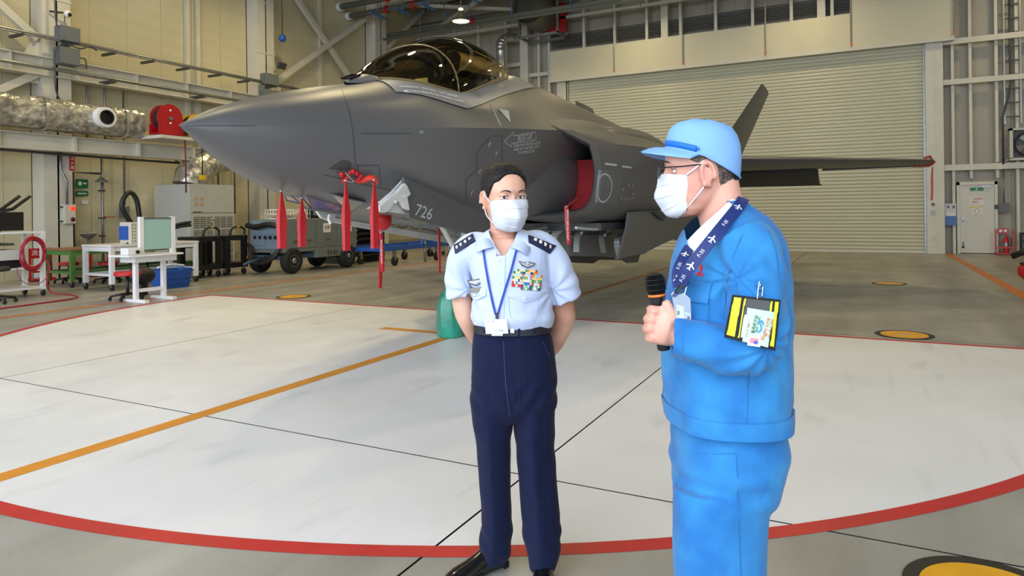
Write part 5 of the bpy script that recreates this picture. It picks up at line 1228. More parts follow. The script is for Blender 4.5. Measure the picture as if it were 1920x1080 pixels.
# jacket
j_ = MB()
def Z(y): return E(0, y).z
def X(x, y=600): return E(x, y).x
trunk(j_, [(Z(796), X(1256), X(1464), -.20, .20), (Z(780), X(1250), X(1466), -.205, .205), (Z(750), X(1246), X(1468), -.205, .205), (Z(700), X(1244), X(1470), -.20, .20), (Z(620), X(1246), X(1472), -.195, .195), (Z(550), X(1258), X(1470), -.195, .195), (Z(500), X(1268), X(1466), -.20, .20), (Z(460), X(1286), X(1452), -.19, .19), (Z(430), X(1306), X(1434), -.15, .15), (Z(405), X(1324), X(1408), -.10, .10), (Z(392), X(1334), X(1396), -.08, .08)], p=2.4)
sleeve(j_, [E(1395, 455, -.14), E(1412, 478, -.17), E(1418, 520, -.20), E(1420, 570, -.215), E(1420, 612, -.22), E(1405, 648, -.22), E(1368, 655, -.21), E(1330, 648, -.19), E(1290, 640, -.17), E(1262, 632, -.155)], [.080, .078, .074, .072, .071, .068, .060, .056, .053, .051], (-1, .25, .15), .95)
sleeve(j_, [E(1390, 455, .13), E(1392, 485, .165), E(1388, 560, .20), E(1374, 650, .205), E(1330, 730, .17)], [.078, .074, .068, .062, .052], (-.5, 0, -.9), 1.0)
def jfold(co, n):
    d = mnoise.fractal(Vector((co.x * 5, co.y * 5, co.z * 3)), 1, 2, 4) * .010 + (abs(mnoise.noise(Vector((co.x * 11 + co.z * 5, co.y * 9, co.z * 6)))) - .25) * .007
    el = E(1420, 640, -.22); v = co - el; r = v.length
    if r < .2: d += .006 * math.sin(math.atan2(v.z, v.x) * 11 + 9 * r + 3 * mnoise.noise(co * 6)) * (1 - r / .2)
    ar = E(1372, 520, -.2); v = co - ar; r = v.length
    if r < .17: d += .007 * math.sin(math.atan2(v.z, v.x) * 8 + 10 * r) * (1 - r / .17)
    z = co.z; d += .004 * math.sin(z * 70 + co.x * 12 + 4 * mnoise.noise(co * 7)) * math.exp(-((z - Z(790)) / .05) ** 2)
    return d
jk_o, jk_me = cloth(j_, .0055, 'work_jacket', JBL, en.e, 4, [jfold], lambda c: inside(en.px(c), [(1270, 380), (1292, 470), (1300, 515), (1318, 480), (1370, 420), (1390, 385), (1360, 375)]) and c.y < .12)
JKB = bvh_me(jk_me)
hb = []
for zz, o_ in ((Z(768), .002), (Z(769), .006), (Z(790), .007), (Z(798), .006), (Z(798), -.01)):
    r = []
    for k in range(72):
        a = 2 * math.pi * k / 72; c0_ = Vector((X(1358), 0, max(min(zz, Z(768)), Z(782)))); dv = Vector((math.cos(a), math.sin(a), 0)); h = JKB.ray_cast(c0_ + dv * .6, -dv)
        q = h[0] if h[0] is not None else c0_ + dv * .2
        r.append(Vector((q.x, q.y, zz)) + dv * o_)
    hb.append(r)
MB().loft(hb, cap0=False, cap1=False).build('hem_band', JBL, jk_o, smooth=50)
SM = M('jacket_seam', (34, 104, 160), .9)
en.cord('side_seam', [(1404, 700), (1402, 760), (1400, 808)], JKB, .0028, SM, .0004, parent=jk_o, th=.0006)
en.cord('hem_seam', [(1256, 775), (1300, 796), (1350, 808), (1410, 812), (1464, 798)], JKB, .0028, SM, .0004, parent=jk_o, th=.0006)
en.cord('shoulder_seam', [(1392, 440), (1375, 480), (1362, 530), (1360, 580)], JKB, .0028, SM, .0004, parent=jk_o, th=.0006)
en.cord('back_yoke_seam', [(1440, 432), (1455, 470), (1462, 520)], JKB, .0028, SM, .0004, parent=jk_o, th=.0006)
for x in (1408,): en.cord('hem_join', [(x, 812), (x, 840)], JKB, .0028, SM, .0004, parent=jk_o, th=.0006)
en.sheet('chest_pocket_flap', [(1293, 527), (1335, 531), (1328, 568), (1290, 566)], JKB, JBL, .003, (8, 6), .003, jk_o)
en.cord('pocket_seam', [(1290, 567), (1290, 610)], JKB, .0028, SM, .0004, parent=jk_o, th=.0006); en.cord('pocket_seam', [(1330, 560), (1328, 605)], JKB, .0028, SM, .0004, parent=jk_o, th=.0006)
en.cord('cuff_seam', [(1283, 612), (1279, 640), (1283, 672)], JKB, .0028, SM, .0004, parent=jk_o, th=.0006)
# collars: white shirt inside, blue jacket collar outside
collar(en, [E(1387, 371, .055), E(1384, 370, .0), E(1372, 374, -.06), E(1345, 398, -.085), E(1312, 428, -.075), E(1289, 452, -.05)], [E(1400, 392, .07), E(1396, 392, .0), E(1386, 394, -.07), E(1352, 430, -.10), E(1318, 468, -.10), E(1300, 498, -.085)], WSH, en.e, 'shirt_collar')
collar(en, [E(1390, 378, .075), E(1388, 377, .0), E(1378, 384, -.075), E(1350, 420, -.11), E(1322, 462, -.115), E(1300, 500, -.10)], [E(1412, 412, .10), E(1410, 412, .0), E(1402, 418, -.10), E(1372, 455, -.15), E(1345, 490, -.155), E(1312, 522, -.14)], JBL, jk_o, 'jacket_collar')
MB().loft([[E(1289, 452, -.05), E(1300, 500, -.09), E(1292, 520, -.075)], [E(1286, 460, .03), E(1290, 500, .03), E(1288, 520, .03)]], closed=False).build('shirt_front', WSH, en.e, smooth=True)
# company emblem: three red diamonds
EM = M('emblem_red', (206, 24, 44), .6)
emb = obj('chest_emblem', None, en.e)
for P4 in ([(1315, 495), (1317.5, 503), (1314, 511), (1311.5, 503)], [(1313, 511), (1310, 517), (1305.5, 517), (1309, 511)], [(1314.5, 511), (1318, 513), (1319, 519), (1314.5, 518)]): en.poly('diamond', P4, JKB, EM, .002, emb, .0015)
# trousers
q_ = MB()
trunk(q_, [(Z(780), X(1270), X(1450), -.17, .17), (Z(815), X(1262), X(1458), -.18, .18), (Z(850), X(1259), X(1463), -.188, .188), (Z(885), X(1258), X(1452), -.19, .19), (Z(930), X(1262), X(1440), -.18, .18), (Z(960), X(1280), X(1420), -.12, .12)], p=2.4)
def elg(y0, k, pts):
    rows = []
    for a in crv([(q[0], q[1], q[2]) for q in pts], 4):
        x0, x1 = E(a.y, a.x, y0).x, E(a.z, a.x, y0).x; rows.append(ell(((x0 + x1) / 2, y0, E(0, a.x, 0).z), (x1 - x0) / 2, .098 * k, 32, 2.3))
    q_.loft(rows)
elg(-.092, 1, [(900, 1262, 1446), (960, 1262, 1436), (1020, 1262, 1432), (1090, 1268, 1428), (1200, 1282, 1420), (1320, 1288, 1412), (1378, 1290, 1408)]); elg(.092, 1, [(900, 1262, 1446), (960, 1262, 1436), (1020, 1264, 1430), (1090, 1270, 1424), (1200, 1282, 1420), (1320, 1288, 1412), (1378, 1290, 1408)])
def efold(co, n):
    d = mnoise.fractal(Vector((co.x * 5, co.y * 5, co.z * 2 + 5)), 1, 2, 4) * .008
    d += .004 * math.sin(co.z * 75 + 3 * mnoise.noise(co * 6)) * math.exp(-((co.z - Z(890)) / .06) ** 2) * (1 if co.x < .05 else .2)
    return d
et_o, et_me = cloth(q_, .0065, 'work_trousers', JBL, en.e, 4, [efold]); ETB = bvh_me(et_me)
en.cord('side_seam', [(1380, 850), (1384, 900), (1386, 980), (1389, 1078)], ETB, .0028, SM, .0004, parent=et_o, th=.0006)
en.cord('pocket_seam', [(1270, 845), (1330, 852), (1378, 850)], ETB, .0028, SM, .0004, parent=et_o, th=.0006)
for y0 in (-.092, .092): shoe(en, (X(1345), y0, 0), math.radians(-90), LEATHER, SOLE)
# lanyard with white jet prints, key ring and passes
NAVL = M('lanyard_navy', (24, 44, 104), .6, bump=.1, bscale=300)
ly = thing('lanyard_pass', 'navy printed lanyard with clear pass holder worn over the blue jacket', 'lanyard', en.e.location, YAW)
VB = JKB
def ribbon3(name, pts, w, mat, nr, parent):
    Q = crv([E(*q) for q in pts], 8); n = Vector(nr).normalized(); rows = []
    for i, p in enumerate(Q):
        t = (Q[min(i + 1, len(Q) - 1)] - Q[max(i - 1, 0)]).normalized(); nn = (n - t * n.dot(t)).normalized(); sd = nn.cross(t) * (w / 2)
        rows.append([p + sd, p - sd, p - sd + nn * .0018, p + sd + nn * .0018])
    MB().loft(rows).build(name, mat, parent); return Q, n
SQ, SN = ribbon3('strap', [(1394, 372, -.05), (1386, 386, -.105), (1352, 428, -.172), (1319, 469, -.198), (1291, 505, -.190), (1272, 536, -.165)], .030, NAVL, (-.25, -.95, .25), ly)
S2, N2_ = ribbon3('strap', [(1294, 462, -.06), (1281, 484, -.105), (1270, 512, -.135), (1272, 538, -.155)], .028, NAVL, (-.45, -.9, .1), ly)
def at_strap(Q, f):
    x = f * (len(Q) - 1); i = min(int(x), len(Q) - 2); return Q[i] + (Q[i + 1] - Q[i]) * (x - i), (Q[i + 1] - Q[i]).normalized()
def jetmark(Q, nr, f, r):
    p, t = at_strap(Q, f); n = (nr - t * nr.dot(t)).normalized(); fm = frame(p + n * .0026, -t, n.cross(-t)); mb = MB()
    for (a, b2, w) in (((-.5, 0), (.5, 0), .18), ((-.15, -.5), (.12, .0), .13), ((-.15, .5), (.12, .0), .13), ((-.5, -.22), (-.38, .0), .09), ((-.5, .22), (-.38, .0), .09)): mb.bar(fm @ Vector((a[0] * r, a[1] * r, 0)), fm @ Vector((b2[0] * r, b2[1] * r, 0)), w * r, .0008, n)
    mb.build('jet_print', WHITE, ly)
for f in (.22, .50, .76): jetmark(SQ, SN, f, .022)
for f in (.25, .8): jetmark(S2, N2_, f, .020)
for Q, nr, f in ((SQ, SN, .36), (SQ, SN, .63), (SQ, SN, .89), (S2, N2_, .52)):
    p, t = at_strap(Q, f); n = (nr - t * nr.dot(t)).normalized(); lettering('strap_lettering', 'F-35', .0125, WHITE, p + n * .0026, -t, n.cross(-t), ly, depth=.0006)
yk = E(1275, 545, -.17).y
def Eq(px, py, y): d = en.dir(px, py); return en.c + d * ((y - en.c.y) / d.y)
MB().bar(Eq(1284, 528, yk), Eq(1268, 548, yk), .010, .008).build('buckle', BLACK, ly); MB().tube([Eq(1265 + 5 * math.cos(a), 553 + 5 * math.sin(a), yk) for a in np.linspace(0, 6.283, 16, endpoint=False)], .0016, 6, closed=True).build('key_ring', CHROME, ly)
MB().cyl(Eq(1265, 553, yk), Eq(1265, 553, yk - .004), .005, 12).build('ring_bead', M('bead_navy', (20, 40, 120), .3), ly)
MB().tube([Eq(1285, 530, yk), Eq(1290, 524, yk - .004), Eq(1293, 528, yk), Eq(1287, 540, yk), Eq(1284, 552, yk)], .0018, 6).build('chain', CHROME, ly)
PLAS = M('clear_plastic', (222, 228, 232), .08, alpha=.3)
MB().prism([Eq(1260, 557, yk), Eq(1282, 549, yk), Eq(1294, 560, yk), Eq(1296, 612, yk), Eq(1270, 609, yk)], (0, -.003, 0)).build('pass_holder', PLAS, ly)
MB().prism([Eq(1268, 571, yk + .002), Eq(1282, 574, yk + .002), Eq(1281, 611, yk + .002), Eq(1271, 610, yk + .002)], (0, -.002, 0)).build('pass_card', M('card_white', (232, 236, 238), .3), ly)
MB().prism([Eq(1283, 584, yk + .002), Eq(1295, 588, yk + .002), Eq(1294, 612, yk + .002), Eq(1281, 611, yk + .002)], (0, -.002, 0)).build('pass_card', M('card_pale_blue', (176, 208, 226), .4), ly)
MB().prism([Eq(1270, 583, yk - .002), Eq(1274, 583, yk - .002), Eq(1274, 590, yk - .002), Eq(1270, 590, yk - .002)], (0, -.001, 0)).build('card_mark', M('mark_green', (30, 130, 80), .5), ly)
MB().prism([Eq(1289, 593, yk - .002), Eq(1293, 594, yk - .002), Eq(1292, 601, yk - .002), Eq(1288, 600, yk - .002)], (0, -.001, 0)).build('card_photo', M('photo_brown', (110, 80, 70), .5), ly)
# microphone
mc = thing('microphone', 'black handheld microphone with an orange ring', 'microphone', en.e.location, YAW)
def MP(f): return mb0 + (mt0 - mb0) * f
BM = M('mic_body_black', (26, 26, 28), .45); L_ = (mt0 - mb0).length
R3 = max_.to_track_quat('Z', 'Y').to_matrix()
MB().lathe([(.014, 0), (.0165, .004), (.0165, .03), (.018, .06), (.0195, L_ * .66), (.0215, L_ * .70)], 28, mb0, R3).build('handle', BM, mc, smooth=40)
MB().lathe([(.0218, L_ * .70), (.0226, L_ * .705), (.0226, L_ * .725), (.0218, L_ * .73)], 28, mb0, R3).build('orange_ring', M('mic_orange', (240, 118, 24), .4), mc, smooth=40)
hd = MB().lathe([(.022, L_ * .73), (.0255, L_ * .80), (.0262, L_ * .86), (.0250, L_ * .93), (.020, L_ * .98), (.010, L_ * 1.0), (.001, L_ * 1.003)], 32, mb0, R3).build('grille', M('mic_grille', (30, 31, 33), .35, .6, bump=1.0, bscale=900), mc, smooth=40)
for f in (.79, .86, .92): MB().tube([mb0 + R3 @ Vector((.0265 * math.cos(a), .0265 * math.sin(a), L_ * f)) for a in np.linspace(0, 6.283, 28, endpoint=False)], .0012, 5, closed=True).build('grille_band', BM, mc)
MB().b2(tuple(E(1241, 556, -.125)), tuple(E(1247, 568, -.135))).build('switch', BM, mc)
# high-visibility armband with pass
ab = thing('armband', 'black armband with yellow reflective stripes and a green pass window', 'armband', en.e.location, YAW)
YEL = M('reflective_yellow', (226, 240, 30), .5, var=.08, vscale=30, emit=0.0); BKC = M('black_webbing', (20, 20, 22), .8, bump=.2, bscale=300)
ps = MB(); ps.tube([E(1416, 500, -.20), E(1418, 540, -.205), E(1419, 600, -.215), E(1418, 640, -.22), E(1416, 690, -.222)], .083, 40); PSB = bvh_of(ps)
bq = [(1378, 553), (1459, 562), (1450, 657), (1364, 632)]
def AB(u, v): 
    a, b2, c, d = bq; return ((a[0] * (1 - u) + b2[0] * u) * (1 - v) + (d[0] * (1 - u) + c[0] * u) * v, (a[1] * (1 - u) + b2[1] * u) * (1 - v) + (d[1] * (1 - u) + c[1] * u) * v)
en.sheet('band', bq, PSB, BKC, .006, (16, 14), .004, ab)
def Q4(u0, v0, u1, v1): return [AB(u0, v0), AB(u1, v0), AB(u1, v1), AB(u0, v1)]
for u0, u1 in ((.05, .20), (.265, .29), (.80, .83), (.89, .955)): en.sheet('reflective_stripe', Q4(u0, .05, u1, .93), PSB, YEL, .0095, (3, 14), .0015, ab)
en.sheet('window_liner', Q4(.30, .05, .79, .92), PSB, M('glossy_black_film', (26, 27, 30), .12), .0095, (10, 12), .0012, ab)
en.sheet('window_glare', Q4(.32, .40, .50, .90), PSB, M('painted_glare', (190, 196, 214), .2), .0105, (4, 6), .0012, ab)  # glare on the pass window, put into the colour of a pale sheet
card = [(1404, 577), (1447, 585), (1437, 650), (1396, 640)]
en.sheet('green_pass', card, PSB, M('pass_green', (176, 222, 190), .4), .0118, (8, 10), .0012, ab)
en.sheet('pass_sticker', [(1406, 629), (1425, 631), (1424, 649), (1404, 646)], PSB, M('card_white', (232, 236, 238), .3), .0135, (3, 3), .001, ab)
en.sheet('sticker_mark', [(1409, 632), (1421, 634), (1420, 645), (1408, 642)], PSB, M('print_pink', (214, 130, 140), .6), .0152, (2, 2), .0006, ab); en.sheet('sticker_mark', [(1415, 638), (1420, 639), (1419, 645), (1414, 643)], PSB, M('print_blue', (40, 80, 170), .6), .0162, (1, 1), .0006, ab)
RINK = M('print_red', (216, 48, 36), .6); BINK = M('print_blue2', (36, 130, 210), .6)
en.text('pass_lettering', 'Flight Line', .0128, (1428, 640), (1440, 592), PSB, RINK, .015, ab)
en.text('pass_lettering', 'Exp. Mar.31.2023', .0062, (1437, 637), (1445, 594), PSB, RINK, .015, ab)
en.text('pass_lettering', '\u8eca\u4e21\u8a31\u53ef\u8a3c', .0088, (1412, 625), (1420, 590), PSB, INK, .015, ab)
en.text('pass_lettering', 'Flyin\u2019 Mods', .008, (1417, 627), (1426, 590), PSB, M('print_navy', (24, 40, 96), .6), .0155, ab)
en.text('pass_lettering', 'K-6131 Flight', .0062, (1401, 637), (1408, 598), PSB, RINK, .015, ab)
en.cord('pass_swoosh', [(1420, 622), (1425, 620), (1427, 612), (1422, 604), (1427, 600), (1430, 608)], PSB, .003, BINK, .0145, 4, ab)
MB().tube(crv([E(1424, 528, -.31), E(1421, 548, -.315), E(1420, 560, -.32)], 4), .0015, 6).build('safety_pin', CHROME, ab); 
p, n = en.hit(1423, 548, JKB)
MB().tube([p + n * .004 + Vector((dx, 0, dz)) for dx, dz in ((-.005, -.02), (-.003, .012), (.003, .016), (.007, .012), (.004, -.022))], .0014, 6).build('safety_pin', CHROME, ab)
en.sheet('pen_loop', [(1418, 530), (1427, 532), (1427, 546), (1420, 545)], JKB, JBL, .005, (3, 4), .003, jk_o)
# ------------------------------------------------------------------ services on the left wall
BLUE = M('blue_enamel', (34, 84, 168), .45); GREEN = M('green_enamel', (84, 134, 62), .5, var=.1, vscale=6); GREY = M('machine_grey', (150, 154, 150), .5, var=.05, vscale=3)
REDS = M('red_vinyl_seat', (196, 26, 34), .4); YELP = M('yellow_enamel', (222, 178, 30), .45); PAPER = M('paper_white', (222, 220, 214), .7)
FOIL = M('crumpled_foil', (214, 212, 204), .3, .65, var=.3, vscale=7, bump=1.0, bscale=9, rgb2=(150, 148, 138))
SIGNG = M('sign_green', (16, 110, 66), .5); CABG = M('cabinet_grey', (186, 188, 178), .5, var=.05); GRILL = M('grille_dark', (112, 110, 98), .6)
BOXG = M('junction_box_grey', (98, 104, 106), .55)
def rod(name, pts, r, mat, parent, n=8, **kw): return MB().tube(pts, r, n).build(name, mat, parent, smooth=True, **kw)
# foil-wrapped air duct resting on the lower beam
du = thing('foil_air_duct', 'long crumpled silver foil air duct lying on the lower wall beam', 'air duct', (-16.35, 0, 3.35))
R = []
for i in range(0, 270):
    y = -3.6 + i * .0545; row = []
    for a in np.linspace(0, 2 * math.pi, 44, endpoint=False):
        x = .36 * math.copysign(abs(math.cos(a)) ** .45, math.cos(a)); z = .34 * math.copysign(abs(math.sin(a)) ** .45, math.sin(a)); c = Vector((x * 3.2, y * 3.2, z * 3.2))
        d = .05 * (abs(mnoise.noise(c)) * 2 - .5) + .03 * (abs(mnoise.noise(c * 2.7)) * 2 - .5)
        row.append((x * (1 + d * 1.6), y, .42 + z * (1 + d * 1.6)))
    R.append(row)
MB().loft(R).build('duct_wrap', FOIL, du, smooth=25)
for y in (-1, 2.5, 6.2, 8.75, 10.6): MB().loft([ell((0, 0, 0), .001, .001, 4)] * 0 + [[(.385 * math.copysign(abs(math.cos(a)) ** .5, math.cos(a)), y + d, .42 + .372 * math.copysign(abs(math.sin(a)) ** .5, math.sin(a))) for a in np.linspace(0, 2 * math.pi, 28, endpoint=False)] for d in (-.035, .035)], cap0=False, cap1=False).build('foil_tape', M('foil_tape', (214, 214, 210), .25, .8), du, smooth=40)
RY = Matrix.Rotation(math.pi / 2, 3, 'Y')
MB().lathe([(.245, 0), (.245, .16), (.235, .20), (.17, .20), (.165, .0)], 32, (.32, 9.98, .45), RY).build('port_collar', WHITE, du, smooth=40)
MB().lathe([(.172, .12), (.172, .215), (.145, .215), (.14, .05), (.001, .05)], 32, (.32, 9.98, .45), RY).build('port_ring', BLACK, du, smooth=40)
# hose reels on a shelf
def reel(y, z, r, mat, lab, name, flange=None):
    t = thing(name, lab, 'hose reel', (-15.72, y, z))
    R_ = Matrix.Rotation(math.pi / 2, 3, 'Y')
    for dx in (-.14, .14): MB().lathe([(.001, -.012), (r, -.012), (r, .012), (.001, .012)], 36, (dx, 0, r + .06), R_).build('flange', mat, t)
    MB().lathe([(r * .82, -.13), (r * .9, -.06), (r * .88, 0), (r * .9, .06), (r * .82, .13)], 36, (0, 0, r + .06), R_).build('hose_winding', flange or RUBBER, t)
    MB().lathe([(.001, 0), (.05, 0), (.05, .04), (.001, .04)], 16, (.152, 0, r + .06), R_).build('hub', GALV, t)
    mb = MB(); mb.b2((-.2, -r * .95, 0), (.2, r * .95, .03)); mb.b2((.16, -r * .95, 0), (.18, r * .95, r * .75)); mb.b2((-.2, -r * .95, 0), (-.18, r * .95, r * .75)); mb.build('bracket', mat, t)
    return t
t = reel(11.45, 3.5, .36, REDP, 'red hose reel on the lower wall beam next to the foil duct', 'hose_reel')
MB().b2((.10, .30, .1), (.3, .42, .3)).build('outlet_guide', DKST, t); rod('hanging_hose', [(.2, .36, .12), (.22, .37, -.6), (.22, .37, -1.45)], .018, M('hose_maroon', (110, 30, 40), .6), t)
for z in (.62, .3): MB().sph((.156, 0, z), .03, 10, 6).build('plate_mark', WHITE, t)
t = reel(12.22, 3.5, .28, YELP, 'yellow cable reel beside the red hose reel', 'cable_reel', BLACK)
rod('hanging_cable', [(.2, .1, .1), (.22, .1, -.5), (.22, .1, -1.0)], .016, BLACK, t); MB().b2((.16, .04, -1.1), (.28, .16, -.98)).build('plug', YELP, t)
MB().b2((-16.5, 11.1, 3.4), (-15.45, 12.6, 3.48)).build('reel_shelf', STEEL, fr_l)
# cable trays: two long conduits with hangers, junction boxes
ct = thing('cable_conduit', 'long pair of grey conduits running along the upper wall beam', 'conduit', (-16.7, 0, 0))
rod('conduit', [(0, -3.8, 5.62), (0, 25.0, 5.62)], .045, GALV, ct); rod('conduit', [(.12, -3.8, 5.55), (.12, 25.0, 5.55)], .02, GALV, ct); rod('conduit', [(.1, -3.8, 4.88), (.1, 25.0, 4.88)], .045, GALV, ct)
for y in np.arange(-3, 25, 1.05): MB().b2((-.35, y - .03, 5.5), (.16, y + .03, 5.56)).build('hanger', DKST, ct)
for y in np.arange(-2.4, 25, 2.6): MB().b2((-.4, y - .06, 4.78), (.2, y + .06, 4.84)).build('hanger', DKST, ct)
def jbox(y, z, dy, dz, lab):
    t = thing('junction_box', lab, 'junction box', (-16.75, y, z), group='grey junction boxes on the wall columns')
    MB().b2((0, -dy / 2, 0), (.28, dy / 2, dz)).build('case', BOXG, t, bevel=.01); MB().b2((.28, -dy / 2 + .015, .015), (.295, dy / 2 - .015, dz - .015)).build('lid', BOXG, t, bevel=.004)
    for a in (-1, 1):
        for c in (.04, dz - .04): MB().cyl((.295, a * (dy / 2 - .04), c), (.302, a * (dy / 2 - .04), c), .008, 8).build('screw', GALV, t)
jbox(9.55, 5.56, .44, .36, 'upper grey junction box on the near left column'); jbox(9.53, 5.02, .46, .40, 'lower grey junction box on the near left column')
jbox(15.7, 5.52, .5, .36, 'upper grey junction box on the middle column'); jbox(15.65, 5.0, .5, .36, 'lower grey junction box on the middle column')
tl = thing('looped_cables', 'loose grey cables looping round the junction boxes on the near column', 'cable', (-16.6, 9.5, 0))
for P in ([(0, -.2, 7.6), (.0, -.22, 6.1), (.05, -.12, 5.8)], [(.05, -.05, 5.56), (.1, -.28, 5.3), (.1, -.3, 4.9), (.05, -.26, 4.4), (.02, -.1, 4.1)], [(.1, .0, 5.5), (.16, .25, 5.44), (.1, .5, 5.55), (.05, .7, 5.5)], [(.1, .2, 5.2), (.14, .36, 5.22), (.1, .42, 5.0)]):
    rod('cable', crv(P, 6), .018, DKST, tl)
def cctv(y, z, lab):
    t = thing('security_camera', lab, 'camera', (-16.95, y, z)); rod('arm', [(0, -.28, .02), (.1, -.1, .02), (.16, 0, .02)], .022, BLACK, t); MB().sph((.2, .02, 0), .085, 18, 12).build('dome', WHITE, t, smooth=True); MB().sph((.26, .03, -.02), .05, 14, 10).build('lens', BLACK, t, smooth=True); rod('cable', [(.1, 0, 0), (.12, .02, -.5)], .012, GALV, t)
cctv(9.62, 6.28, 'white dome security camera high on the near left column')
t = thing('flood_light', 'small dark floodlight bracketed to the middle column', 'floodlight', (-16.9, 16.1, 5.95)); MB().box((.2, .2, .32), (.1, .32, .2), rot=Matrix.Rotation(.5, 3, 'Y')).build('housing', DKST, t, bevel=.01); rod('bracket', [(.0, .05, .1), (.1, .12, .2), (.18, .2, .3)], .02, GALV, t)
t = thing('hanging_ball', 'blue ball hanging on a dark cord by the middle column', 'ball', (-16.7, 16.35, 7.05)); MB().sph((0, 0, .12), (.12, .12, .13), 18, 12).build('ball', BLUE, t, smooth=True); rod('cord', [(0, 0, .2), (0, 0, 3.0)], .012, BLACK, t)
# conduits and devices below the beam
cp = thing('conduit_drop', 'thin galvanised conduits dropping down the left wall below the beam', 'conduit', (-17.3, 0, 0))
for P in ([(0, 11.35, 5.0), (0, 11.35, 1.75)], [(0, 10.55, 4.9), (0, 10.4, 4.8), (0, 10.4, 3.4)], [(0, 11.0, 4.85), (0, 10.85, 4.75), (0, 10.85, 3.4)], [(.1, 14.5, 4.8), (0, 14.3, 4.6), (0, 14.3, 2.2)], [(0, 11.4, 1.4), (0, 11.4, .4)], [(.35, 9.55, 3.0), (.35, 9.55, 2.6), (.4, 9.66, 2.3), (.4, 9.66, 1.76)], [(0, 14.9, 4.6), (0, 14.9, 1.5)]):
    rod('conduit', P, .028, GALV, cp)
rod('air_pipe', [(.5, 3.0, 3.02), (.5, 11.4, 2.92), (.42, 12.7, 2.92), (.1, 12.8, 3.0)], .03, DKST, cp)
t = thing('switch_box', 'small grey switch box on the left wall above the workbench', 'switch box', (-17.4, 11.37, 1.42)); MB().b2((0, -.11, 0), (.12, .11, .3)).build('case', BOXG, t, bevel=.006); MB().cyl((.12, 0, .15), (.135, 0, .15), .025, 12).build('knob', GALV, t)
t = thing('signal_light_box', 'cream signal box with lit red lamp above an unlit lamp on the near column', 'signal light', (-17.0, 9.72, 1.3))
MB().b2((0, -.13, 0), (.13, .13, .46)).build('case', STEEL, t, bevel=.01); MB().sph((.14, .05, .36), (.03, .055, .055), 16, 10).build('red_lamp_lit', M('lit_red', (255, 40, 20), .3, emit=3), t, smooth=True); MB().sph((.14, .05, .1), (.03, .055, .055), 16, 10).build('red_lamp', M('dark_red_glass', (90, 10, 14), .2), t, smooth=True)
for z in (.06, .4): MB().cyl((.05, -.22, z), (.05, -.13, z), .018, 8).build('gland', DKST, t)
t = thing('fire_sign', 'narrow vertical red fire sign on the near column', 'sign', (-16.98, 9.83, 2.58)); MB().b2((0, -.06, 0), (.015, .06, .34)).build('plate', REDP, t)
for k, ch in enumerate('\u6d88\u706b\u5668'): lettering('sign_lettering', ch, .09, WHITE, (.018, 0, .28 - k * .105), (0, 1, 0), (0, 0, 1), t)
# emergency shower and eyewash
t = thing('emergency_shower', 'grey pipe emergency shower with eyewash basin on the left wall', 'shower', (-17.2, 10.6, 0))
rod('riser', [(0, .1, 0), (0, .1, 2.95)], .035, GALV, t); rod('shower_arm', [(0, .1, 2.55), (0, -.06, 2.55), (0, -.62, 2.55), (0, -.62, .35)], .028, DKST, t)
MB().lathe([(.02, .16), (.05, .10), (.14, .03), (.15, 0), (.14, 0)], 24, (.1, .02, 2.33)).build('shower_head', GALV, t, smooth=40); rod('head_drop', [(0, .02, 2.55), (.1, .02, 2.5), (.1, .02, 2.45)], .022, GALV, t)
MB().lathe([(.03, -.05), (.16, .03), (.19, .08), (.17, .08), (.02, -.02)], 24, (.1, -.32, .95)).build('eyewash_bowl', GALV, t, smooth=40); rod('bowl_stem', [(.1, -.32, .9), (.1, -.32, .3)], .03, GALV, t)
for dy in (-.07, .07): MB().sph((.12, -.32 + dy, 1.05), .035, 12, 8).build('eyewash_nozzle', CHROME, t, smooth=True)
for z in (1.4, .95, 2.1): MB().b2((-.1, .05, z), (.05, .15, z + .04)).build('pipe_clamp', DKST, t)
rod('lever', [(0, .1, 1.45), (.12, .16, 1.45), (.2, .3, 1.44)], .012, REDP, t)
t = thing('safety_sign', 'green and white emergency wash signs beside the shower pipe', 'sign', (-17.44, 10.34, 1.98))
for z, h in ((.2, .22), (0, .13)): MB().b2((0, -.16, z), (.012, .14, z + h)).build('plate', SIGNG, t)
mb = MB(); mb.b2((.013, -.1, .27), (.016, -.02, .36)); mb.b2((.013, .02, .30), (.016, .1, .34)); mb.b2((.013, -.12, .05), (.016, .1, .08)); mb.build('pictogram', WHITE, t); MB().b2((0, -.02, -.2), (.01, .14, -.1)).build('small_notice', PAPER, t)
# air conditioner cabinet with foil duct on its head
ac = thing('air_conditioner', 'tall grey packaged air conditioner cabinet with front grilles at the left wall', 'air conditioner', (-16.6, 12.95, 0))
MB().b2((-.75, -.72, .1), (.7, .72, 2.30)).build('casing', CABG, ac, bevel=.008); MB().b2((-.7, -.66, 0), (.66, .68, .1)).build('plinth', DKST, ac)
for r in range(4):
    for c in range(6):
        y = (-.6 + c * .21) if c < 3 else (.04 + (c - 3) * .21 + .02)
        g = MB(); z = 1.12 - r * .36
        g.b2((.70, y, z), (.712, y + .17, z + .30)); o = g.build('grille', GRILL, ac)
        for k in range(5): MB().b2((.712, y + .01, z + .03 + k * .055), (.722, y + .16, z + .045 + k * .055)).build('grille_bar', CABG, o)
MB().b2((.70, .0 - .06, 1.28), (.715, .03, 1.38)).build('controller', PAPER, ac); MB().b2((.715, -.045, 1.30), (.72, .015, 1.35)).build('display', BLACK, ac)
for y, z in ((-.58, 1.86), (-.58, 1.72), (-.40, 1.86), (-.40, 1.72)): MB().b2((.70, y, z), (.708, y + .11, z + .10)).build('notice', M('notice_tan', (190, 160, 130), .6), ac)
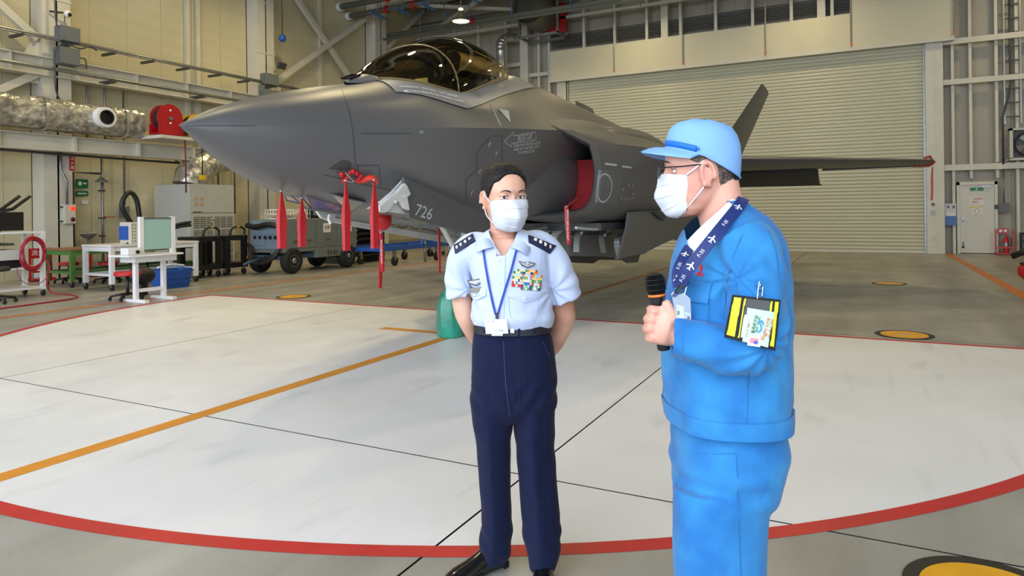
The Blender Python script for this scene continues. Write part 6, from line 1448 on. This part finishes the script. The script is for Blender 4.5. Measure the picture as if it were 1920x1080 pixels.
MB().b2((.70, -.68, 1.52), (.706, .68, 1.535)).build('seam_strip', GRILL, ac); MB().b2((.702, -.62, 1.54), (.708, -.35, 1.56)).build('nameplate', INK, ac)
R = [];
for i, (c, r) in enumerate((((0, -.2, 2.3), .42), ((0, -.1, 2.55), .46), ((-.05, .15, 2.8), .46), ((-.1, .5, 2.98), .42), ((-.1, .8, 3.05), .36), ((-.1, 1.1, 3.08), .34))):
    nrm = (Vector((0, .25 + i * .18, 1 - i * .17))).normalized(); u = Vector((1, 0, 0)); v = nrm.cross(u)
    R.append([Vector(c) + (u * math.cos(a) + v * math.sin(a)) * r * (1 + .09 * mnoise.noise(Vector((a * 2, i * .9, 5)))) for a in np.linspace(0, 2 * math.pi, 24, endpoint=False)])
fd = thing('foil_duct_elbow', 'crumpled silver foil duct elbow on top of the air conditioner', 'air duct', (-16.6, 12.95, 0)); MB().loft(R).build('duct_wrap', FOIL, fd, smooth=50)
MB().b2((-16.95, 13.95, 0), (-16.5, 14.15, 1.9)).build('control_cabinet', DKST, label='dark narrow control cabinet standing beside the air conditioner', cat='cabinet')

# ------------------------------------------------------------------ equipment on the floor
def caster(t, x, y, r=.06):
    MB().lathe([(.001, -.018), (r, -.018), (r, .018), (.001, .018)], 18, (x, y, r), Matrix.Rotation(math.pi / 2, 3, 'X')).build('caster', RUBBER, t); MB().b2((x - .02, y - .026, r), (x + .02, y + .026, r * 2 + .03)).build('caster_fork', CHROME, t)
# white cart with monitor and red hose
t = thing('white_tool_cart', 'white steel tool cart at the left picture edge', 'cart', (-13.95, 6.3, 0))
for x in (-.3, .3):
    for y in (-1.05, 1.05): MB().b2((x - .035, y - .035, .12), (x + .035, y + .035, 1.2)).build('post', WHITE, t); caster(t, x, y)
for z in (.14, 1.17): MB().b2((-.33, -1.08, z), (.33, 1.08, z + .035)).build('shelf', WHITE, t)
MB().b2((-.33, -1.08, .52), (.33, 1.08, .55)).build('shelf', WHITE, t); MB().b2((-.3, -1.0, .70), (.34, .7, .88)).build('drawer', M('drawer_grey', (196, 196, 194), .5), t); MB().b2((-.25, -1.0, .56), (.28, .7, .69)).build('device', BLACK, t)
MB().b2((-.25, -.9, .96), (.25, .6, 1.0)).build('keyboard_tray', DKST, t)
mo = thing('computer_monitor', 'black computer monitor seen from behind on the white cart', 'monitor', (-13.8, 6.6, 1.205)); MB().b2((-.02, -.5, .02), (.03, .5, .36)).build('back_shell', BLACK, mo, bevel=.01); MB().b2((-.06, -.1, 0), (.06, .1, .02)).build('foot', BLACK, mo); MB().tube([(.032, .08 * math.cos(a) * .4, .2 + .032 * math.sin(a)) for a in np.linspace(0, 6.283, 20, endpoint=False)], .003, 5, closed=True).build('badge_ring', GALV, mo)
hs = thing('display_arm', 'pair of black bent display arms behind the monitor', 'arm', (-13.9, 6.9, 1.2)); 
for d in (0, .18): rod('arm', [(0, -.4 + d, .36), (0, -.1 + d, .42), (0, .1 + d, .58), (0, .2 + d, .66)], .03, BLACK, hs)
hc = thing('red_air_hose', 'coiled red air hose hanging on the white cart and trailing over the floor', 'hose', (-13.55, 7.1, 0))
P = []
for i in range(150):
    a = i / 150 * 2 * math.pi * 6; r = .20 + .03 * math.sin(i * .37); P.append((.06 + .03 * math.sin(i * .23), r * math.cos(a), .80 + .28 * math.sin(a) + .04 * math.sin(i * .11)))
P += crv([(P[-1]), (.1, .24, .6), (.1, .22, .25), (.1, .3, .06), (.4, .45, .014), (1.0, .2, .014), (1.2, -.6, .014), (1.3, -1.6, .014)], 8)
HOSE = M('red_hose_braided', (170, 30, 48), .5, var=.3, vscale=40); MB().tube(P, .014, 6).build('hose', HOSE, hc, smooth=True)
rod('thin_loop', [(.08, .28 * math.sin(a), .55 - .32 * math.cos(a)) for a in np.linspace(-1.6, 1.6, 16)], .008, M('hose_pink', (150, 90, 110), .5), hc)
st = thing('office_chair_base', 'black five-star chair base under the white cart', 'chair', (-13.2, 6.35, 0)); rod('column', [(0, 0, .1), (0, 0, .55)], .03, BLACK, st)
for k in range(5): a = k * 1.2566; rod('foot', [(0, 0, .14), (.28 * math.cos(a), .28 * math.sin(a), .08)], .022, BLACK, st); MB().sph((.28 * math.cos(a), .28 * math.sin(a), .035), .035, 10, 8).build('caster', RUBBER, st)
MB().lathe([(.001, .55), (.2, .55), (.22, .58), (.2, .62), (.001, .62)], 24).build('seat', BLACK, st)
# benches
def bench(x0, x1, y0, y1, h, fm, tm, name, lab, tt=.04, cast=True):
    t = thing(name, lab, 'workbench', ((x0 + x1) / 2, (y0 + y1) / 2, 0)); a, b_ = (x1 - x0) / 2, (y1 - y0) / 2
    MB().b2((-a, -b_, h - tt), (a, b_, h)).build('top', tm, t, bevel=.004)
    mb = MB(); mb.b2((-a + .03, -b_ + .03, h - tt - .09), (a - .03, b_ - .03, h - tt)); mb.build('apron', fm, t)
    for sx in (-1, 1):
        for sy in (-1, 1):
            x, y = sx * (a - .05), sy * (b_ - .05); MB().b2((x - .04, y - .04, .13 if cast else 0), (x + .04, y + .04, h - tt)).build('leg', fm, t)
            if cast: caster(t, x, y)
    for sy in (-1, 1): MB().b2((-a + .08, sy * (b_ - .05) - .02, .28), (a - .08, sy * (b_ - .05) + .02, .33)).build('end_rail', fm, t)
    for sx in (-1, 1): MB().b2((sx * (a - .05) - .02, -b_ + .08, .28), (sx * (a - .05) + .02, b_ - .08, .33)).build('side_rail', fm, t)
    return t
WOOD = M('bench_wood', (150, 106, 70), .5, var=.2, vscale=6, stretch=(6, 1, 1))
bench(-15.5, -14.5, 8.35, 11.6, .80, GREEN, WOOD, 'green_workbench', 'green steel workbench with brown top along the left wall')
bench(-14.05, -13.1, 8.3, 10.3, .90, WHITE, M('white_laminate', (220, 220, 214), .4), 'white_workbench', 'white wheeled workbench in front of the green one')
def stool(x, y, h, lab, r=.2):
    t = thing('round_stool', lab, 'stool', (x, y, 0), group='red round stools'); MB().lathe([(.001, h - .075), (r - .02, h - .075), (r, h - .06), (r, h - .015), (r - .02, h), (.001, h)], 28).build('seat', REDS, t, smooth=40)
    rod('column', [(0, 0, .08), (0, 0, h - .07)], .026, BLACK, t)
    for k in range(5): a = k * 1.2566 + .3; rod('foot', [(0, 0, .12), (.27 * math.cos(a), .27 * math.sin(a), .075)], .02, BLACK, t); MB().lathe([(.001, -.014), (.034, -.014), (.034, .014), (.001, .014)], 14, (.27 * math.cos(a), .27 * math.sin(a), .034), Matrix.Rotation(math.pi / 2, 3, 'X')).build('caster', RUBBER, t)
stool(-11.45, 7.55, .50, 'bright red round stool tucked under the small white desk', .215); stool(-15.7, 9.0, .46, 'red round stool under the near end of the green workbench'); stool(-14.85, 9.35, .46, 'red round stool between the green and the white workbench'); stool(-14.3, 9.9, .56, 'red round stool behind the white workbench')
# red fire extinguisher stand near the column
def ext_stand(x, y, lab, board=True):
    t = thing('extinguisher_stand', lab, 'extinguisher stand', (x, y, 0), group='red fire extinguisher stands')
    mb = MB(); 
    for yy in (-.22, .22): mb.b2((-.02, yy - .02, 0), (.02, yy + .02, .75))
    mb.b2((-.18, -.24, .02), (.18, .24, .06)); mb.b2((.14, -.24, .2), (.17, .24, .24)); mb.build('frame', REDP, t)
    if board: MB().b2((.0, -.24, .52), (.03, .24, .75)).build('board', REDP, t); lettering('board_lettering', '\u6d88\u706b\u5668', .14, WHITE, (.034, 0, .64), (0, 1, 0), (0, 0, 1), t)
    return t
ext_stand(-16.9, 9.05, 'red extinguisher stand with lettered board at the foot of the near column'); ext_stand(-16.7, 10.3, 'red extinguisher stand behind the green workbench', False)
fe = thing('fire_extinguisher', 'dark fire extinguisher with yellow label in the red stand by the column', 'fire extinguisher', (-16.75, 9.1, .06)); MB().lathe([(.001, 0), (.07, 0), (.075, .03), (.075, .36), (.05, .44), (.02, .46), (.02, .52)], 20).build('cylinder', DKST, fe, smooth=40); MB().lathe([(.0765, .2), (.0765, .3)], 20).build('label_band', YELP, fe); rod('hose', [(.03, 0, .5), (.12, .05, .4), (.1, .06, .1)], .012, BLACK, fe)
# desk with pale green board
t = thing('small_white_desk', 'small white desk with T-shaped feet in front of the workbenches', 'desk', (-11.05, 7.65, 0))
MB().b2((-.28, -.52, .78), (.28, .50, .81)).build('top', WHITE, t, bevel=.005); MB().b2((-.2, -.36, .68), (.2, .42, .78)).build('drawer', M('drawer_white', (206, 208, 208), .5), t)
for y in (-.22, .30): MB().b2((-.04, y - .03, .04), (.04, y + .03, .78)).build('leg', WHITE, t); MB().b2((-.3, y - .04, 0), (.3, y + .04, .045)).build('foot', WHITE, t)
MB().b2((-.03, -.2, .16), (.03, .30, .22)).build('stretcher', WHITE, t)
bd_ = thing('pale_green_board', 'pale green panel in a white frame standing on the small desk', 'board', (-11.0, 7.79, .81)); MB().b2((-.02, -.24, .08), (.02, .26, .60)).build('panel', M('pale_green_felt', (150, 186, 180), .8), bd_)
for y in (-.29, .31): MB().b2((-.035, y - .035, -.14 if False else 0), (.035, y + .035, .64)).build('upright', WHITE, bd_)
MB().b2((-.03, -.25, .60), (.03, .27, .625)).build('top_rail', GALV, bd_)
t = thing('perforated_box', 'beige perforated instrument box on the white workbench', 'box', (-13.4, 9.0, .9)); MB().b2((-.18, -.2, 0), (.18, .16, .44)).build('case', M('beige_case', (206, 200, 186), .6), t, bevel=.01)
for i in range(6):
    for k in range(6): MB().cyl((.181, -.17 + i * .06, .05 + k * .066), (.183, -.17 + i * .06, .05 + k * .066), .014, 8).build('vent_hole', GRILL, t)
MB().b2((-.18, -.22, .08), (.1, -.2, .36)).build('blue_edge', BLUE, t)
t = thing('white_small_box', 'small white box on the front edge of the white desk', 'box', (-10.98, 7.32, .81)); MB().b2((-.1, -.14, 0), (.1, .10, .12)).build('case', WHITE, t, bevel=.015); MB().cyl((.1, .03, .05), (.13, .03, .05), .03, 12).build('plug', BLACK, t)
t = thing('cable_bundle', 'thick black cables looping up beside the instrument box', 'cable', (-13.5, 8.9, .9))
for P, r in (([(0, .5, .05), (0, .2, .3), (0, -.1, .75), (0, .05, 1.05), (0, .22, .9), (0, .3, .4), (0, .42, .0)], .05), ([(.4, 1.2, .35), (.3, .9, .3), (.2, .6, .1), (.15, .2, .1), (.2, -.2, -.1), (.3, 0, -.5), (.4, .5, -.6)], .035), ([(.4, 1.2, .42), (.3, .9, .36), (.15, .6, .2), (.1, .5, .05)], .03)): rod('cable', crv(P, 6), r, BLACK, t)
for y, z in ((.72, .26), (.66, .16)): rod('connector', [(.26, y, z), (.3, y + .14, z + .06)], .04, GALV, t)
t = thing('blue_bin', 'blue plastic bin beyond the white desk', 'bin', (-12.55, 9.2, 0)); MB().loft([ell((0, 0, 0), .2, .32, 24, 5), ell((0, 0, .38), .24, .38, 24, 5), ell((0, 0, .38), .225, .365, 24, 5), ell((0, 0, .03), .19, .31, 24, 5)]).build('tub', BLUE, t)
for dz in (.1, .2, .3): MB().b2((.2, -.3, dz), (.245, .3, dz + .015)).build('rib', BLUE, t)
rod('contents', crv([(0, -.3, .42), (0, 0, .46), (0, .3, .42)], 6), .03, M('hose_white_blue', (190, 206, 226), .5), t)
t = thing('black_bag', 'rounded black bag under the white desk', 'bag', (-11.9, 8.1, 0)); MB().sph((0, 0, .36), (.22, .26, .17), 20, 12).build('body', BLACK, t, smooth=True); rod('stand', [(0, 0, 0), (0, 0, .3)], .12, BLACK, t)
# black platform trolleys
def trolley(y, lab):
    t = thing('black_platform_trolley', lab, 'trolley', (-13.95, y, 0), group='black trolleys'); MB().b2((-.35, -.34, .18), (.35, .34, .3)).build('lower_deck', BLACK, t); MB().b2((-.35, -.34, .84), (.35, .34, .96)).build('upper_deck', BLACK, t)
    for sx in (-1, 1):
        for sy in (-1, 1): MB().b2((sx * .3 - .05, sy * .27 - .06, .3), (sx * .3 + .05, sy * .27 + .06, .84)).build('corner_post', BLACK, t); caster(t, sx * .28, sy * .27, .075)
    rod('push_handle', crv([(.36, -.2, .9), (.4, -.2, 1.1), (.4, 0, 1.18), (.4, .2, 1.1), (.36, .2, .9)], 5), .025, BLACK, t); MB().b2((.38, -.03, 1.17), (.44, .03, 1.2)).build('grip_clip', YELP, t)
trolley(11.0, 'black two-deck trolley nearest the white workbench'); trolley(11.75, 'black two-deck trolley nearest the grey power cart')
# ground power cart
GP = M('cart_grey', (112, 118, 114), .5, var=.08, vscale=3); GPB = M('cart_blue_grey', (112, 130, 142), .5, var=.08, vscale=3)
g = thing('ground_power_cart', 'grey four-wheeled ground power cart numbered 03-01', 'ground cart', (-13.0, 13.45, 0))
MB().b2((-.52, -1.3, .52), (.55, 1.38, 1.34)).build('housing', GP, g, bevel=.02); MB().b2((-.5, -1.34, .62), (.53, -1.3, 1.30)).build('end_panel', GPB, g); MB().b2((.1, -.2, .34), (.56, .95, .55)).build('side_tank', GP, g, bevel=.015)
MB().b2((-.4, -1.35, .36), (.45, 1.3, .46)).build('chassis', M('chassis_blue', (60, 84, 110), .5), g)
for y0, y1, z0, z1 in ((-1.15, -.72, .62, 1.18), (-.68, -.22, .62, 1.18), (-.15, .55, .62, 1.22), (.62, 1.3, .62, 1.22)): 
    o = MB().b2((.55, y0, z0), (.565, y1, z1)).build('access_door', GP, g, bevel=.004)
    MB().b2((.565, (y0 + y1) / 2 - .07, z0 + .16), (.59, (y0 + y1) / 2 + .07, z0 + .2)).build('latch', M('latch_brass', (120, 108, 70), .4, .5), o)
MB().b2((.566, .05, .98), (.572, .32, 1.22)).build('data_plate', PAPER, g); MB().b2((.566, .05, .66), (.572, .32, .92)).build('data_plate', GALV, g); lettering('plate_lettering', '\u5371\u967a', .1, INK, (.575, .185, 1.1), (0, 1, 0), (0, 0, 1), g)
MB().b2((.566, .95, .98), (.572, 1.15, 1.22)).build('data_plate', PAPER, g)
lettering('cart_number', '03-01', .17, M('stencil_black', (20, 20, 20), .6), (.566, .40, .44), (0, 1, 0), (0, 0, 1), g, space=1.05)
MB().b2((-.45, -1.362, .98), (.45, -1.34, 1.26)).build('control_panel', GPB, g); MB().b2((-.4, -1.365, .72), (.0, -1.34, .92)).build('control_panel', GPB, g)
for k in range(5): MB().b2((-.38 + k * .17, -1.375, .86), (-.30 + k * .17, -1.362, .94)).build('switch', BLACK, g)
for k in range(5): rod('power_cable', crv([(-.5 + k * .03, -1.42, .75 - .02 * k), (-.3, -1.5 - .02 * k, .46 - .03 * k), (.1, -1.52, .4 - .03 * k), (.42, -1.46, .52 - .02 * k), (.56, -1.38, .74)], 6), .035, BLACK, g)
rod('cable_roll', crv([(-.56, -1.4, 1.2), (-.2, -1.46, 1.16), (.2, -1.46, 1.22), (.5, -1.4, 1.18)], 6), .07, BLACK, g)
for x in (-.55, .5):
    for y in (-1.0, 1.0):
        w_ = MB().lathe([(.12, -.1), (.26, -.11), (.31, -.07), (.32, 0), (.31, .07), (.26, .11), (.12, .1)], 26, (x, y, .32), RY).build('tyre', RUBBER, g, smooth=40); MB().lathe([(.001, .07), (.05, .09), (.09, .05), (.15, .075), (.16, .04), (.001, .03)], 22, (x + .03, y, .32), RY).build('wheel_rim', GALV, w_, smooth=40)
MB().cyl((-.5, -1.42, .42), (-.5, -1.46, .42), .04, 12).build('marker_lamp', M('amber_lens', (232, 96, 30), .3), g)
rod('tow_bar', [(0, -1.35, .42), (0, -1.8, .34), (.1, -2.1, .3)], .03, M('chassis_blue', (60, 84, 110), .5), g)
# things standing on the cart
for k, y in enumerate((12.45, 12.85, 13.25)):
    t = thing('white_wire_basket', ['white wire basket at the near end of the power cart roof', 'middle white wire basket on the power cart roof', 'white wire basket behind the first red streamer'][k], 'basket', (-13.0, y, 1.345), group='wire baskets on the power cart')
    for z in (.01, .12, .23): rod('rim', [(.18 * sx, .18 * sy, z) for sx, sy in ((-1, -1), (1, -1), (1, 1), (-1, 1), (-1, -1))], .011, WHITE, t)
    for q in np.linspace(-.18, .18, 5): rod('wire', [(.18, q, .01), (.18, q, .23)], .007, WHITE, t); rod('wire', [(q, -.18, .01), (q, -.18, .23)], .007, WHITE, t)
    MB().sph((0, 0, .07), (.12, .12, .06), 12, 8).build('contents', M('basket_tan', (176, 140, 90), .7), t)
t = thing('lit_tester', 'black tester with a lit green lamp on the power cart roof', 'tester', (-13.0, 13.75, 1.345)); MB().b2((-.08, -.16, 0), (.1, .16, .34)).build('case', BLACK, t, bevel=.015); MB().b2((.1, -.11, .08), (.105, .11, .30)).build('screen', M('screen_grey', (120, 136, 128), .3), t); MB().b2((-.04, -.12, .34), (.06, .08, .38)).build('green_lamp', M('lit_green', (60, 240, 130), .4, emit=3), t)
t = thing('tan_carton', 'open carton and dark case at the far end of the power cart roof', 'carton', (-13.0, 14.35, 1.345)); MB().b2((-.15, -.2, 0), (.15, .1, .18)).build('carton', M('carton_tan', (170, 150, 116), .8), t); MB().b2((-.15, .12, 0), (.2, .42, .16)).build('dark_case', BLACK, t)
# blue work stand
t = thing('blue_work_stand', 'blue tubular aircraft stand on wheels behind the power cart', 'work stand', (-12.2, 17.0, 0))
for x in (-.6, .6): MB().b2((x - .05, -2.3, .42), (x + .05, 2.1, .54)).build('rail', BLUE, t)
for y in (-2.2, -.6, .6, 2.0): MB().b2((-.6, y - .05, .42), (.6, y + .05, .52)).build('cross_rail', BLUE, t)
for y in (-.3, 1.1): MB().bar((.6, y, .5), (.6, y + .55, 1.35), .09, .07).build('strut', BLUE, t); MB().bar((.6, y + 1.0, .5), (.6, y + .55, 1.35), .09, .07).build('strut', BLUE, t); MB().bar((.6, y + .55, .5), (.6, y + .55, 1.4), .09, .07).build('strut', BLUE, t)
for y in (-1.6, .5, 1.9):
    for x in (-.6, .6): MB().lathe([(.001, -.03), (.13, -.03), (.13, .03), (.001, .03)], 18, (x, y, .13), RY).build('wheel', RUBBER, t); MB().b2((x - .04, y - .04, .15), (x + .04, y + .04, .44)).build('caster_fork', GALV, t)
rod('jack_leg', [(.62, -.15, 0), (.62, -.15, .7)], .04, GALV, t)
t = thing('dark_slatted_rack', 'dark slatted rack behind the power cart', 'rack', (-13.6, 16.2, 0))
for z in np.arange(.2, 1.35, .16): MB().b2((-.5, -.9, z), (.5, .7, z + .06)).build('slat', BLACK, t)
for y in (-.85, .65): MB().b2((-.5, y - .04, 0), (.5, y + .04, 1.4)).build('end_frame', DKST, t)
# further light stands far behind under the jet
for k, (x, y) in enumerate(((-12.6, 19.6), (-11.6, 20.2), (-10.6, 20.8))):
    t = thing('white_tube_stand', ['white tubular stand at the left behind the blue work stand', 'white tubular stand in the middle behind the blue work stand', 'white tubular stand at the right behind the blue work stand'][k], 'stand', (x, y, 0), group='white stands below the jet')
    for sx in (-.35, .35):
        for sy in (-.35, .35): rod('leg', [(sx, sy, .1), (sx * .5, sy * .5, 1.3)], .03, WHITE, t); caster(t, sx, sy, .07)
    rod('hoop', crv([(-.35, -.35, .3), (.35, -.35, .5), (.35, .35, .3), (-.35, .35, .5)], 5, True), .025, WHITE, t); MB().b2((-.3, -.3, 1.28), (.3, .3, 1.33)).build('top', GALV, t)
# ------------------------------------------------------------------ back and right side fittings
t = thing('ventilation_fan', 'grey square wall fan at the right picture edge', 'fan', (4.35, 24.85, 2.85))
mb = MB(); 
for a, b_ in (((-.46, 0, -.05), (.46, .3, .02)), ((-.46, 0, .84), (.46, .3, .9)), ((-.46, 0, 0), (-.38, .3, .9)), ((.38, 0, 0), (.46, .3, .9))): mb.b2(a, b_)
mb.build('frame', M('fan_frame', (190, 188, 178), .5), t); MB().b2((-.4, .2, 0), (.4, .28, .86)).build('back', DKST, t); MB().tube([(.34 * math.cos(a), .02, .42 + .34 * math.sin(a)) for a in np.linspace(0, 6.283, 30, endpoint=False)], .025, 6, closed=True).build('guard_ring', BLACK, t)
for k in range(4): a = k * math.pi / 2 + .4; MB().prism([(.05 * math.cos(a), .1, .42 + .05 * math.sin(a)), (.30 * math.cos(a - .3), .08, .42 + .30 * math.sin(a - .3)), (.32 * math.cos(a + .1), .12, .42 + .32 * math.sin(a + .1)), (.28 * math.cos(a + .45), .15, .42 + .28 * math.sin(a + .45))], (0, .012, 0)).build('blade', M('fan_blade', (150, 148, 138), .4, .3), t)
MB().sph((0, .08, .42), .07, 14, 10).build('hub', M('fan_blade', (150, 148, 138), .4, .3), t); rod('bracket', [(-.46, .1, .0), (-.6, .2, -.1), (-.75, .25, -.1)], .03, GALV, t)
t = thing('document_holder', 'clear wall holder with blue folder left of the personnel door', 'document holder', (2.40, 25.02, .82)); MB().b2((-.15, 0, .05), (.15, .06, .72)).build('board', M('holder_grey', (190, 192, 190), .4), t); MB().b2((-.14, -.03, .05), (.14, 0, .34)).build('folder', M('folder_blue', (64, 110, 176), .5), t); MB().b2((-.12, -.02, .34), (.12, 0, .44)).build('papers', PAPER, t)
for x in (-.06, .08): MB().b2((x - .03, -.02, .58), (x + .03, 0, .66)).build('clip', BOXG, t)
t = ext_stand(3.72, 24.75, 'red extinguisher stand beside the personnel door', False); t.rotation_euler = (0, 0, -math.pi / 2)
fe = thing('fire_extinguisher', 'red fire extinguisher in the stand beside the personnel door', 'fire extinguisher', (3.74, 24.66, .06)); MB().lathe([(.001, 0), (.075, 0), (.08, .03), (.08, .38), (.05, .46), (.02, .48), (.02, .54)], 20).build('cylinder', REDP, fe, smooth=40); MB().lathe([(.0815, .2), (.0815, .3)], 20).build('label_band', GALV, fe); rod('hose', [(.03, 0, .52), (.12, -.05, .42), (.1, -.06, .1)], .012, BLACK, fe)
t = thing('pictogram_board', 'red pictogram board above the extinguisher by the door', 'sign', (3.72, 24.98, .62)); MB().b2((-.14, 0, 0), (.14, .02, .16)).build('plate', REDP, t)
for x in (-.06, .06): MB().b2((x - .035, -.004, .05), (x + .035, 0, .12)).build('pictogram', WHITE, t)
t = thing('dark_rack', 'low dark grey rack by the back wall at the right edge', 'rack', (4.7, 24.6, 0)); 
for z in (.04, .4, .62): MB().b2((-.6, -.2, z), (.6, .2, z + .04)).build('shelf', DKST, t)
for x in (-.58, .58): MB().b2((x - .03, -.2, 0), (x + .03, .2, .66)).build('side_frame', DKST, t)
t = thing('junction_box', 'small grey junction box right of the personnel door', 'junction box', (3.76, 25.0, 1.25)); MB().b2((-.14, 0, 0), (.14, .1, .28)).build('case', BOXG, t, bevel=.006); MB().b2((-.12, -.012, .02), (.12, 0, .26)).build('lid', BOXG, t); rod('conduit', [(0, .05, .28), (0, .05, 1.3)], .022, GALV, t)
t = thing('card_reader', 'small black card reader beside the personnel door', 'card reader', (3.56, 24.98, 1.36)); MB().b2((-.035, 0, 0), (.035, .04, .13)).build('case', BLACK, t, bevel=.004); MB().b2((-.015, -.005, .08), (.015, 0, .1)).build('window', M('reader_red', (90, 20, 20), .3), t)
t = thing('shutter_switch', 'round green push button and switch plate on the shutter column', 'switch', (1.95, 24.84, 1.05)); MB().cyl((-.03, 0, .48), (-.03, -.04, .48), .045, 14).build('push_button', M('button_green', (60, 90, 50), .5), t); MB().b2((-.08, -.03, .14), (.02, 0, .28)).build('switch_plate', M('plate_blue_grey', (150, 166, 176), .4), t); MB().b2((-.06, -.06, -.62), (.0, 0, -.52)).build('stop_block', STEEL, t)
t = thing('cable_ladder', 'vertical cable ladder with conduits on the wall at the right edge', 'cable ladder', (4.0, 25.0, 3.9)); 
for x in (-.2, .2): MB().b2((x - .02, 0, 0), (x + .02, .08, 5.0)).build('stile', GALV, t)
for z in np.arange(.2, 5, .42): MB().b2((-.2, .02, z), (.2, .06, z + .04)).build('rung', DKST, t)
rod('conduit', [(-.06, -.02, 5.0), (-.06, -.02, 1.2), (-.12, -.05, .8), (-.26, -.05, .2), (-.26, -.05, -1.2)], .03, DKST, t)
t = thing('wheeled_extinguisher', 'large red wheeled fire extinguisher with black hose at the right edge', 'fire extinguisher', (2.95, 15.35, 0), -.35)
MB().loft([[(x, r * math.cos(a), .26 + r * math.sin(a)) for a in np.linspace(0, 6.283, 24, endpoint=False)] for x, r in ((-.46, .03), (-.44, .09), (-.36, .16), (-.2, .19), (.5, .19), (.62, .1))]).build('cylinder', REDP, t, smooth=50)
rod('discharge_horn', [(-.52, -.1, .52), (-.3, -.08, .64), (.1, -.05, .84)], .055, BLACK, t, 14); rod('hose', crv([(.1, -.05, .84), (.3, 0, .7), (-.1, -.16, .47), (-.38, -.16, .40), (-.1, -.18, .44), (.4, -.1, .5)], 6), .022, BLACK, t)
MB().b2((-.3, -.2, 0), (.6, .2, .05)).build('skid', BLACK, t); MB().b2((-.2, -.16, .05), (-.1, .16, .14)).build('cradle', BLACK, t)
rod('gauge', [(.2, -.1, .48), (.2, -.14, .55)], .05, YELP, t)
# small dropped red tag behind the engineer
t = thing('orange_cone_tip', 'small orange-red marker on the white floor behind the blue trousers', 'marker', (-.78, 3.3, 0)); MB().lathe([(.05, 0), (.05, .012), (.03, .015), (.018, .09), (.001, .1)], 18).build('cone', M('marker_orange', (232, 78, 40), .5), t, smooth=40); MB().lathe([(.024, .05), (.022, .065)], 18).build('white_band', WHITE, t)
# ------------------------------------------------------------------ overhead services
pi_ = thing('overhead_pipes', 'bundle of grey sprinkler pipes with red couplings below the roof', 'pipes', (0, 0, 0))
PIP = M('pipe_grey_green', (120, 124, 112), .5, .3)
for y, z, r in ((19.9, 9.2, .11), (20.4, 8.98, .10), (22.3, 8.62, .09), (22.0, 8.4, .05), (24.35, 9.5, .05)): rod('pipe', [(-17.4, y, z), (9, y, z)], r, PIP, pi_, 12)
for y, z, r in ((19.9, 9.2, .16), (20.4, 8.98, .15)): MB().cyl((-17.45, y, z), (-17.3, y, z), r, 18).build('end_flange', WHITE, pi_)
for x, y, z in ((-15.2, 19.9, 9.2), (-14.4, 20.4, 8.98), (-13.0, 22.3, 8.62), (-15.6, 20.4, 8.98)): MB().cyl((x - .06, y, z), (x + .06, y, z), .14, 16).build('coupling', REDP, pi_)
HB = M('hanger_blue', (60, 110, 170), .5)
for x in (-15.8, -14.7, -13.6, -11.8, -9.5, -7, -4.5, -2, .5): rod('hanger', [(x, 20.15, 8.6), (x, 20.15, 10.4)], .015, HB, pi_); rod('hanger', [(x + .5, 22.15, 8.2), (x + .5, 22.15, 10.4)], .015, HB, pi_); MB().b2((x - .05, 19.7, 8.7), (x + .05, 20.6, 8.75)).build('trapeze', HB, pi_)
tr2 = thing('roof_lattice', 'cream lattice of roof bracing above the back left corner', 'roof bracing', (0, 0, 0))
for a, b_ in (((-17.2, 22.2, 9.9), (-11.0, 24.9, 9.4)), ((-16.5, 24.8, 9.3), (-10.5, 21.5, 9.9)), ((-13, 18.0, 9.9), (-10, 24.9, 9.7)), ((-17.2, 24.6, 8.95), (-12.2, 24.6, 8.95))): MB().bar(a, b_, .12, .12).build('brace', STEEL, tr2)
dk_ = thing('round_exhaust_duct', 'big dark round duct end with red flange below the roof', 'air duct', (-11.05, 23.6, 9.15))
RX_ = Matrix.Rotation(math.pi / 2, 3, 'X')
MB().lathe([(.66, -.9), (.70, -.8), (.70, .5), (.66, .55), (.62, .5), (.60, .3), (.001, .3)], 40, (0, 0, 0), RX_).build('duct', M('duct_dark', (96, 94, 84), .45, .3), dk_, smooth=40)
MB().b2((-.2, .9, -.75), (.9, 1.0, .75)).build('red_plate', REDP, dk_)
mb = MB()
for x in (-.75, .85):
    for y in (.2, 1.1): mb.b2((x - .04, y - .04, -.95), (x + .04, y + .04, 1.2))
for y in (.2, 1.1): mb.b2((-.79, y - .04, -.99), (.89, y + .04, -.9))
for x in (-.75, .85): mb.b2((x - .04, .2, -.99), (x + .04, 1.1, -.9))
mb.build('support_frame', GALV, dk_)
t = thing('silver_elbow_duct', 'ribbed silver duct elbow behind the canopy', 'air duct', (-12.85, 24.2, 5.0))
P = crv([(0, 0, 0), (0, 0, 2.6), (0, 0, 3.15), (.12, .15, 3.42), (.3, .5, 3.5), (.35, .9, 3.5)], 10); MB().tube(P, [.19 + .012 * math.sin(i * 1.6) for i in range(len(P))], 20).build('duct', M('ribbed_silver', (190, 190, 184), .3, .8), t, smooth=True); MB().lathe([(.21, 0), (.21, .04), (.19, .04)], 20).build('clamp', GALV, t)
